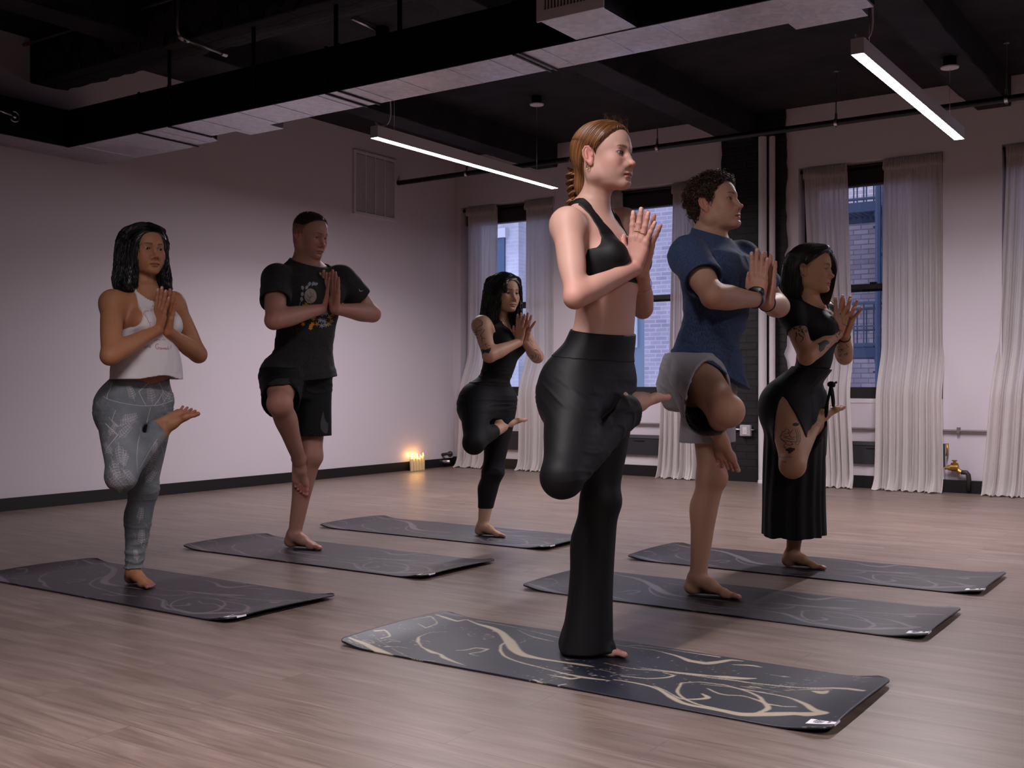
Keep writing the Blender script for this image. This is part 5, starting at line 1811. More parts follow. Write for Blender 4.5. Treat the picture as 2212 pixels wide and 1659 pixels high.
# --- one dresser per person -----------------------------------------------------------------
def dress_front(B, p, root):
    S, J = B['S'], B['J']
    blk = fabric_mat('black_knit', (.0045, .0038, .005), .62, .0, 1100, bumps=.06, spec=.28)
    Y0 = B['Y0']
    main = S.fn(['main'])
    sx = lambda P: pchip(B['S_zs'], B['S_x'], P[:, 2]) if False else np.interp(P[:, 2], B['szs'], B['sxs'])
    # bra
    zb = 1.232
    def reg(P):
        x = P[:, 0] - sx(P); y = np.abs(yy(P, B)); z = P[:, 2]
        yo = np.interp(z, (1.22, 1.31, 1.335, 1.37, 1.42, 1.50), (.20, .20, .132, .106, .098, .086))
        yi = np.interp(z, (1.24, 1.295, 1.36, 1.42, 1.50), (-.03, -.004, .036, .058, .064))
        front = np.maximum(np.maximum(y - yo, yi - y), zb + .008 * np.clip(x, -1, 0) / .1 - z)
        yob = np.interp(z, (1.22, 1.30, 1.34, 1.40, 1.50), (.20, .20, .05, .06, .084))
        yib = np.interp(z, (1.36, 1.40, 1.50), (-.03, .03, .064))
        back = np.maximum(np.maximum(y - yob, yib - y), zb - z)
        return np.where(x > -.005, front, back) * .8
    f = f_clip(B['PC'].fn(['torso'], inflate=.0035), (reg, .003), (lambda P: P[:, 2] - 1.53, 0))
    garment('sports_bra', f, (-2.02, Y0 - .22, 1.20), (-1.56, Y0 + .22, 1.52), .003, blk, root)
    # trousers
    up = f_union(.006, B['PC'].fn(['torso', 'thighR', 'thighL'], kg=.045), S.fn(['legL']))
    upR = S.fn(['legR'])
    kn, an = J['knL'], J['anL']
    end = at_y(1266, 1404, Y0); end[2] = .018
    flare = p_limb(kn, end, prof((0, .060), (.3, .064), (.6, .071), (.85, .082), (1, .090)), 0).f
    t = unit(V(p['footR']['t']))
    kr, ar = J['knR'], J['anR']
    e2 = ar + t * .030
    sleeve = p_limb(kr, ar + t * .004, prof((0, .060), (.3, .060), (.55, .056), (.8, .053), (1, .050)), 0).f
    cuffb = p_cone(ar - t * .035 + V(0, 0, .004), ar + t * .034, .054, .045).f
    sdir = unit(ar - kr)
    def folds(P):
        s = (P - kr) @ sdir
        L = np.linalg.norm(ar - kr)
        near = np.exp(-((np.linalg.norm((P - kr) - s[:, None] * sdir, axis=1)) / .09) ** 2)
        bunch = sstep(.08, .25, s) * sstep(L + .06, L - .02, s)
        w = .0065 * bunch * ridge(P, (14, 14, 24), 2.0) * near
        hip = .0030 * np.exp(-((P[:, 2] - .86) / .07) ** 2) * ridge(P + V(0, 0, .6) * (P[:, :1] + 1.8), (5, 5, 34), 4.0)
        knee = .0040 * np.exp(-(np.linalg.norm(P - (kr + V(.06, .06, .02)), axis=1) / .09) ** 2) * ridge(P, (8, 8, 40), 9.0)
        lower = .004 * sstep(.5, .1, P[:, 2]) * (P[:, 2] > 0) * vnoise(P, (22, 22, 3))
        return w + hip + knee + lower
    top = lambda P: P[:, 2] - (1.080 - .16 * (P[:, 0] + 1.80) + .05 * yy(P, B))
    def f(P, c=None, R=1e9):
        d = smin(up(P, c, R), np.maximum(upR(P, c, R), (P - (kr + .6 * (ar - kr))) @ sdir), .004) - .0045
        d = smin(d, flare(P), .02)
        d = smin(d, np.maximum(smin(sleeve(P), cuffb(P), .02), (P - e2) @ t), .003)
        d = d - folds(P)
        d = np.maximum(d, top(P))
        d = np.maximum(d, .017 + .010 * np.clip((P[:, 0] + 1.80) / .1, -1, 1) * .5 - P[:, 2])
        d = np.maximum(d, -np.maximum(p_cone(an + V(0, 0, -.2), an + V(.01, 0, -.028), .055, .040).f(P), -1))
        # mouth of the cuff
        d = np.maximum(d, -np.maximum(p_cone(ar + t * .015, ar + t * .09, .042, .044).f(P), -(P - (e2 - t * .02)) @ t))
        return d
    garment('flared_trousers', f, (-2.10, Y0 - .47, 0), (-1.50, Y0 + .27, 1.13), .0038, blk, root)
    band = f_clip(B['PC'].fn(['torso', 'thighR', 'thighL'], kg=.045, inflate=.0065), (lambda P: P[:, 2] - (1.0815 - .16 * (P[:, 0] + 1.80) + .05 * yy(P, B)), .001), (lambda P: (.985 - .10 * (P[:, 0] + 1.80)) - P[:, 2], .002))
    garment('waistband', band, (-2.05, Y0 - .25, .93), (-1.55, Y0 + .25, 1.14), .004, blk, root)
    # rings, earring
    gold = new_mat('gold', (.62, .40, .18), .25, 1.0)
    for i, (fi, u) in enumerate(((1, .50), (2, .55))):
        T, d, n, r = B['tips']['R'][fi]
        c = T - d * (.076 if fi == 1 else .070) * .96
        tt = np.cross(d, n)
        pts = [c + (n * math.cos(a) + tt * math.sin(a)) * (.0112 if fi == 1 else .0108) for a in np.linspace(0, 2 * math.pi, 21)]
        lanyard('finger_ring', pts, .0011, gold, root, 6)
    ec = B['X'](-.012, -.080, -.034)
    pts = [ec + B['hs'] * (B['R'][0] * .006 * math.cos(a) + B['R'][2] * .008 * math.sin(a)) for a in np.linspace(0, 2 * math.pi, 17)]
    lanyard('earring', pts, .0012, gold, root, 6)
    c = J['wrL'] + (J['elL'] - J['wrL']) * .34
    ax = unit(J['elL'] - J['wrL']); u1 = unit(np.cross(ax, V(0, 0, 1))); u2 = np.cross(ax, u1)
    lanyard('bracelet', [c + (u1 * math.cos(a) + u2 * math.sin(a)) * .0335 for a in np.linspace(0, 2 * math.pi, 25)], .0009, gold, root, 5)


def dress_blue(B, p, root):
    S, J, q = B['S'], B['J'], B['q']
    Y0 = B['Y0']
    blue = fabric_mat('blue_heather', (.028, .05, .12), .9, .05, 700, heather=.30, col2=(.065, .095, .19))
    grey = fabric_mat('grey_nylon', (.36, .35, .38), .7, .1, 900)
    black = fabric_mat('liner_black', (.008, .008, .009), .8)
    def folds(P):
        z = P[:, 2]
        dg = P[:, 2] * 1.0 + (P @ RV) * .55
        return .006 * ridge(np.stack([P @ RV, dg, z], 1), (5, 14, 3), 1.0) * sstep(1.30, 1.10, z) + .0035 * ridge(P, (10, 10, 10), 3) + .004 * ridge(np.stack([P[:, 0], P[:, 1], dg], 1), (8, 8, 26), 5.) * np.exp(-((z - 1.03) / .07) ** 2)
    hb = at_y(1440, 775, Y0 - .1); hf = at_y(1593, 832, Y0 + .06)
    nrm = V(-.33 * RV[0], -.33 * RV[1], -1)
    shirt(B, p, root, blue, .006, .64, (.068, .080), [lambda P: (hb[2] + (hf[2] - hb[2]) * np.clip((P @ RV - hb @ RV) / ((hf - hb) @ RV), -.2, 1.2) + .030 * np.exp(-((P @ RV - J['hipR'] @ RV - .045) / .085) ** 2) * sstep(Y0 + .10, Y0 - .05, P[:, 1]) - P[:, 2]) * .9], dict(f=.022, b=.014, w=.016, z0=1.0, ff=.16, fb=.10, fw=.16, dx=.05), folds, .0042,
          (B['base'] + V(.012, 0, .026), .064, (.34, 0, 1), .010))
    # shorts
    core = B['PC'].fn(['torso'], inflate=.010)
    thR = B['PC'].fn(['torso', 'thighR', 'thighL'], kg=.05, inflate=.016)
    hL = at_y(1528, 955, Y0 + .07)
    legL = p_limb(J['hipL'] + V(0, -.02, .02), hL, prof((0, .118), (.5, .116), (1, .120)), 0).f
    kR = J['knR']; hR = J['hipR']
    d = unit(kR - hR); L = np.linalg.norm(kR - hR)
    eR = hR + d * L * .60
    off = np.outer(prof((0, 0), (.4, .014), (1, .046)), V(0, 0, -1))
    legR = p_limb(hR + V(0, 0, .01), eR, prof((0, .116), (.5, .118), (1, .128)), 0, off=off).f
    legRi = p_limb(hR + V(0, 0, .01), eR, prof((0, .100), (.5, .112), (1, .123)), 0, off=off, ext=.4).f
    cutn = unit(d * .5 + V(.80, -.1, .42))
    ecut = hR + d * L * .52
    def f(P, c=None, R=1e9):
        a = smin(core(P, c, R), legL(P), .03)
        a = np.maximum(a, np.maximum(P[:, 2] - 1.03, hL[2] + .03 * (P @ RV - hL @ RV) - P[:, 2]))
        b = smin(thR(P, c, R), legR(P), .02)
        b = np.maximum(b, P[:, 2] - 1.03)
        cut = (P - ecut) @ cutn
        b = np.maximum(b, cut)
        b = np.maximum(b, -np.maximum(legRi(P), -(P - (hR + d * L * .05)) @ d))
        b = np.maximum(b, hL[2] - P[:, 2])
        li = p_limb(J['hipL'], hL, prof((0, .09), (.5, .110), (1, .115)), 0).f(P)
        a = np.maximum(a, -np.maximum(li, P[:, 2] - hL[2] - .10))
        r = smin(a, b, .01)
        dg = P[:, 2] + P[:, 0] * .4
        return r - .004 * ridge(np.stack([P[:, 0], P[:, 1], dg], 1), (12, 12, 20), 3.) * sstep(.75, .85, P[:, 2])
    garment('shorts', f, (-2.16, Y0 - .36, .62), (-1.55, Y0 + .28, 1.06), .0042, grey, root)
    def fl(P, c=None, R=1e9):
        o = p_limb(hR, eR, prof((0, .095), (.5, .105), (1, .112)), 0, off=off, ext=.2).f(P)
        r = np.maximum(np.maximum(o, (P - (ecut - d * .045)) @ cutn), P[:, 2] - .93)
        return np.maximum(r, -np.maximum(o + .005, -(P - (ecut - d * .12)) @ d))
    garment('shorts_liner', fl, (-2.1, Y0 - .36, .66), (-1.6, Y0 + .1, 1.0), .005, black, root, 'black lining inside the raised leg of the shorts')
    strap = new_mat('black_silicone', (.008, .008, .009), .35)
    for sd, g in (('R', 'R'), ('L', 'L')):
        fb = S.fn(['arm' + g, 'hand' + g])
        n = J['wr' + sd] - J['el' + sd]
        c = J['wr' + sd] - unit(n) * .012
        ring_around('wristband', fb, c, n, .055, .017, .0045, .003, strap, root, .06)


def dress_wrap(B, p, root):
    S, J, q = B['S'], B['J'], B['q']
    Y0 = B['Y0']
    blk = fabric_mat('black_rib', (.0065, .0055, .008), .7, .0, 900, bumps=.06)
    skm = fabric_mat('black_crepe', (.0055, .005, .0065), .75, .02, 1200, bumps=.08)
    sl = sleeves(B, .44, .048, .0505, inf=.0045)
    core = B['PC'].fn(['torso', 'thighR', 'thighL'], kg=.045, inflate=.004)
    bc = B['base']
    def f(P, c=None, R=1e9):
        d = core(P, c, R)
        for e, n, g, arm in sl:
            cut = (P - e) @ n
            d = smin(d, np.maximum(np.minimum(g(P), arm(P, c, R)), cut), .004)
        w = P - (bc + V(.035, 0, .0)); nn = unit(V(.35, 0, 1)); s = w @ nn
        rr = np.linalg.norm((w - s[:, None] * nn) * V(1, .75, 1), axis=1)
        d = np.maximum(d, -np.maximum(rr - .075, -s - .10))
        d = np.maximum(d, -np.maximum(.012 - s, rr - .115))
        d = np.maximum(d, .86 - P[:, 2])
        return d - .0025 * ridge(P, (6, 6, 34), 1.) * np.exp(-((P[:, 2] - .96) / .05) ** 2)
    garment('top', f, (-2.02, Y0 - .30, .84), (-1.52, Y0 + .30, 1.36), .004, blk, root)
    # wrap skirt: waist to shin, open over the raised thigh
    zt = .985
    rows = []
    hem = at_y(1717, 1152, Y0)
    for (z, cx, cy, af, ab, b) in B['rows']:
        if .80 < z < zt + .03: rows.append((z, cx, cy, af + .005, ab + .006, b + .005))
    wr = lambda pxl, pxr, py: (at_y((pxl + pxr) / 2, py, Y0), abs(pxr - pxl) / F_PX * 5.2 / 2)
    for (l, r, y) in ((1648, 1790, 930), (1646, 1790, 1010), (1645, 1790, 1080), (1643, 1793, 1165)):
        c, hw = wr(l, r, y)
        rows.append((c[2], c[0], c[1] - .01, hw * .88, hw * .92, hw * 1.06))
    loft = p_loft(rows, 0).f
    hz = at_y(1717, 1155, Y0)[2]
    thigh = B['PC'].fn(['torso', 'thighR', 'thighL'], kg=.045, inflate=.007)
    kn, hp = J['knR'], J['hipR']
    def pleats(P):
        a = np.arctan2(P[:, 1] - Y0, P[:, 0] - hem[0])
        z = P[:, 2]
        am = .009 * sstep(.80, .35, z)
        return am * (np.sin(a * 17 + 1.5 * np.sin(z * 6)) * .6 + .6 * vnoise(np.stack([a, a * .3, z * .3], 1), (5, 5, 2)))
    ax0 = unit(hp - kn); o0 = unit(V(.35, -1, 0) - ax0 * (V(.35, -1, 0) @ ax0)); u0 = np.cross(ax0, o0)
    ax1 = J['anR'] - J['knR']; L1 = np.linalg.norm(ax1); ax1 = ax1 / L1
    def f(P, c=None, R=1e9):
        body_ = loft(P) - pleats(P)
        t = thigh(P, c, R)
        t = np.maximum(t, kn[2] + .06 - P[:, 2])
        d = smin(body_, t, .05)
        inner = d + .011
        w = P - kn
        s = w @ ax0
        hw = np.interp(s, (-.15, 0, .08, .16, .24, .30, .335), (.110, .100, .088, .068, .042, .018, -.01))
        slit = np.maximum(np.abs(w @ u0 + .012 * sstep(.1, .3, s)) - hw, -(w @ o0) - .055)
        d = smax(d, -slit, .006)
        d = np.maximum(d, P[:, 2] - (zt - .10 * (P[:, 0] + 1.80)))
        d = np.maximum(d, hz + .008 * vnoise(P, (20, 20, 1)) - P[:, 2])
        s = np.clip(w @ ax1, 0, L1 + .03); lat = np.linalg.norm(w - s[:, None] * ax1, axis=1)
        d = smax(d, -(lat - .058), .006)
        d = np.maximum(d, -np.maximum(inner, P[:, 2] - hz - .08))
        return d - .003 * ridge(np.stack([P[:, 0], P[:, 1], P[:, 2] * 1. - (P @ RV) * .9], 1), (8, 8, 22), 6.) * sstep(.80, .92, P[:, 2])
    garment('wrap_skirt', f, (-2.10, Y0 - .40, hz - .02), (-1.58, Y0 + .24, 1.0), .0045, skm, root)
    # tie
    kp = at_y(1791, 832, Y0 - .02); kp = kp + V(.012, -.01, 0)
    mb = MB()
    mb.tube(spline([kp, kp + V(.004, -.01, -.03), kp + V(.012, -.012, -.075), kp + V(.012, .0, -.10), kp + V(.010, .012, -.075), kp + V(.004, .012, -.03), kp], 24), .0065, 8)
    mb.tube(spline([kp, kp + V(-.004, -.012, -.04), kp + V(-.012, -.024, -.10), kp + V(-.016, -.026, -.155)], 14), [.007] * 8 + [.0085, .0095, .010, .010, .008, .004], 8)
    mb.tube(spline([kp + V(-.012, 0, .004), kp + V(.004, -.004, .004), kp + V(.014, .008, -.004)], 6), [.010, .014, .015, .015, .013, .008], 10)
    mb.tube(spline([kp, at_y(1802, 826, Y0 + .06) + V(.01, 0, 0)], 6), .006, 8)
    mb.build('skirt_tie', skm, root, True)
    silver = new_mat('silver', (.75, .72, .70), .25, 1.0)
    for k in range(4):
        c = B['X'](-.017 + .0045 * k, -.083, -.014 - .006 * k)
        lanyard('ear_stud', [c, c + B['R'][1] * -.004], .0030, silver, root, 8)
    fb = S.fn(['armR', 'handR'])
    n = J['wrR'] - J['elR']
    ring_around('bracelet', fb, J['wrR'] - unit(n) * .035, n + V(0, 0, .05), .05, .005, .003, .0022, new_mat('rose_metal', (.75, .45, .38), .3, .8), root)
    fb = S.fn(['armL', 'handL'])
    n = J['wrL'] - J['elL']
    ring_around('wristband', fb, J['wrL'] - unit(n) * .02, n, .05, .010, .0035, .0025, new_mat('dark_band', (.02, .012, .015), .5), root)
    pts = [at_y(x, y, Y0 + dy) for x, y, dy in ((1738, 641, -.06), (1752, 650, -.05), (1764, 655, -.01), (1772, 652, .03))]
    lanyard('necklace', [q_ + V(.006, -.006, 0) for q_ in spline(pts, 12)], .0012, silver, root, 5)


def dress_back(B, p, root):
    S, J, q = B['S'], B['J'], B['q']
    Y0 = B['Y0']
    blk = fabric_mat('black_cotton', (.005, .005, .007), .72, .0, 900, bumps=.06)
    core = B['PC'].fn(['torso', 'thighR', 'thighL'], kg=.045, inflate=.005)
    sx = lambda P: np.interp(P[:, 2], B['szs'], B['sxs'])
    zsh = J['shR'][2]
    def f(P, c=None, R=1e9):
        d = core(P, c, R)
        x = P[:, 0] - sx(P); y = np.abs(yy(P, B)); z = P[:, 2]
        yo = np.interp(z, (zsh - .20, zsh - .08, zsh - .04, zsh, zsh + .08), (.26, .22, .112, .104, .096))
        yi = np.interp(z, (zsh - .08, zsh - .045, zsh + .08), (-.03, .0, .075))
        d = np.maximum(d, (y - yo) * .8)
        d = np.where(x > 0, np.maximum(d, (yi - y) * .8), d)
        d = np.maximum(d, z - (zsh + .09))
        hem = .905 - .14 * (P[:, 0] + 3.72)
        d = np.maximum(d, hem - z)
        return d - .004 * ridge(P, (7, 7, 30), 2.) * np.exp(-((z - .95) / .05) ** 2)
    garment('tank_top', f, (-3.98, Y0 - .28, .84), (-3.40, Y0 + .28, zsh + .12), .0045, blk, root)
    up = f_union(.003, B['PC'].fn(['torso', 'thighR', 'thighL'], kg=.045), S.fn(['legL']))
    upR = S.fn(['legR'])
    ar, kr = J['anR'], J['knR']; al, kl = J['anL'], J['knL']
    dR, dL = unit(ar - kr), unit(al - kl)
    cR = kr + (ar - kr) * .72; zL = at_y(1048, 1098, Y0)[2]
    def g(P, c=None, R=1e9):
        d = smin(up(P, c, R), np.maximum(upR(P, c, R), (P - cR) @ dR), .003) - .004
        d = np.maximum(d, P[:, 2] - (.925 - .20 * (P[:, 0] + 3.72)))
        d = np.maximum(d, zL - P[:, 2])
        hipf = .0035 * np.exp(-((P[:, 2] - .78) / .06) ** 2) * ridge(P, (5, 5, 40), 4.0)
        return d - hipf - .002 * ridge(P, (8, 8, 40), 7.) * np.exp(-((P[:, 2] - J['knL'][2]) / .06) ** 2)
    garment('leggings', g, (-4.02, Y0 - .42, zL - .02), (-3.42, Y0 + .26, .98), .0048, blk, root)
    gold = bpy.data.materials['gold'] if 'gold' in bpy.data.materials else new_mat('gold', (.62, .40, .18), .25, 1.0)
    c = spine_pt(B, zsh - .01)
    pts = [V(c[0] + .05 + .02 * math.cos(a * 1.0), c[1] + .055 * math.sin(a), zsh + .03 - .045 * math.cos(a)) for a in np.linspace(-1.5, 1.5, 15)]
    lanyard('necklace', pts, .0014, gold, root, 5)


def spine_pt(B, z):
    return V(np.interp(z, B['szs'], B['sxs']), B['Y0'], z)


def dress_elder(B, p, root):
    S, J, q = B['S'], B['J'], B['q']
    Y0 = B['Y0']
    gr = fabric_mat('charcoal_heather', (.020, .017, .019), .9, .05, 700, heather=.30, col2=(.034, .030, .033))
    blk = fabric_mat('black_jersey', (.005, .005, .006), .75, .0, 900)
    def folds(P):
        z = P[:, 2]
        dg = z - (P @ RV) * .35
        return .006 * ridge(np.stack([P @ RV, dg, z], 1), (4, 16, 3), 1.0) * sstep(1.25, 1.0, z) + .003 * ridge(P, (9, 9, 10), 3) + .005 * vnoise(P, (20, 20, 3)) * sstep(1.15, .92, z)
    hL_ = at_y(575, 812, Y0 - .16); hR_ = at_y(729, 826, Y0 + .12)
    shirt(B, p, root, gr, .009, .56, (.070, .080), [((hL_ + hR_) / 2, (0.0, .10, -1))], dict(f=.020, b=.014, w=.022, z0=1.02, ff=.16, fb=.10, fw=.16), folds, .0045,
          (B['base'] + V(.014, 0, .022), .070, (.36, 0, 1), .010))
    core = B['PC'].fn(['torso'], inflate=.010)
    thR = B['PC'].fn(['torso', 'thighR', 'thighL'], kg=.05, inflate=.014)
    hL = at_y(672, 948, Y0 + .045)
    legL = p_limb(J['hipL'] + V(0, -.015, .02), hL, prof((0, .116), (.5, .112), (1, .112)), 0).f
    kR, hR = J['knR'], J['hipR']
    d = unit(kR - hR); L = np.linalg.norm(kR - hR)
    eR = hR + d * L * .74
    off = np.outer(prof((0, 0), (.4, .010), (1, .030)), V(0, 0, -1))
    pl = prof((0, .116), (.5, .108), (1, .100))
    legR = p_limb(hR + V(0, 0, .01), eR, pl, 0, off=off).f
    legRi = p_limb(hR + V(0, 0, .01), eR, pl - .005, 0, off=off, ext=.3).f
    def f(P, c=None, R=1e9):
        cc = core(P, c, R)
        a = smin(cc, legL(P), .03)
        a = np.maximum(a, np.maximum(P[:, 2] - .99, hL[2] - P[:, 2]))
        b = np.maximum(smin(thR(P, c, R), legR(P), .02), P[:, 2] - .99)
        cut = (P - eR) @ unit(d + V(0, 0, .22))
        b = np.maximum(b, cut)
        b = np.maximum(b, -np.maximum(legRi(P), -(P - (hR + d * L * .4)) @ d))
        b = np.maximum(b, hL[2] - P[:, 2])
        li = p_limb(J['hipL'], hL, prof((0, .09), (.5, .105), (1, .107)), 0).f(P)
        a = np.maximum(a, -np.maximum(li, P[:, 2] - hL[2] - .08))
        return smin(a, b, .012) - .004 * ridge(P, (9, 9, 24), 3.) * sstep(.78, .88, P[:, 2])
    o = garment('shorts', f, (-4.55, Y0 - .46, .62), (-3.90, Y0 + .30, 1.05), .0048, blk, root)


def dress_tank(B, p, root):
    S, J, q = B['S'], B['J'], B['q']
    Y0 = B['Y0']
    wh = fabric_mat('white_cotton', (.66, .60, .62), .9, .15, 800, bumps=.08)
    core = B['PC'].fn(['torso'], inflate=.006)
    sx = lambda P: np.interp(P[:, 2], B['szs'], B['sxs'])
    zsh = J['shR'][2]
    hz = at_y(312, 820, Y0)[2]
    rows = [(z, cx, cy, af + .014, ab + .012, b + .010) for (z, cx, cy, af, ab, b) in B['rows'] if 1.12 < z < zsh - .02]
    z0 = rows[0]
    rows += [(z0[0] - .08, z0[1], Y0, .100, .092, .140), (z0[0] - .17, z0[1], Y0, .112, .104, .160), (z0[0] - .26, z0[1], Y0, .116, .112, .170)]
    loft = p_loft(rows, 0).f
    bc = B['base']
    def f(P, c=None, R=1e9):
        x = P[:, 0] - sx(P); y = np.abs(yy(P, B)); z = P[:, 2]
        yo = np.interp(z, (zsh - .26, zsh - .15, zsh - .10, zsh - .03, zsh + .04, zsh + .08), (.40, .145, .112, .088, .078, .074))
        d = np.maximum(core(P, c, R), (y - np.minimum(yo, .20)))
        d = smin(d, np.maximum(loft(P), y - yo), .02)
        w = P - (bc + V(.022, 0, .006)); nn = unit(V(.42, 0, 1)); s = w @ nn
        rr = np.linalg.norm((w - s[:, None] * nn) * V(1, .95, 1), axis=1)
        d = np.maximum(d, -np.maximum(rr - .066, -s - .10))
        d = np.maximum(d, -np.maximum(.03 - s, rr - .10))
        d = np.maximum(d, z - (zsh + .085))
        hem = hz + .018 * np.exp(-((P[:, 1] - Y0) / .07) ** 2) * (x > 0)
        d = np.maximum(d, hem - z)
        wv = .0045 * vnoise(P, (26, 26, 3)) * sstep(1.12, .95, z) + .003 * ridge(P, (9, 9, 9), 3.)
        d = np.maximum(d - wv, -np.maximum(loft(P) + .006 - wv, z - hz - .05))
        d = np.maximum(d, hem - z)
        return d
    garment('tank_top', f, (-4.34, Y0 - .26, hz - .02), (-3.86, Y0 + .26, zsh + .12), .0038, wh, root)
    # a line of patterned bra shows in the armhole
    olive = fabric_mat('green_print', (.05, .07, .05), .8, heather=.6, col2=(.3, .3, .28))
    olive.node_tree.nodes['Noise Texture'].inputs['Scale'].default_value = 60
    br = f_clip(B['PC'].fn(['torso'], inflate=.003), (lambda P: np.abs(P[:, 2] - (zsh - .155)) - .035, .002), (lambda P: np.abs(yy(P, B)) - .135, 0))
    garment('bra', br, (-4.3, Y0 - .2, zsh - .22), (-3.85, Y0 + .2, zsh - .10), .004, olive, root)
    lm = leggings_mat(B)
    up = f_union(.003, B['PC'].fn(['torso', 'thighR', 'thighL'], kg=.045), S.fn(['legL']))
    upR = S.fn(['legR'])
    ar, kr = J['anR'], J['knR']; al, kl = J['anL'], J['knL']
    dR = unit(ar - kr)
    cR = kr + (ar - kr) * .91; zL = at_y(290, 1225, Y0)[2]
    LR = np.linalg.norm(ar - kr)
    def g(P, c=None, R=1e9):
        d = smin(up(P, c, R), np.maximum(upR(P, c, R), (P - cR) @ dR), .003) - .0045
        d = np.maximum(d, P[:, 2] - (.905 + .03 * (np.abs(P[:, 1] - Y0) / .15)))
        d = np.maximum(d, zL - P[:, 2])
        z = P[:, 2]
        s = (P - kr) @ dR
        lat = np.linalg.norm((P - kr) - s[:, None] * dR, axis=1)
        bunch = sstep(LR * .45, LR * .85, s) * (lat < .08) * .0045 * ridge(np.stack([s, P[:, 0], P[:, 1]], 1), (50, 7, 7), 2.)
        low = sstep(.36, .22, z) * .0045 * ridge(P, (7, 7, 40), 5.)
        kne = .003 * np.exp(-((z - kl[2]) / .06) ** 2) * ridge(P, (6, 6, 45), 7.)
        hipf = .0032 * np.exp(-((z - .79) / .05) ** 2) * ridge(P, (5, 5, 45), 4.0)
        return d - bunch - low - kne - hipf
    garment('leggings', g, (-4.42, Y0 - .42, zL - .02), (-3.66, Y0 + .26, .96), .004, lm, root)


def leggings_mat(B):
    m = new_mat('grey_print_leggings', (.14, .15, .16), .75)
    b = bsdf(m)
    n1 = noise(m, coords(m, (1, 1, 1)), 9, 5, .6)
    r = ramp(m, n1, [(.32, (.10, .115, .125)), (.55, (.16, .17, .185)), (.75, (.22, .23, .25))])
    fine = noise(m, coords(m, (40, 40, 260)), 3, 2, .6)
    c0 = mixc(m, .25, r.outputs[0], ramp(m, fine, [(.3, (.07, .08, .09)), (.7, (.26, .27, .29))]).outputs[0])
    # leafy line print
    wv = N(m, 'ShaderNodeTexVoronoi', feature='DISTANCE_TO_EDGE')
    wv.inputs['Scale'].default_value = 11
    nz = N(m, 'ShaderNodeTexNoise'); nz.inputs['Scale'].default_value = 7; nz.inputs['Detail'].default_value = 3
    co = coords(m)
    LK(m, co, nz.inputs['Vector'])
    mx = N(m, 'ShaderNodeVectorMath', operation='MULTIPLY_ADD')
    LK(m, nz.outputs['Color'], mx.inputs[0]); mx.inputs[1].default_value = (.25, .25, .25); LK(m, co, mx.inputs[2])
    LK(m, mx.outputs[0], wv.inputs['Vector'])
    line = ramp(m, wv.outputs['Distance'], [(.0, (1, 1, 1)), (.035, (.5, .5, .5)), (.06, (0, 0, 0))])
    mask = ramp(m, noise(m, co, 5, 2), [(.56, (0, 0, 0)), (.66, (1, 1, 1))])
    f = math_node(m, 'MULTIPLY', line.outputs[0], mask.outputs[0])
    wv2 = N(m, 'ShaderNodeTexWave', wave_type='BANDS', bands_direction='DIAGONAL')
    wv2.inputs['Scale'].default_value = 9; wv2.inputs['Distortion'].default_value = 9; wv2.inputs['Detail'].default_value = 3; wv2.inputs['Detail Scale'].default_value = 2
    LK(m, co, wv2.inputs['Vector'])
    l2 = ramp(m, wv2.outputs['Fac'], [(.90, (0, 0, 0)), (.97, (.8, .8, .8))])
    mask2 = ramp(m, noise(m, co, 4, 2, .5, 1.0), [(.50, (0, 0, 0)), (.58, (1, 1, 1))])
    f2 = math_node(m, 'MULTIPLY', l2.outputs[0], mask2.outputs[0])
    f = math_node(m, 'MAXIMUM', f, f2)
    f = math_node(m, 'MULTIPLY', f, .35)
    LK(m, mixc(m, f, c0, (.42, .40, .42)), b.inputs['Base Color'])
    bump(m, noise(m, co, 800, 2), .08, .001)
    return m

# ------------------------------------------------------------------ prints, seams and tattoos lying on their surface
from mathutils.bvhtree import BVHTree


def bvh_of(*objs):
    vs, fs, n = [], [], 0
    for o in objs:
        me = o.data
        v = np.zeros(len(me.vertices) * 3, dtype=np.float32); me.vertices.foreach_get('co', v)
        k = len(me.polygons)
        f = np.zeros(k * 4, dtype=np.int32); me.loops.foreach_get('vertex_index', f)
        vs.append(v.reshape(-1, 3)); fs.append(f.reshape(-1, 4) + n); n += len(me.vertices)
    return BVHTree.FromPolygons(np.concatenate(vs).tolist(), np.concatenate(fs).tolist())


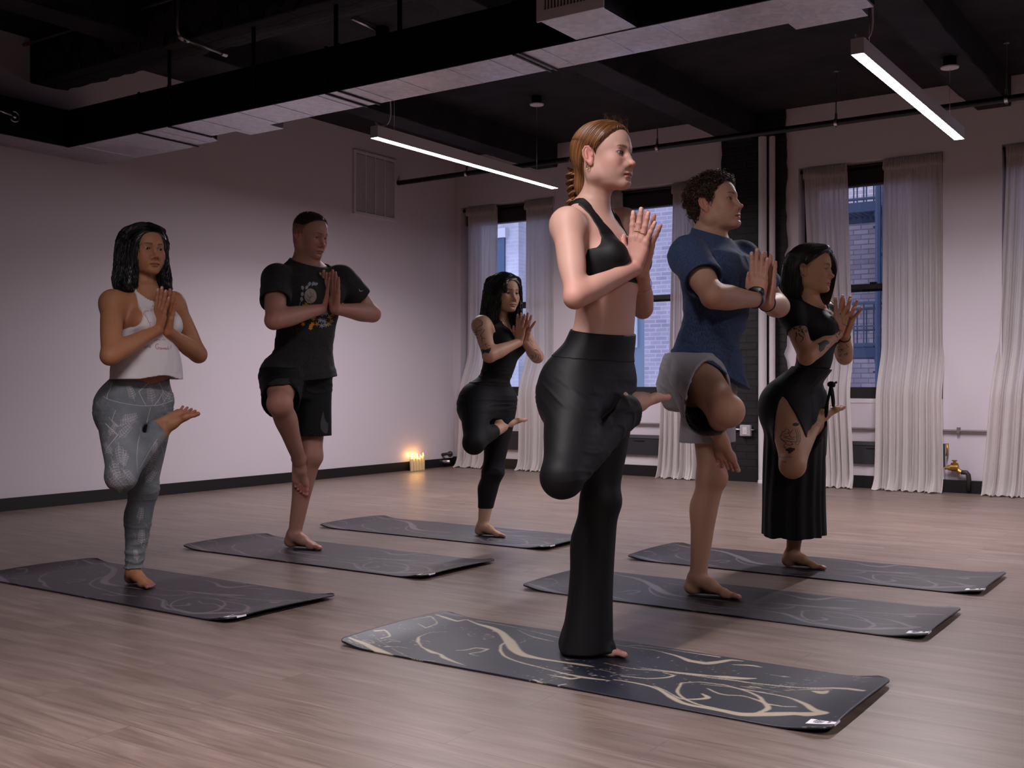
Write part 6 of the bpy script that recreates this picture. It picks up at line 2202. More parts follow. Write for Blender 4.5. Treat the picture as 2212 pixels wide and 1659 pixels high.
def decal(name, target, strokes, mat, parent, off=.0007, label=None, step=.7, cover=None):
    """strokes: (points in photo pixels, width or widths in pixels); drawn as ribbons on the target's surface"""
    T = target if isinstance(target, BVHTree) else bvh_of(target)
    O = Vector((0, 0, CAM_H))
    vs, fs = [], []
    for pts, w in strokes:
        pts = np.array(pts, float)
        seg = np.r_[0, np.cumsum(np.linalg.norm(np.diff(pts, axis=0), axis=1))]
        if seg[-1] <= 0: continue
        n = max(3, int(seg[-1] / step) + 1)
        t = np.linspace(0, seg[-1], n)
        q = np.stack([np.interp(t, seg, pts[:, 0]), np.interp(t, seg, pts[:, 1])], 1)
        ww = np.interp(t, np.linspace(0, seg[-1], len(w)), w) if hasattr(w, '__len__') else np.full(n, w)
        run = []
        def flush():
            if len(run) < 2:
                run.clear(); return
            b = len(vs)
            P = np.array([r[0] for r in run]); Nn = np.array([r[1] for r in run]); W_ = np.array([r[2] for r in run])
            Tn = np.gradient(P, axis=0)
            S = np.cross(Nn, Tn); S /= np.linalg.norm(S, axis=1)[:, None] + 1e-9
            for i in range(len(P)):
                vs.append(P[i] + Nn[i] * off - S[i] * W_[i] / 2); vs.append(P[i] + Nn[i] * (off + .0003)); vs.append(P[i] + Nn[i] * off + S[i] * W_[i] / 2)
            for i in range(len(P) - 1):
                a = b + i * 3
                fs.append([a, a + 3, a + 4, a + 1]); fs.append([a + 1, a + 4, a + 5, a + 2])
            run.clear()
        for (x, y), w_ in zip(q, ww):
            d = Vector(ray(x, y)).normalized()
            loc, nr, ix, dist = T.ray_cast(O, d)
            if loc is None or (run and (Vector(run[-1][0]) - loc).length > .03):
                flush()
                if loc is None: continue
            if nr.dot(d) > 0: nr = -nr
            depth = abs(-math.sin(YAW) * loc.x + math.cos(YAW) * loc.y)
            run.append((np.array(loc), np.array(nr), w_ * depth / F_PX))
        flush()
    if not vs: return None
    o = mesh_obj(name, vs, fs, mat, None, True)
    link_p(o, parent)
    if label: o['label'] = label
    return o


def link_p(o, parent):
    o.parent = parent
    if parent.type == 'EMPTY': o.location = -parent.location


def crop(pts, k, x0, y0):
    return [(a / k + x0, b / k + y0) for a, b in pts]


def fill(poly, gap=.8):
    poly = np.array(poly, float)
    out = []
    y = poly[:, 1].min() + gap * .5
    while y < poly[:, 1].max():
        xs = []
        for (x0, y0), (x1, y1) in zip(poly, np.roll(poly, -1, axis=0)):
            if (y0 <= y) != (y1 <= y): xs.append(x0 + (y - y0) / (y1 - y0) * (x1 - x0))
        xs.sort()
        for a, b in zip(xs[::2], xs[1::2]):
            if b - a > .3: out.append(([(a, y), (b, y)], gap * 1.35))
        y += gap
    return out


def sprig(x, y, ang, L, n=5, w=.6, leaf=.34):
    a = math.radians(ang); dx, dy = math.cos(a), -math.sin(a)
    out = [([(x, y), (x + dx * L * .5 - dy * L * .04, y + dy * L * .5 + dx * L * .04), (x + dx * L, y + dy * L)], w)]
    for i in range(n):
        t = .18 + .75 * i / n
        px_, py_ = x + dx * L * t, y + dy * L * t
        for s in (-1, 1):
            b = a + s * math.radians(42); l = L * leaf * (1 - .5 * t)
            ex, ey = px_ + math.cos(b) * l, py_ - math.sin(b) * l
            mx_, my_ = (px_ + ex) / 2, (py_ + ey) / 2
            nx_, ny_ = -math.sin(b) * l * .16, -math.cos(b) * l * .16
            out.append(([(px_, py_), (mx_ + nx_, my_ + ny_), (ex, ey), (mx_ - nx_, my_ - ny_), (px_, py_)], w * .8))
    return out


def flower(x, y, r, n=5, w=1.2):
    return [([(x, y), (x + r * math.cos(k * 2 * math.pi / n + .4), y + r * math.sin(k * 2 * math.pi / n + .4))], [w * .6, w * 1.6, w]) for k in range(n)]


def circle(x, y, rx, ry=None, n=28, a0=0, a1=2 * math.pi):
    ry = ry or rx
    return [(x + rx * math.cos(a), y + ry * math.sin(a)) for a in np.linspace(a0, a1, n)]


def ch(root, name):
    for c in root.children:
        if c.name.split('.')[0] == name: return c


def marks_tank(B, p, root):
    red = new_mat('red_print', (.38, .05, .08), .8)
    C = lambda pts, w=1.0: (crop(pts, 6.381, 200, 620), w)
    S = [C([(775, 325), (735, 325), (708, 345), (705, 375), (725, 400), (750, 425), (762, 455), (772, 485), (790, 497), (800, 480)], 1.0), C([(770, 335), (740, 340), (722, 358), (728, 380), (750, 405)], .7),
         C([(795, 320), (830, 312), (860, 320)], .9), C([(800, 300), (830, 292), (858, 300)], .7), C([(812, 285), (832, 252), (848, 286)], .7), C([(826, 255), (834, 275)], .6), C([(790, 335), (812, 330), (826, 345)], .9),
         C([(786, 500), (792, 540), (786, 565), (800, 585)], .7), C([(755, 580), (775, 560), (800, 575)], .7), C([(840, 735), (870, 740), (905, 728), (935, 730)], 1.0), C([(860, 715), (880, 722), (900, 715)], .7), C([(960, 728), (985, 722), (1000, 735)], .9),
         # ra
         C([(712, 815), (716, 838), (736, 836), (738, 818)], .9), C([(750, 836), (752, 815), (762, 812), (770, 816)], .9), C([(798, 815), (780, 812), (774, 826), (784, 838), (798, 830), (798, 814), (802, 838)], .9),
         # Ganesh!
         C([(912, 790), (890, 782), (870, 800), (868, 830), (884, 852), (906, 852), (914, 835), (896, 832)], 1.0), C([(946, 838), (928, 836), (924, 852), (936, 862), (948, 850), (948, 836), (954, 862)], .9), C([(962, 838), (964, 862), (966, 846), (978, 840), (982, 862)], .9),
         C([(990, 850), (1006, 850), (1004, 840), (992, 840), (990, 858), (1008, 862)], .9), C([(1026, 842), (1014, 842), (1016, 852), (1028, 856), (1024, 866), (1012, 864)], .9), C([(1036, 812), (1038, 866), (1042, 848), (1052, 846), (1055, 868)], .9), C([(1082, 795), (1077, 850)], 1.1), C([(1075, 864), (1076, 870)], 1.4)]
    top = ch(root, 'tank_top')
    decal('chest_print', top, S, red, top, label='red line drawing of an elephant and the words ...ra Ganesh!')
    lg = ch(root, 'leggings')
    pale = new_mat('pale_print', (.46, .42, .45), .8)
    D = lambda pts, w=1.0: (crop(pts, 5.72, 200, 810), w)
    S = [D([(245, 85), (215, 180), (185, 240), (178, 300)], 1.5), D([(130, 265), (200, 305), (350, 345), (500, 372), (640, 382), (800, 375), (900, 350), (988, 312)], 1.2), D([(700, 92), (570, 205), (615, 300), (660, 385)], 1.5), D([(820, 92), (875, 205), (820, 300), (760, 380)], 1.5),
         D([(715, 395), (695, 480), (668, 590)], 1.3), D([(160, 600), (230, 670), (310, 740), (240, 830), (180, 900), (155, 975)], 2.0), D([(604, 600), (590, 700), (558, 850), (545, 1000), (550, 1120), (552, 1215)], 1.2), D([(800, 790), (745, 870), (690, 960), (640, 1050), (585, 1150)], 1.2), D([(850, 870), (872, 950), (880, 1040)], 1.2),
         D([(285, 435), (240, 560), (320, 640)], 1.2), D([(200, 520), (260, 600), (310, 640)], .9)]
    rs = np.random.RandomState(4)
    for (x, y, a, L) in ((520, 330, 110, 230), (740, 370, 95, 250), (860, 360, 70, 260), (300, 800, 40, 260), (320, 830, -80, 280), (230, 1010, -60, 300), (420, 930, -95, 200), (200, 780, 60, 200), (210, 1130, -55, 330), (180, 1250, -35, 260), (350, 1150, -50, 260), (700, 1100, 60, 220), (660, 1230, 70, 240), (760, 1000, 80, 180), (640, 1350, 60, 220), (250, 1000, 120, 200), (330, 560, 20, 240), (300, 640, 10, 260)):
        S += [(crop(q, 5.72, 200, 810), w_) for q, w_ in sprig(x, y, a + rs.randn() * 8, L, 6, .75)]
    for (x, y, a, L) in ((305, 1180, 88, 40), (300, 1130, 80, 36), (310, 1200, 70, 44), (297, 1215, 100, 30)): S += sprig(x, y, a, L, 6, .8)
    S += [(circle(x / 5.72 + 200, y / 5.72 + 810, 3.4, 5.0), .7) for x, y in ((200, 120), (280, 1120), (395, 960))]
    decal('leaf_print', lg, S, pale, lg, label='pale chevrons and leaf sprigs printed on the leggings')


def marks_elder(B, p, root):
    sh = ch(root, 't_shirt')
    K = lambda pts, w=1.0: (crop(pts, 5.926, 560, 560), w)
    cream = new_mat('cream_print', (.30, .26, .24), .9); pale = new_mat('pale_blue_print', (.32, .34, .42), .9); yel = new_mat('yellow_print', (.40, .24, .04), .9); org = new_mat('orange_print', (.62, .24, .02), .9); ink = new_mat('dark_print', (.03, .025, .03), .9)
    T = bvh_of(sh)
    moon = crop([(655 + 78 * math.cos(a), 470 + 95 * math.sin(a)) for a in np.linspace(0, 2 * math.pi, 30)], 5.926, 560, 560)
    decal('moon_print', T, fill(moon, .9), cream, sh, off=.0006, label='cream disc printed behind the hands')
    decal('branch_print', T, [K([(610, 450), (640, 490), (700, 470)], .7), K([(630, 540), (650, 500), (690, 440)], .7), K([(600, 500), (640, 530), (680, 560)], .6), K([(650, 400), (660, 450), (640, 500)], .6)], ink, sh, off=.0014)
    S = []
    for (x, y, a) in ((560, 400, 100), (545, 480, 80), (545, 545, 95), (590, 390, 60), (630, 350, 70), (690, 330, 20), (670, 345, 60)): S += [(crop(q, 5.926, 560, 560), w_) for q, w_ in sprig(x, y, a, 62, 4, .9, .5)]
    S.append(K([(520, 610), (518, 570), (530, 540)], 1.0))
    for (x, y) in ((800, 700), (850, 690), (780, 780), (830, 790), (850, 840), (800, 850)): S += [(crop(q, 5.926, 560, 560), w_) for q, w_ in flower(x, y, 34, 6, 1.4)]
    decal('leaf_print', T, S, pale, sh, off=.0012)
    S = []
    for (x, y) in ((600, 575), (640, 600), (570, 600), (700, 740), (740, 830), (900, 740), (935, 710), (925, 790), (890, 830), (690, 760)): S += [(crop(q, 5.926, 560, 560), w_) for q, w_ in flower(x, y, 30, 5, 1.5)]
    decal('yellow_flower_print', T, S, yel, sh, off=.0012)
    S = []
    for (x, y) in ((660, 855), (680, 830), (655, 880), (560, 830)): S += [(crop(q, 5.926, 560, 560), w_) for q, w_ in flower(x, y, 26, 5, 2.2)]
    decal('orange_flower_print', T, S, org, sh, off=.0016)
    decal('sleeve_logo', T, [K([(1275, 380), (1285, 405), (1300, 410), (1330, 402)], [.6, 1.8, 1.2, .4])], new_mat('light_print', (.5, .48, .5), .8), sh, off=.0012)
    so = ch(root, 'shorts')
    gp = crop([(765, 540), (747, 600), (730, 680), (733, 755), (765, 798), (800, 815), (815, 800), (824, 690), (800, 672), (778, 630)], 5.53, 560, 790)
    decal('curved_logo', so, fill(gp, .9), new_mat('grey_print', (.055, .048, .052), .8), so, off=.001, label='large grey curved tick on the left leg of the shorts')


def marks_wrap(B, p, root):
    bd = ch(root, 'body')
    T = bvh_of(bd)
    ink = new_mat('tattoo_ink', (.022, .018, .020), .6)
    A = lambda pts, w=1.0: (crop(pts, 8.733, 1670, 640), w)
    S = []
    rs = np.random.RandomState(9)
    # upper arm: curling tentacles under a dense dark mass
    for k in range(34):
        x = rs.uniform(235, 640); y = 470 + rs.uniform(0, 190) + (x - 400) * .06
        a = rs.uniform(0, 6.3); r = rs.uniform(14, 34)
        S.append((crop(circle(x, y, r, r * .8, 14, a, a + rs.uniform(2, 4.6)), 8.733, 1670, 640), [1.2, 1.9, .7]))
    for pts in ([(300, 640), (320, 700), (300, 740), (340, 770), (360, 830)], [(430, 680), (450, 740), (420, 790), (430, 850), (455, 870)], [(480, 700), (520, 750), (570, 770), (560, 820), (520, 850), (515, 890)], [(540, 640), (570, 690), (590, 740), (610, 760)], [(620, 600), (640, 660), (600, 690)], [(280, 600), (270, 680), (300, 720)]):
        S.append(A(pts, [2.4, 2.2, 1.6, .8]))
    # forearm: moth and lines
    S += fill(crop([(880, 880), (960, 830), (1050, 840), (1060, 890), (1000, 920), (960, 1000), (890, 1050), (858, 1010), (870, 930), (835, 900)], 8.733, 1670, 640), 1.6)
    S += [A([(830, 890), (880, 880), (940, 850)], 1.0), A([(1060, 830), (1100, 870), (1090, 930), (1040, 980), (1000, 960)], .9), A([(1180, 740), (1230, 720), (1270, 680), (1240, 650), (1200, 680)], 1.6), A([(1200, 620), (1250, 630), (1300, 660)], 1.2), A([(1180, 760), (1220, 770), (1260, 700)], 1.3)]
    # far forearm
    for k in range(16):
        x = rs.uniform(1230, 1430); y = rs.uniform(850, 1220); a = rs.uniform(0, 6.3); r = rs.uniform(14, 34)
        S.append((crop(circle(x, y, r, r * .7, 12, a, a + rs.uniform(2, 5)), 8.733, 1670, 640), [.8, 1.7, .8]))
    # hand marks
    S += [A([(1295, 512), (1340, 535), (1390, 560), (1410, 578)], .9), A([(1262, 318), (1275, 345)], 2.0), A([(1440, 385), (1452, 420), (1438, 430)], 1.4), A([(1092, 435), (1105, 462)], 1.8), A([(1300, 400), (1310, 500)], .6)]
    # neck marks
    S += [((crop([(775, 1225), (800, 1235), (820, 1232)], 9.756, 1670, 510)), .7), ((crop([(790, 1270), (812, 1285)], 9.756, 1670, 510)), .7)]
    # thigh: robed smoke figure rising from an oil lamp, script line, date
    Z = lambda pts, w=.9: (crop(pts, 3.393, 1560, 860), w)
    S += fill(crop([(516, 188), (540, 180), (566, 186), (560, 200), (540, 206), (520, 202)], 3.393, 1560, 860), 1.0)
    for pts in ([(560, 215), (572, 260), (572, 310), (555, 345), (535, 335)], [(548, 222), (562, 270), (560, 320)], [(535, 225), (548, 265), (548, 320), (530, 330)], [(520, 230), (500, 250), (478, 262), (450, 262)], [(512, 245), (490, 270), (510, 290), (535, 285)], [(470, 215), (462, 240), (440, 250), (430, 275), (415, 285)],
                [(480, 225), (492, 240), (480, 262)], [(440, 265), (425, 290), (445, 310), (480, 315), (520, 322), (548, 318)], [(450, 285), (490, 300), (530, 300)], [(430, 300), (470, 330), (455, 345), (450, 355), (470, 362)], [(500, 320), (520, 338), (500, 345), (470, 340)], [(445, 270), (470, 285), (500, 280)]):
        S.append(Z(pts, [.8, 1.5, .8]))
    S += fill(crop([(470, 372), (500, 362), (530, 368), (536, 374), (515, 392), (500, 404), (480, 404), (486, 394), (462, 382)], 3.393, 1560, 860), .9)
    S += [Z([(450, 358), (462, 370), (475, 376)], .9), Z([(534, 370), (528, 386), (512, 388)], .6), Z([(447, 392), (451, 402)], .8)]
    S += [Z([(415, 438), (425, 422), (430, 436), (438, 430), (446, 437), (452, 428), (458, 438)], .7), Z([(478, 425), (466, 432), (476, 438), (484, 430), (490, 438), (496, 426), (502, 438), (510, 432)], .7), Z([(434, 468), (440, 462), (440, 474), (447, 466), (452, 474)], .7), Z([(458, 464), (458, 474), (464, 464), (468, 474)], .7)]
    S += [Z([(572, 200), (574, 208)], .6), Z([(408, 326), (410, 334)], .6), ((crop([(640, 200), (655, 185), (650, 220), (636, 235)], 3.393, 1560, 860)), 1.6), (crop(circle(704, 197, 9), 3.393, 1560, 860), .8)]
    decal('tattoo', T, S, ink, bd, off=.0006, label='black tattoos on the arms, hand and thigh')


def marks_back(B, p, root):
    bd = ch(root, 'body')
    ink = bpy.data.materials['tattoo_ink'] if 'tattoo_ink' in bpy.data.materials else new_mat('tattoo_ink', (.022, .018, .020), .6)
    Q = lambda pts, w=1.0: (crop(pts, 6.911, 1000, 580), w)
    dot = lambda x, y, r=1.4: (circle(x / 6.911 + 1000, y / 6.911 + 580, r * .4, None, 8), r)
    S = [Q([(225, 775), (265, 770), (292, 800), (290, 835), (250, 870), (215, 885)], [.5, 1.3, 1.6, .6]), Q([(245, 785), (270, 810), (262, 840), (235, 862)], .6), Q([(165, 870), (200, 882)], .6),
         Q([(160, 915), (205, 940), (240, 930), (275, 915)], 1.2), Q([(210, 890), (195, 950), (205, 1000), (215, 1070)], 1.6), Q([(170, 950), (215, 960)], 1.6), Q([(180, 985), (230, 990)], 1.6), Q([(195, 1035), (235, 1030)], 1.2), Q([(322, 918), (285, 975), (262, 1000), (285, 1040), (325, 1048)], 1.0), Q([(280, 1040), (285, 1100)], 1.0),
         Q([(225, 1075), (245, 1140), (265, 1175), (300, 1150), (345, 1122)], .9), Q([(345, 1122), (335, 1160), (385, 1195)], .9), Q([(360, 1150), (400, 1150)], 1.0)]
    S += [dot(x, y) for x, y in ((322, 918), (262, 998), (325, 1048), (285, 1100), (275, 915), (160, 910), (360, 1125), (398, 1150))]
    S += fill(crop([(232, 1222), (280, 1205), (330, 1215), (380, 1200), (420, 1178), (412, 1225), (385, 1268), (330, 1255), (275, 1288)], 6.911, 1000, 580), .9)
    for pts in ([(970, 1060), (1010, 1110), (1040, 1150)], [(1055, 1215), (1100, 1215), (1130, 1240)], [(1070, 1250), (1100, 1290), (1080, 1330), (1040, 1350)], [(1110, 1260), (1135, 1300), (1125, 1350), (1095, 1380)], [(985, 1310), (1020, 1290), (1050, 1310), (1030, 1350), (990, 1340)], [(1040, 1370), (1080, 1395), (1110, 1385)], [(1140, 1260), (1160, 1310), (1150, 1360)], [(1000, 1350), (1040, 1385)]):
        S.append(Q(pts, [.7, 1.6, .8]))
    decal('tattoo', bd, S, ink, bd, off=.0006, label='black tattoos on both arms')
    decal('chest_tattoo', bd, [Q([(620, 850), (650, 880), (700, 900), (740, 890)], .8), Q([(640, 830), (670, 870), (720, 880)], .6), Q([(660, 900), (690, 920), (700, 900)], .8)], ink, bd, off=.0006)


def marks_front(B, p, root):
    bd = ch(root, 'body')
    mole = new_mat('mole', (.22, .09, .06), .6)
    pts = [(1216, 580), (1227, 404 + 24), (1301, 426), (1204, 545), (1198, 612), (1280, 405), (1268, 395), (1210, 600)]
    decal('freckles', bd, [(circle(x, y, .35, None, 6), .7) for x, y in pts], mole, bd, off=.0003)


def marks_blue(B, p, root):
    bd = ch(root, 'body')
    mole = bpy.data.materials['mole'] if 'mole' in bpy.data.materials else new_mat('mole', (.22, .09, .06), .6)
    pts = [(1537, 475.5), (1536, 482.5), (1559, 447), (1562, 462), (1545, 470), (1553, 831), (1536, 832), (1524, 818), (1554, 495)]
    decal('freckles', bd, [(circle(x, y, .45, None, 6), .9) for x, y in pts], mole, bd, off=.0003)

# ------------------------------------------------------------------ hair
def hair_mat(name, rough=.38, spec=.5):
    if name in bpy.data.materials: return bpy.data.materials[name]
    m = new_mat(name, rough=rough, spec=spec)
    a = N(m, 'ShaderNodeAttribute', attribute_name='Col')
    LK(m, a.outputs['Color'], bsdf(m).inputs['Base Color'])
    return m


def skull(L):
    """head shape in head coordinates (metres at size 1)"""
    def e(c, r):
        q = L - V(c); r = V(r)
        k0 = np.sqrt(((q / r) ** 2).sum(1)) + 1e-9; k1 = np.sqrt(((q / (r * r)) ** 2).sum(1)) + 1e-9
        return k0 * (k0 - 1) / k1
    d = smin(e((-.014, 0, .042), (.094, .073, .076)), e((.028, 0, .030), (.057, .060, .066)), .03)
    return smin(d, e((-.030, 0, .0), (.060, .060, .055)), .03)


def mass(st):
    """lock of hair as a loft in head coordinates: (z, cx, cy, rx, ry)"""
    st = np.array(sorted(st), float)
    zs = np.linspace(st[0, 0], st[-1, 0], 40); T = pchip(st[:, 0], st[:, 1:], zs)
    def f(L):
        z = L[:, 2]
        cx, cy, rx, ry = (np.interp(z, zs, T[:, i]) for i in range(4))
        x, y = L[:, 0] - cx, L[:, 1] - cy
        k0 = np.sqrt((x / rx) ** 2 + (y / ry) ** 2) + 1e-9; k1 = np.sqrt((x / rx ** 2) ** 2 + (y / ry ** 2) ** 2) + 1e-9
        d = k0 * (k0 - 1) / k1
        dz = np.maximum(st[0, 0] - z, z - st[-1, 0])
        return np.where(dz > 0, np.hypot(np.maximum(d, 0), dz), d)
    return f


def hairline(pts, front=None):
    """negative inside the haired part; pts (z, x) along the side of the head"""
    z = [a[0] for a in pts]; x = [a[1] for a in pts]
    return lambda L: (L[:, 0] - np.interp(L[:, 2], z, x)) * .8


def grad(f, P, e=1e-3):
    g = np.stack([f(P + V(*(e * (i == j) for j in range(3)))) - f(P - V(*(e * (i == j) for j in range(3)))) for i in range(3)], 1)
    return g / (np.linalg.norm(g, axis=1)[:, None] + 1e-9)


def flow(f, starts, dirf, n, step, lift=0.0, stop=None, wave=None, rng=None, keep=1.0):
    """strands laid on the surface f=0 from the start points along dirf(L, t); returns S x n x 3 and lengths"""
    P = starts.copy()
    m = len(P)
    off = lift * rng.rand(m)
    out = [P.copy()]
    alive = np.ones(m, bool); ln = np.full(m, n)
    for i in range(1, n):
        D = dirf(P, i / n)
        g = grad(f, P)
        D = D - (D * g).sum(1)[:, None] * g * keep
        D /= np.linalg.norm(D, axis=1)[:, None] + 1e-9
        Q = P + D * step
        for _ in range(2):
            Q = Q - (np.clip(f(Q) - off, -.01, .01))[:, None] * grad(f, Q) * keep
        P = np.where(alive[:, None], Q, P)
        if stop is not None:
            dead = alive & stop(P, i / n)
            ln[dead] = i + 1
            alive &= ~dead
        out.append(P.copy())
    S = np.stack(out, 1)
    if wave is not None:
        A, k, ph = wave
        t = np.arange(n) * step
        T = np.gradient(S, axis=1); T /= np.linalg.norm(T, axis=2)[:, :, None] + 1e-9
        side = np.cross(T, np.array([0.3, 0.2, 1.0])); side /= np.linalg.norm(side, axis=2)[:, :, None] + 1e-9
        up = np.cross(T, side)
        w = np.sin(t[None, :] * k + ph[:, None]) * A * np.clip(t / .10, 0, 1)[None, :]
        w2 = np.cos(t[None, :] * k + ph[:, None] * 1.3) * A * .5 * np.clip(t / .10, 0, 1)[None, :]
        S = S + side * w[:, :, None] + up * w2[:, :, None]
    return S, ln


def strand_mesh(S, ln, r, rng, taper=.3, seg=3):
    """S strands (world) to thin tubes"""
    vs, fs, ids = [], [], []
    base = 0
    a = np.arange(seg) * 2 * math.pi / seg
    for s in range(len(S)):
        k = int(ln[s])
        if k < 3: continue
        P = S[s, :k]
        T = np.gradient(P, axis=0); T /= np.linalg.norm(T, axis=1)[:, None] + 1e-9
        u = np.cross(T, V(.31, .12, .94)); u /= np.linalg.norm(u, axis=1)[:, None] + 1e-9
        w = np.cross(T, u)
        rr = r * (.75 + .5 * rng.rand()) * np.interp(np.linspace(0, 1, k), (0, .15, .6, 1), (.5, 1, .9, taper))
        ring = P[:, None, :] + rr[:, None, None] * (np.cos(a)[None, :, None] * u[:, None, :] + np.sin(a)[None, :, None] * w[:, None, :])
        vs.append(ring.reshape(-1, 3))
        i = np.arange(k - 1)[:, None] * seg + np.arange(seg)[None, :]
        j = np.arange(k - 1)[:, None] * seg + (np.arange(seg)[None, :] + 1) % seg
        fs.append(np.stack([i, j, j + seg, i + seg], 2).reshape(-1, 4) + base)
        ids.append(np.full(k * seg, s))
        base += k * seg
    return np.concatenate(vs), np.concatenate(fs), np.concatenate(ids)


def build_hair(B, root, f, lo, hi, h, strands, r, col, col2, seed, mat, name='hair', taper=.3, disp=0.0):
    """f field in head coordinates"""
    o, R, s = B['o'], B['R'], B['hs']
    toL = lambda P: ((P - o) @ R.T) / s
    toW = lambda L: o + (L * s) @ R
    parts = []
    rng = np.random.RandomState(seed)
    colA, colB = V(col), V(col2)
    cl = []
    if f is not None:
        fw = lambda P, c=None, Rr=1e9: f(toL(P)) * s + .0012
        lo, hi = V(lo), V(hi)
        cs = np.array([toW(V(x, y, z)[None])[0] for x in (lo[0], hi[0]) for y in (lo[1], hi[1]) for z in (lo[2], hi[2])])
        v, fc = polygonise(fw, cs.min(0) - .01, cs.max(0) + .01, h)
        parts.append((v, fc)); cl.append(np.tile(colA * .75, (len(v), 1)))
    for (S, ln, rr) in strands:
        W_ = o + (S.reshape(-1, 3) * s) @ R
        v, fc, ids = strand_mesh(W_.reshape(S.shape), ln, rr, rng, taper)
        parts.append((v, fc))
        t = rng.rand(len(S)) ** 1.5
        c = colA[None] * (1 - t[:, None]) + colB[None] * t[:, None]
        cl.append((c * (.8 + .4 * rng.rand(len(S)))[:, None])[ids])
    v, fc = merge_meshes(parts)
    return mesh_obj(name, v, fc, mat, root, True, np.concatenate(cl))


def surface_points(f, n, lo, hi, rng, cond=None, tol=.004):
    lo, hi = V(lo), V(hi)
    out = []
    tot = 0
    for _ in range(60):
        P = lo + rng.rand(6000, 3) * (hi - lo)
        P = P[np.abs(f(P)) < .012]
        for _ in range(3): P = P - f(P)[:, None] * grad(f, P)
        P = P[np.abs(f(P)) < tol]
        if cond is not None: P = P[cond(P)]
        out.append(P); tot += len(P)
        if tot > n: break
    return np.concatenate(out)[:n]


def hair_front(B, p, root):
    rng = np.random.RandomState(3)
    hl = hairline([(-.10, -.075), (-.055, -.062), (-.02, -.036), (-.004, -.012), (.004, .006), (.022, .012), (.040, .030), (.060, .050), (.074, .062), (.090, .072), (.12, .08)])
    ear = lambda L: np.linalg.norm((L - V(-.012, 0, -.002)) * V(1, 0, .62), axis=1) - .0235
    def cap(L):
        d = skull(L) - .0085
        d = smax(d, hl(L), .010)
        d = smax(d, -np.maximum(ear(L), .05 - np.abs(L[:, 1])), .004)
        d = smax(d, -.070 - L[:, 2], .01)
        tail = np.linalg.norm((L - V(-.078, 0, -.062)) * V(1, .80, .52), axis=1) - .030
        return smin(d, tail, .02)
    tgt = V(-.088, 0, -.115)
    def dirf(P, t):
        d = tgt - P
        return d / (np.linalg.norm(d, axis=1)[:, None] + 1e-9)
    st = surface_points(cap, 1500, (-.12, -.09, -.07), (.10, .09, .135), rng, lambda P: (P[:, 2] > -.05))
    edge = surface_points(cap, 700, (-.06, -.09, -.03), (.10, .09, .11), rng, lambda P: hl(P) > -.010)
    st = np.concatenate([st, edge])
    S, ln = flow(cap, st, dirf, 38, .0065, .0016, lambda P, t: np.linalg.norm(P - tgt, axis=1) < .020, None, rng)
    strands = [(S, ln, .0009)]
    # fly-away hairs
    fa = surface_points(cap, 46, (.0, -.06, .08), (.08, .06, .13), rng)
    FA = np.stack([fa + V(0, 0, 1) * t * .045 * rng.rand(len(fa))[:, None] + V(-1, .2, 0) * (t ** 2) * .018 * rng.randn(len(fa))[:, None] for t in np.linspace(0, 1, 8)], 1)
    strands.append((FA, np.full(len(fa), 8), .00014))
    fb = surface_points(cap, 60, (-.13, -.05, -.06), (-.07, .05, .03), rng)
    FB = np.stack([fb + V(-1, 0, -.3) * t * .022 * rng.rand(len(fb))[:, None] + V(0, 0, -1) * (t ** 2) * .03 * rng.rand(len(fb))[:, None] for t in np.linspace(0, 1, 8)], 1)
    strands.append((FB, np.full(len(fb), 8), .00025))
    m = hair_mat('auburn_hair', .34, .6)
    build_hair(B, root, cap, (-.14, -.10, -.14), (.10, .10, .14), .0032, strands, .0009, (.14, .052, .016), (.36, .16, .06), 3, m)
    # braid
    Y0 = B['Y0']
    C = spline([at_y(1247, 368, Y0), at_y(1241, 388, Y0), at_y(1240, 405, Y0), at_y(1242, 422, Y0), at_y(1240, 445, Y0) + V(-.012, 0, 0), at_y(1230, 480, Y0) + V(-.030, 0, 0), at_y(1224, 530, Y0) + V(-.035, 0, 0)], 90)
    vs, fs, cs = [], [], []
    parts = []
    T = np.gradient(C, axis=0); T /= np.linalg.norm(T, axis=1)[:, None]
    sx = np.cross(T, V(0, 1, 0)); sx /= np.linalg.norm(sx, axis=1)[:, None]
    sy = np.cross(T, sx)
    u = np.linspace(0, 1, 90)
    wd = np.interp(u, (0, .12, .4, 1), (.030, .027, .021, .012))
    for k in range(3):
        ph = 2 * math.pi * k / 3 + u * 2 * math.pi * 2.6
        A = C + sy * (np.sin(ph) * wd * .85)[:, None] + sx * (np.sin(2 * ph) * wd * .42)[:, None]
        for _ in range(90):
            a, b = rng.rand() * 2 * math.pi, math.sqrt(rng.rand())
            tw = u * 5
            q = A + (np.cos(a + tw) * b * wd * .52)[:, None] * sy + (np.sin(a + tw) * b * wd * .48)[:, None] * sx
            parts.append(q)
    S = np.stack(parts)[:, ::2]
    v, fc, ids = strand_mesh(S, np.full(len(S), S.shape[1]), .0021, rng, .8)
    t = rng.rand(len(S)) ** 1.5
    c = V(.13, .05, .015)[None] * (1 - t[:, None]) + V(.38, .18, .07)[None] * t[:, None]
    mesh_obj('braid', v, fc, m, root, True, c[ids])


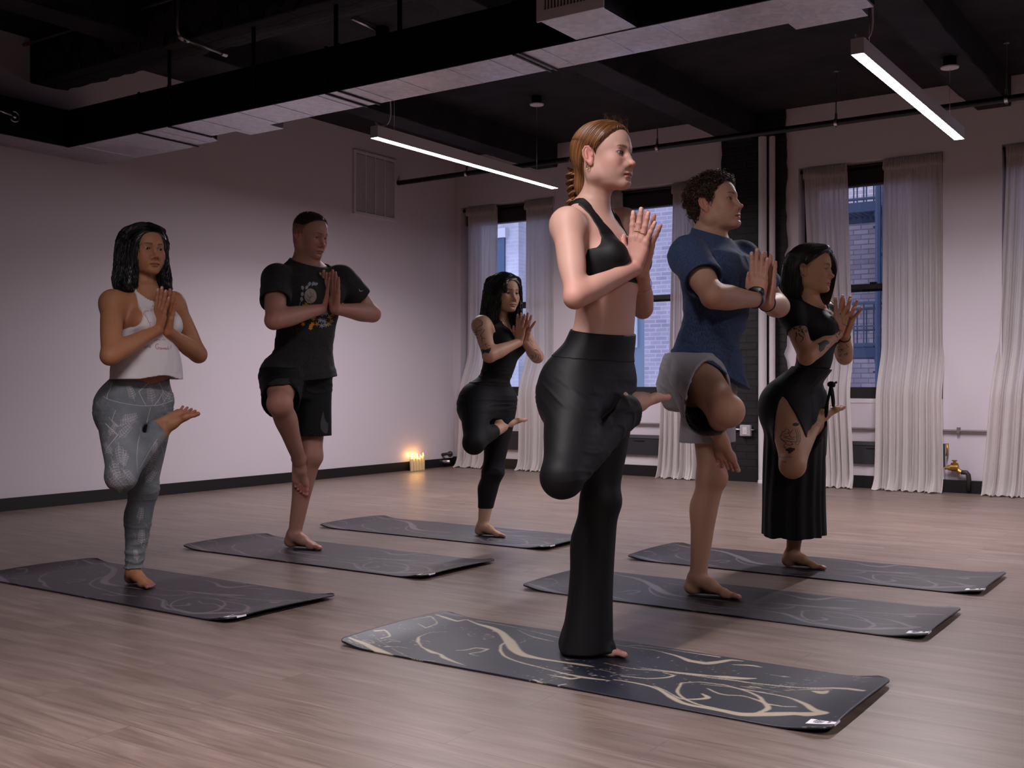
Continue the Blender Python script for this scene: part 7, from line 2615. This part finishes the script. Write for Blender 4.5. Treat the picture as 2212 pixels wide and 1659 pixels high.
def hair_blue(B, p, root):
    rng = np.random.RandomState(8)
    hl = hairline([(-.09, -.088), (-.06, -.070), (-.035, -.046), (-.02, -.036), (.000, -.022), (.008, .018), (.024, .024), (.044, .034), (.060, .050), (.074, .062), (.090, .072), (.12, .085)])
    ear = lambda L: np.linalg.norm((L - V(-.012, 0, -.004)) * V(1, 0, .62), axis=1) - .023
    def cap(L):
        th = np.interp(L[:, 2], (-.06, .02, .08, .13), (.003, .007, .014, .017))
        d = skull(L) - th
        d = d - .0045 * vnoise(L, 75) - .003 * vnoise(L, 150)
        d = smax(d, hl(L) - .008 * sstep(.07, .10, L[:, 2]), .008)
        d = smax(d, -np.maximum(ear(L), .05 - np.abs(L[:, 1])), .004)
        return smax(d, -.075 - L[:, 2], .01)
    st = surface_points(cap, 2300, (-.13, -.10, -.08), (.11, .10, .15), rng)
    g = grad(cap, st)
    a1 = np.cross(g, rng.randn(len(st), 3)); a1 /= np.linalg.norm(a1, axis=1)[:, None]
    a2 = np.cross(g, a1)
    n = 10
    rad = .006 + .006 * rng.rand(len(st))
    ang = np.linspace(0, 1, n)[None, :] * (2.2 + 2.2 * rng.rand(len(st)))[:, None]
    S = st[:, None, :] + (np.cos(ang) - 1)[:, :, None] * rad[:, None, None] * a1[:, None, :] + np.sin(ang)[:, :, None] * rad[:, None, None] * (a2 * .95 + g * .42)[:, None, :]
    build_hair(B, root, cap, (-.14, -.11, -.09), (.12, .11, .16), .0032, [(S, np.full(len(st), n), .0016)], .0016, (.022, .012, .007), (.12, .065, .035), 8, hair_mat('brown_hair', .45, .4))


def hair_elder(B, p, root):
    rng = np.random.RandomState(12)
    hl = hairline([(-.08, -.080), (-.03, -.050), (.0, -.030), (.012, .012), (.030, .016), (.050, .022), (.066, .040), (.080, .052), (.095, .066), (.12, .075)])
    ear = lambda L: np.linalg.norm((L - V(-.012, 0, -.004)) * V(1, 0, .62), axis=1) - .024
    def cap(L):
        d = skull(L) - np.interp(L[:, 2], (.03, .07, .12), (.0002, .0018, .0035))
        d = smax(d, hl(L), .004)
        d = smax(d, -np.maximum(ear(L), .05 - np.abs(L[:, 1])), .004)
        return smax(d, .042 - L[:, 2], .003)
    st = surface_points(cap, 3000, (-.12, -.09, .03), (.09, .09, .14), rng)
    g = grad(cap, st)
    d = g * .7 + V(.8, 0, .1) + .25 * rng.randn(len(st), 3)
    d /= np.linalg.norm(d, axis=1)[:, None]
    ll = np.interp(st[:, 2], (.03, .07, .11), (.0025, .005, .009))
    S = np.stack([st + d * (ll * t)[:, None] for t in (-.1, .3, .7, 1.0)], 1)
    build_hair(B, root, cap, (-.13, -.10, .0), (.10, .10, .15), .0034, [(S, np.full(len(st), 4), .0008)], .0008, (.045, .030, .024), (.12, .085, .066), 12, hair_mat('grey_brown_hair', .5, .3))


def hair_tank(B, p, root):
    rng = np.random.RandomState(21)
    face = lambda L: (L[:, 0] - np.interp(L[:, 2], (-.20, -.05, .0, .04, .066, .085, .12), (.030, .038, .045, .056, .066, .078, .10))) * .8
    right = mass([(.10, -.012, -.030, .070, .045), (.06, -.012, -.050, .074, .048), (.0, -.018, -.064, .072, .045), (-.06, -.022, -.072, .068, .042), (-.12, -.018, -.082, .066, .044), (-.150, -.012, -.088, .062, .042), (-.175, -.006, -.092, .046, .030)])
    left = mass([(.10, -.012, .030, .070, .045), (.06, -.010, .050, .072, .044), (.0, -.012, .064, .062, .036), (-.06, -.006, .072, .050, .032), (-.12, .0, .080, .046, .034), (-.155, .004, .082, .038, .028), (-.175, .006, .082, .026, .018)])
    back = mass([(.09, -.045, 0, .070, .070), (.0, -.062, 0, .062, .085), (-.08, -.062, 0, .050, .085), (-.155, -.065, 0, .034, .078)])
    part = -.004
    def vol(L):
        d = skull(L) - (.004 + .011 * sstep(.002, -.045, face(L)))
        d = smax(d, face(L), .006)
        d = smin(d, right(L), .02); d = smin(d, left(L), .02); d = smin(d, back(L), .03)
        faceo = np.maximum(np.linalg.norm((L - V(.070, 0, -.01)) * V(.62, 1, .62), axis=1) - np.interp(L[:, 2], (-.10, .0, .07), (.052, .056, .045)), -L[:, 0] + .005)
        d = smax(d, -faceo, .008)
        neck = np.maximum(np.linalg.norm(L[:, :2] - V(.02, 0), axis=1) - .055, L[:, 2] + .04)
        return smax(d, -neck, .01)
    def dirf(P, t):
        sd = np.where(P[:, 1] > part, 1.0, -1.0)
        w = sstep(.10, .0, P[:, 2])
        return np.stack([-.35 + .25 * w, sd * (1.3 - 1.25 * w), -.25 - 1.2 * w], 1)
    n1 = 700
    st = np.stack([rng.uniform(-.06, .074, n1), part + .004 * rng.randn(n1) + .004 * np.sign(rng.randn(n1)), np.full(n1, .12)], 1)
    for _ in range(4): st = st - vol(st)[:, None] * grad(vol, st)
    st2 = surface_points(vol, 900, (-.12, -.12, -.06), (.08, .12, .12), rng)
    st = np.concatenate([st, st2])
    zend = -.135 - .075 * rng.rand(len(st))
    ph = np.round(st[:, 0] * 60) * 1.3 + np.round(st[:, 1] * 40) + rng.rand(len(st)) * .8
    S, ln = flow(vol, st, dirf, 46, .0075, .004, lambda P, t: P[:, 2] < zend, (.0095, 58.0, ph), rng)
    build_hair(B, root, vol, (-.15, -.16, -.22), (.12, .16, .15), .0042, [(S, ln, .0015)], .0015, (.0035, .003, .0035), (.014, .012, .015), 21, hair_mat('black_hair', .30, .5))


def hair_back(B, p, root):
    rng = np.random.RandomState(31)
    face = lambda L: (L[:, 0] - np.interp(L[:, 2], (-.20, -.05, .0, .04, .066, .085, .12), (.000, .020, .040, .056, .066, .078, .10))) * .8
    right = mass([(.10, -.012, -.030, .072, .046), (.05, -.010, -.054, .076, .044), (.0, -.020, -.064, .074, .040), (-.06, -.028, -.070, .070, .040), (-.12, -.034, -.080, .066, .040), (-.18, -.040, -.092, .056, .036), (-.23, -.050, -.098, .040, .028)])
    left = mass([(.10, -.008, .030, .072, .045), (.05, .000, .054, .072, .040), (.0, .006, .064, .064, .032), (-.06, .012, .066, .050, .032), (-.12, .016, .066, .046, .034), (-.18, .020, .066, .036, .028)])
    back = mass([(.09, -.050, 0, .072, .070), (.0, -.070, 0, .062, .085), (-.10, -.090, 0, .050, .090), (-.20, -.105, 0, .040, .085), (-.27, -.115, -.02, .030, .060)])
    bang = lambda L: np.linalg.norm((L - V(.060, -.046, .052)) * V(1, .95, .60), axis=1) - .026
    def vol(L):
        d = skull(L) - (.005 + .011 * sstep(.002, -.045, face(L)))
        d = smax(d, face(L), .006)
        d = smin(d, right(L), .02); d = smin(d, left(L), .02); d = smin(d, back(L), .03)
        faceo = np.maximum(np.linalg.norm((L - V(.080, .002, -.018)) * V(.6, 1, .58), axis=1) - .054, -L[:, 0] + .010)
        d = smax(d, -faceo, .008)
        d = smin(d, smax(bang(L), -(skull(L) - .004), .004), .008)
        neck = np.maximum(np.linalg.norm(L[:, :2] - V(.03, 0), axis=1) - .056, L[:, 2] + .05)
        return smax(d, -neck, .01)
    def dirf(P, t):
        sd = np.where(P[:, 1] > .010, 1.0, -1.0)
        w = sstep(.10, .0, P[:, 2])
        return np.stack([-.25 + .0 * w, sd * (1.3 - 1.2 * w), -.25 - 1.2 * w], 1)
    n1 = 600
    st = np.stack([rng.uniform(-.06, .078, n1), .010 + .004 * rng.randn(n1), np.full(n1, .12)], 1)
    for _ in range(4): st = st - vol(st)[:, None] * grad(vol, st)
    st2 = surface_points(vol, 900, (-.13, -.12, -.06), (.10, .12, .12), rng)
    st = np.concatenate([st, st2])
    zend = -.17 - .11 * rng.rand(len(st))
    ph = np.round(st[:, 0] * 50) * 1.3 + np.round(st[:, 1] * 30) + rng.rand(len(st)) * .8
    S, ln = flow(vol, st, dirf, 52, .0080, .004, lambda P, t: P[:, 2] < zend, (.010, 50.0, ph), rng)
    build_hair(B, root, vol, (-.17, -.16, -.29), (.13, .16, .15), .0046, [(S, ln, .0016)], .0016, (.005, .0038, .004), (.022, .017, .017), 31, hair_mat('black_hair', .30, .5))


def hair_wrap(B, p, root):
    rng = np.random.RandomState(41)
    hl = hairline([(-.30, -.018), (-.05, -.020), (.0, -.026), (.020, -.012), (.034, .010), (.048, .028), (.062, .046), (.078, .064), (.092, .074), (.12, .085)])
    right = mass([(.07, -.034, -.034, .058, .040), (.04, -.046, -.048, .062, .040), (.0, -.060, -.054, .056, .042), (-.06, -.064, -.058, .056, .040), (-.12, -.062, -.062, .058, .038), (-.155, -.056, -.062, .054, .032)])
    left = mass([(.10, .020, .030, .060, .040), (.05, .040, .052, .058, .030), (.0, .050, .062, .050, .026), (-.06, .050, .062, .042, .024), (-.12, .044, .060, .036, .024), (-.155, .040, .058, .030, .018)])
    back = mass([(.07, -.050, 0, .062, .062), (.0, -.072, 0, .056, .078), (-.08, -.078, 0, .050, .080), (-.155, -.078, 0, .046, .075)])
    crest = lambda L: np.linalg.norm((L - V(.045, .012, .098)) * V(.75, .75, 1), axis=1) - .026
    def vol(L):
        d = skull(L) - .013
        d = smax(d, hl(L), .008)
        r = smax(right(L), hl(L), .008)
        d = smin(d, r, .02); d = smin(d, back(L), .03); d = smin(d, crest(L), .015)
        l = smax(left(L), -(np.linalg.norm((L - V(.070, -.012, -.02)) * V(.6, 1, .6), axis=1) - .060), .006)
        d = smin(d, l, .01)
        ear = np.maximum(np.linalg.norm((L - V(-.010, 0, -.004)) * V(1, 0, .66), axis=1) - .024, .03 + L[:, 1])
        d = smax(d, -ear, .004)
        neck = np.maximum(np.linalg.norm(L[:, :2] - V(.0, 0), axis=1) - .052, L[:, 2] + .05)
        return smax(d, -neck, .01)
    def dirf(P, t):
        sd = np.where(P[:, 1] > .012, 1.0, -1.0)
        w = sstep(.11, .02, P[:, 2])
        return np.stack([np.where(sd < 0, -.9 + .85 * w, .1 - .1 * w), sd * (1.1 - 1.05 * w), -.2 - 1.2 * w], 1)
    n1 = 600
    st = np.stack([rng.uniform(-.06, .080, n1), .012 + .004 * rng.randn(n1), np.full(n1, .12)], 1)
    for _ in range(4): st = st - vol(st)[:, None] * grad(vol, st)
    st2 = surface_points(vol, 1000, (-.13, -.12, -.06), (.10, .12, .12), rng)
    st = np.concatenate([st, st2])
    zend = -.145 - .018 * rng.rand(len(st))
    S, ln = flow(vol, st, dirf, 46, .0075, .0025, lambda P, t: P[:, 2] < zend, (.0012, 40.0, rng.rand(len(st)) * 6), rng)
    build_hair(B, root, vol, (-.16, -.14, -.18), (.13, .13, .16), .0044, [(S, ln, .0013)], .0013, (.006, .0035, .003), (.030, .017, .012), 41, hair_mat('dark_brown_hair', .32, .5))

PEOPLE = {}
HL = lambda f, n, t=(-1, 0, .1), **k: dict(f=f, n=n, t=t, **k)
TH = ((.040, .046, -.010), (.066, .060, -.014), (.092, .064, -.016))
TH2 = ((.042, .042, -.008), (.070, .046, -.010), (.096, .042, -.010))
BACK_FOOT = dict(t=(.30, .95, -.05), u=(-.10, -.08, -1), m=(1, 0, 0))
PEOPLE['front'] = dict(Y0=3.10, H=1.77, h=.0038,
    J=dict(shR=(1226, 484, -.165), elR=(1243, 641, -.28), wrR=(1370, 580, -.024), shL=(1346, 484, .165), elL=(1388, 665, .27), wrL=(1385, 585, .024),
           hipR=(1248, 815, -.09), hipL=(1312, 815, .09), knR=(1214, 1030, -.33), anR=(1350, 890, .04), knL=(1297, 1080, .03), anL=(1246, 1372, .0), neck=(1285, 455, 0), ear=(1272, 338, -.075)),
    spine=[(835, 1279, -.02), (783, 1285, -.01), (740, 1297, 0), (690, 1306, 0), (600, 1312, 0), (540, 1303, 0), (490, 1288, 0), (455, 1281, 0)],
    head=(-2, 1, 0), head_s=1.03, foot_s=.93, foot_yaw=13, footR=BACK_FOOT, tw=dict(w=(1, 1.02, 1, 1), d=(1, 1.02, .9, 1)), arm=(.0435, .033, .0375, .0255),
    handR=HL((.17, .03, 1), (.05, -1, 0), spread=[7, 1, -5, -17], thumb=TH), handL=HL((.17, -.03, 1), (.05, 1, 0), spread=[7, 1, -7, -20], thumb=TH),
    skin=(.55, .32, .25), skin_red=(.56, .19, .15), lips=(.40, .11, .10), brow_c=(.10, .045, .022), brow_z=-.002, brow_w=1.15, socket_shade=.42, lash=1.25, eye_open=.9, iris=(.10, .12, .12), jaw_w=.94, face_w=.95, nose_l=1.1, lip=.95, bust=.78)
PEOPLE['blue'] = dict(Y0=4.235, H=1.80, h=.0045, male=True,
    J=dict(shR=(1486, 551, -.195), elR=(1540, 640, -.36), wrR=(1636, 648, -.03), shL=(1600, 558, .195), elL=(1682, 662, .36), wrL=(1656, 655, .03),
           hipR=(1490, 800, -.1), hipL=(1535, 800, .1), knR=(1572, 888, -.35), anR=(1546, 927, -.05), knL=(1537, 1030, .04), anL=(1508, 1245, 0), neck=(1538, 512, 0), ear=(1521, 443, -.08)),
    spine=[(820, 1508, -.02), (760, 1520, -.01), (700, 1540, 0), (640, 1546, 0), (580, 1545, 0), (545, 1541, 0), (515, 1537, 0)],
    head=(-1, 10, 0), head_s=1.08, foot_s=1.0, foot_yaw=6, footR=dict(t=(.25, .02, -.97), u=(.2, -1, .05), m=(.9, .05, .3), spread=1.5), hand_s=1.04,
    handR=HL((.03, .03, 1), (.05, -1, 0), spread=[3, 1, -2, -5], thumb=TH2), handL=HL((.03, -.03, 1), (.05, 1, 0), spread=[3, 1, -2, -6], thumb=TH2),
    skin=(.50, .28, .19), skin_red=(.52, .17, .12), lips=(.36, .13, .11), brow_c=(.06, .035, .02), iris=(.05, .06, .06), nose_l=1.2, nose_w=1.05, jaw_w=1.06, brow=.003, lip=.85, mouth_z=-.0610, gaze=(0, 3))
PEOPLE['wrap'] = dict(Y0=5.155, H=1.60, h=.0045,
    J=dict(shR=(1708, 674, -.155), elR=(1742, 770, -.25), wrR=(1808, 722, -.024), shL=(1782, 674, .155), elL=(1824, 770, .25), wrL=(1824, 724, .03),
           hipR=(1697, 853, -.09), hipL=(1745, 853, .09), knR=(1712, 1005, -.28), anR=(1762, 912, .02), knL=(1737, 1035, .03), anL=(1712, 1200, 0), neck=(1750, 645, 0), ear=(1736, 582, -.075)),
    spine=[(880, 1708, -.04), (840, 1716, -.03), (785, 1757, 0), (730, 1763, 0), (690, 1760, 0), (660, 1752, 0), (640, 1748, 0)],
    head=(0, -3, 0), head_s=1.02, foot_s=.88, foot_yaw=3, footR=dict(t=(.45, .88, .12), u=(-.1, .1, -1), m=(.9, -.4, 0)), tw=dict(w=(.98, .97, 1, 1), d=(1.0, 1, 1, 1)), glute=.92,
    handR=HL((.20, .05, 1), (.1, -1, .05), spread=[14, 3, -14, -34], thumb=TH), handL=HL((.22, -.03, 1), (.05, 1, 0), spread=[12, 2, -12, -30], thumb=TH), hand_s=.92,
    skin=(.46, .25, .15), skin_red=(.46, .17, .11), lips=(.38, .12, .10), brow_c=(.02, .012, .01), iris=(.03, .015, .01), eye_open=.5, lash_c=(.008, .006, .006), nose_l=.9, lip=1.05, brow_w=1.1, lash=1.3)
PEOPLE['back'] = dict(Y0=5.183, H=1.56, h=.005,
    J=dict(shR=(1040, 702, -.155), elR=(1057, 768, -.26), wrR=(1120, 740, -.024), shL=(1115, 702, .155), elL=(1160, 770, .26), wrL=(1134, 739, .03),
           hipR=(1030, 855, -.09), hipL=(1085, 855, .09), knR=(1024, 957, -.26), anR=(1084, 924, .03), knL=(1065, 1018, .03), anL=(1043, 1137, 0), neck=(1078, 692, 0), ear=(1066, 636, -.075)),
    spine=[(875, 1048, -.04), (840, 1056, -.02), (800, 1075, 0), (760, 1083, 0), (725, 1081, 0), (700, 1079, 0), (688, 1077, 0)],
    head=(-20, -2, 0), head_s=.98, foot_s=.86, foot_yaw=5, footR=BACK_FOOT, tw=dict(w=(.97, 1, 1.05, 1), d=(.98, 1.05, 1.1, 1)), bust=1.05, glute=.9,
    handR=HL((.14, .03, 1), (.1, -1, 0), spread=[6, 0, -9, -34], thumb=TH), handL=HL((.18, -.03, 1), (.05, 1, 0), spread=[6, 0, -9, -32], thumb=TH), hand_s=.84,
    skin=(.50, .29, .20), skin_red=(.50, .18, .13), lips=(.42, .14, .12), brow_c=(.03, .02, .015), iris=(.03, .015, .01), nose_l=.8, face_w=1.05, eye_open=.7)
PEOPLE['elder'] = dict(Y0=4.215, H=1.84, h=.0048, male=True,
    J=dict(shR=(598, 602, -.195), elR=(592, 692, -.36), wrR=(694, 667, -.026), shL=(738, 604, .195), elL=(804, 678, .37), wrL=(724, 667, .030),
           hipR=(612, 805, -.1), hipL=(675, 805, .1), knR=(604, 872, -.36), anR=(646, 992, -.08), knL=(672, 985, .03), anL=(636, 1155, 0), neck=(665, 572, 0), ear=(643, 507, -.08)),
    spine=[(830, 642, -.01), (780, 652, 0), (700, 662, 0), (640, 667, 0), (600, 667, 0), (578, 665, 0), (565, 664, 0)],
    head=(0, -14, 0), head_s=1.07, foot_s=1.03, foot_yaw=8, footR=dict(t=(.12, .02, -1), u=(.75, -.65, .1), m=(.5, .8, .1), spread=0), hand_s=1.03, neck_r=1.08,
    handR=HL((.05, .10, 1), (.1, -1, .1), spread=[3, 1, -1, -4], thumb=TH2), handL=HL((.05, -.10, 1), (.05, 1, .1), spread=[3, 1, -1, -4], thumb=TH2),
    skin=(.44, .22, .17), skin_red=(.48, .13, .10), lips=(.34, .12, .10), brow_c=(.14, .08, .05), iris=(.08, .09, .10), nose_l=1.1, nose_w=1.2, jaw_w=1.1, brow=.004, lip=.7, eye_open=.45, folds=1, smile=-.0035)
PEOPLE['tank'] = dict(Y0=3.03, H=1.61, h=.0042,
    J=dict(shR=(243, 653, -.155), elR=(238, 768, -.27), wrR=(340, 712, -.024), shL=(373, 656, .155), elL=(428, 765, .27), wrL=(362, 716, .03),
           hipR=(258, 862, -.085), hipL=(328, 862, .085), knR=(262, 1028, -.24), anR=(350, 932, .03), knL=(310, 1058, .03), anL=(288, 1238, 0), neck=(318, 628, 0), ear=(277, 543, -.07)),
    spine=[(880, 293, -.03), (850, 297, -.01), (800, 308, 0), (740, 317, 0), (690, 317, 0), (655, 316, 0), (635, 316, 0)],
    head=(-10, 1, 0), head_s=1.0, foot_s=.87, foot_yaw=-6, footR=dict(t=(.42, .80, .35), u=(-.55, .22, -.80), m=(.85, -.45, .1), spread=2), tw=dict(w=(.93, 1.02, 1, 1), d=(.93, 1, .95, 1)), bust=.9, glute=.85,
    handR=HL((.20, .03, 1), (.1, -1, 0), spread=[6, 2, -4, -14], thumb=TH2), handL=HL((.18, -.03, 1), (.05, 1, 0), spread=[6, 2, -4, -14], thumb=TH2), hand_s=.92,
    skin=(.38, .17, .085), skin_red=(.38, .12, .07), lips=(.28, .07, .06), brow_c=(.015, .01, .008), iris=(.02, .01, .008), nose_l=.6, nose_w=1.25, face_w=1.05, lip=1.0, eye_open=.75, brow_w=1.15, toenail=(.10, .12, .45), lash=1.2)

_sc = lambda z0, z1, xs: (lambda L: sstep(z0 - .006, z0 + .006, L[:, 2]) * sstep(z1 + .010, z1 - .004, L[:, 2]) * sstep(.004, -.004, L[:, 0] - np.interp(L[:, 2], *xs)))
PEOPLE['elder'].update(scalp=lambda L: .72 * _sc(-.035, .075, ((-.04, .0, .012, .05, .07), (-.045, -.030, .014, .022, .040)))(L), hair_c=(.10, .075, .062), stubble=.25)
PEOPLE['wrap'].update(scalp=lambda L: .62 * _sc(.008, .080, ((.0, .020, .034, .06, .08), (.004, .018, .030, .052, .066)))(L) * (L[:, 1] < 0), hair_c=(.05, .035, .03))
PEOPLE['blue'].update(stubble=.08)

# ------------------------------------------------------------------ put the people in
LAB = dict(front='woman in black sports bra and flared trousers balancing on one leg, red braid', blue='man in blue heathered T-shirt and grey shorts balancing with his knee raised forward',
           wrap='woman in black top and open wrap skirt with tattooed thigh and spread fingers', back='woman in black tank top and leggings with long dark hair, farthest back',
           elder='man in charcoal printed T-shirt and black shorts, cropped hair, eyes lowered', tank='woman in white cropped tank top and grey printed leggings, at the left')
for nm in ('front', 'blue', 'wrap', 'back', 'elder', 'tank'):
    p = PEOPLE[nm]
    B = body(p)
    zz_ = np.linspace(.5, 1.8, 60)
    B['szs'] = zz_; B['sxs'] = B['spine'](zz_)[:, 0]
    root = empty('person', (B['J']['anL'][0], B['J']['anL'][1], 0))
    tag(root, LAB[nm], 'person', 'people in tree pose on the mats')
    make_body(B, p, root, p['h'])
    globals()['dress_' + nm](B, p, root)
    globals()['hair_' + nm](B, p, root)
    if 'marks_' + nm in globals(): globals()['marks_' + nm](B, p, root)
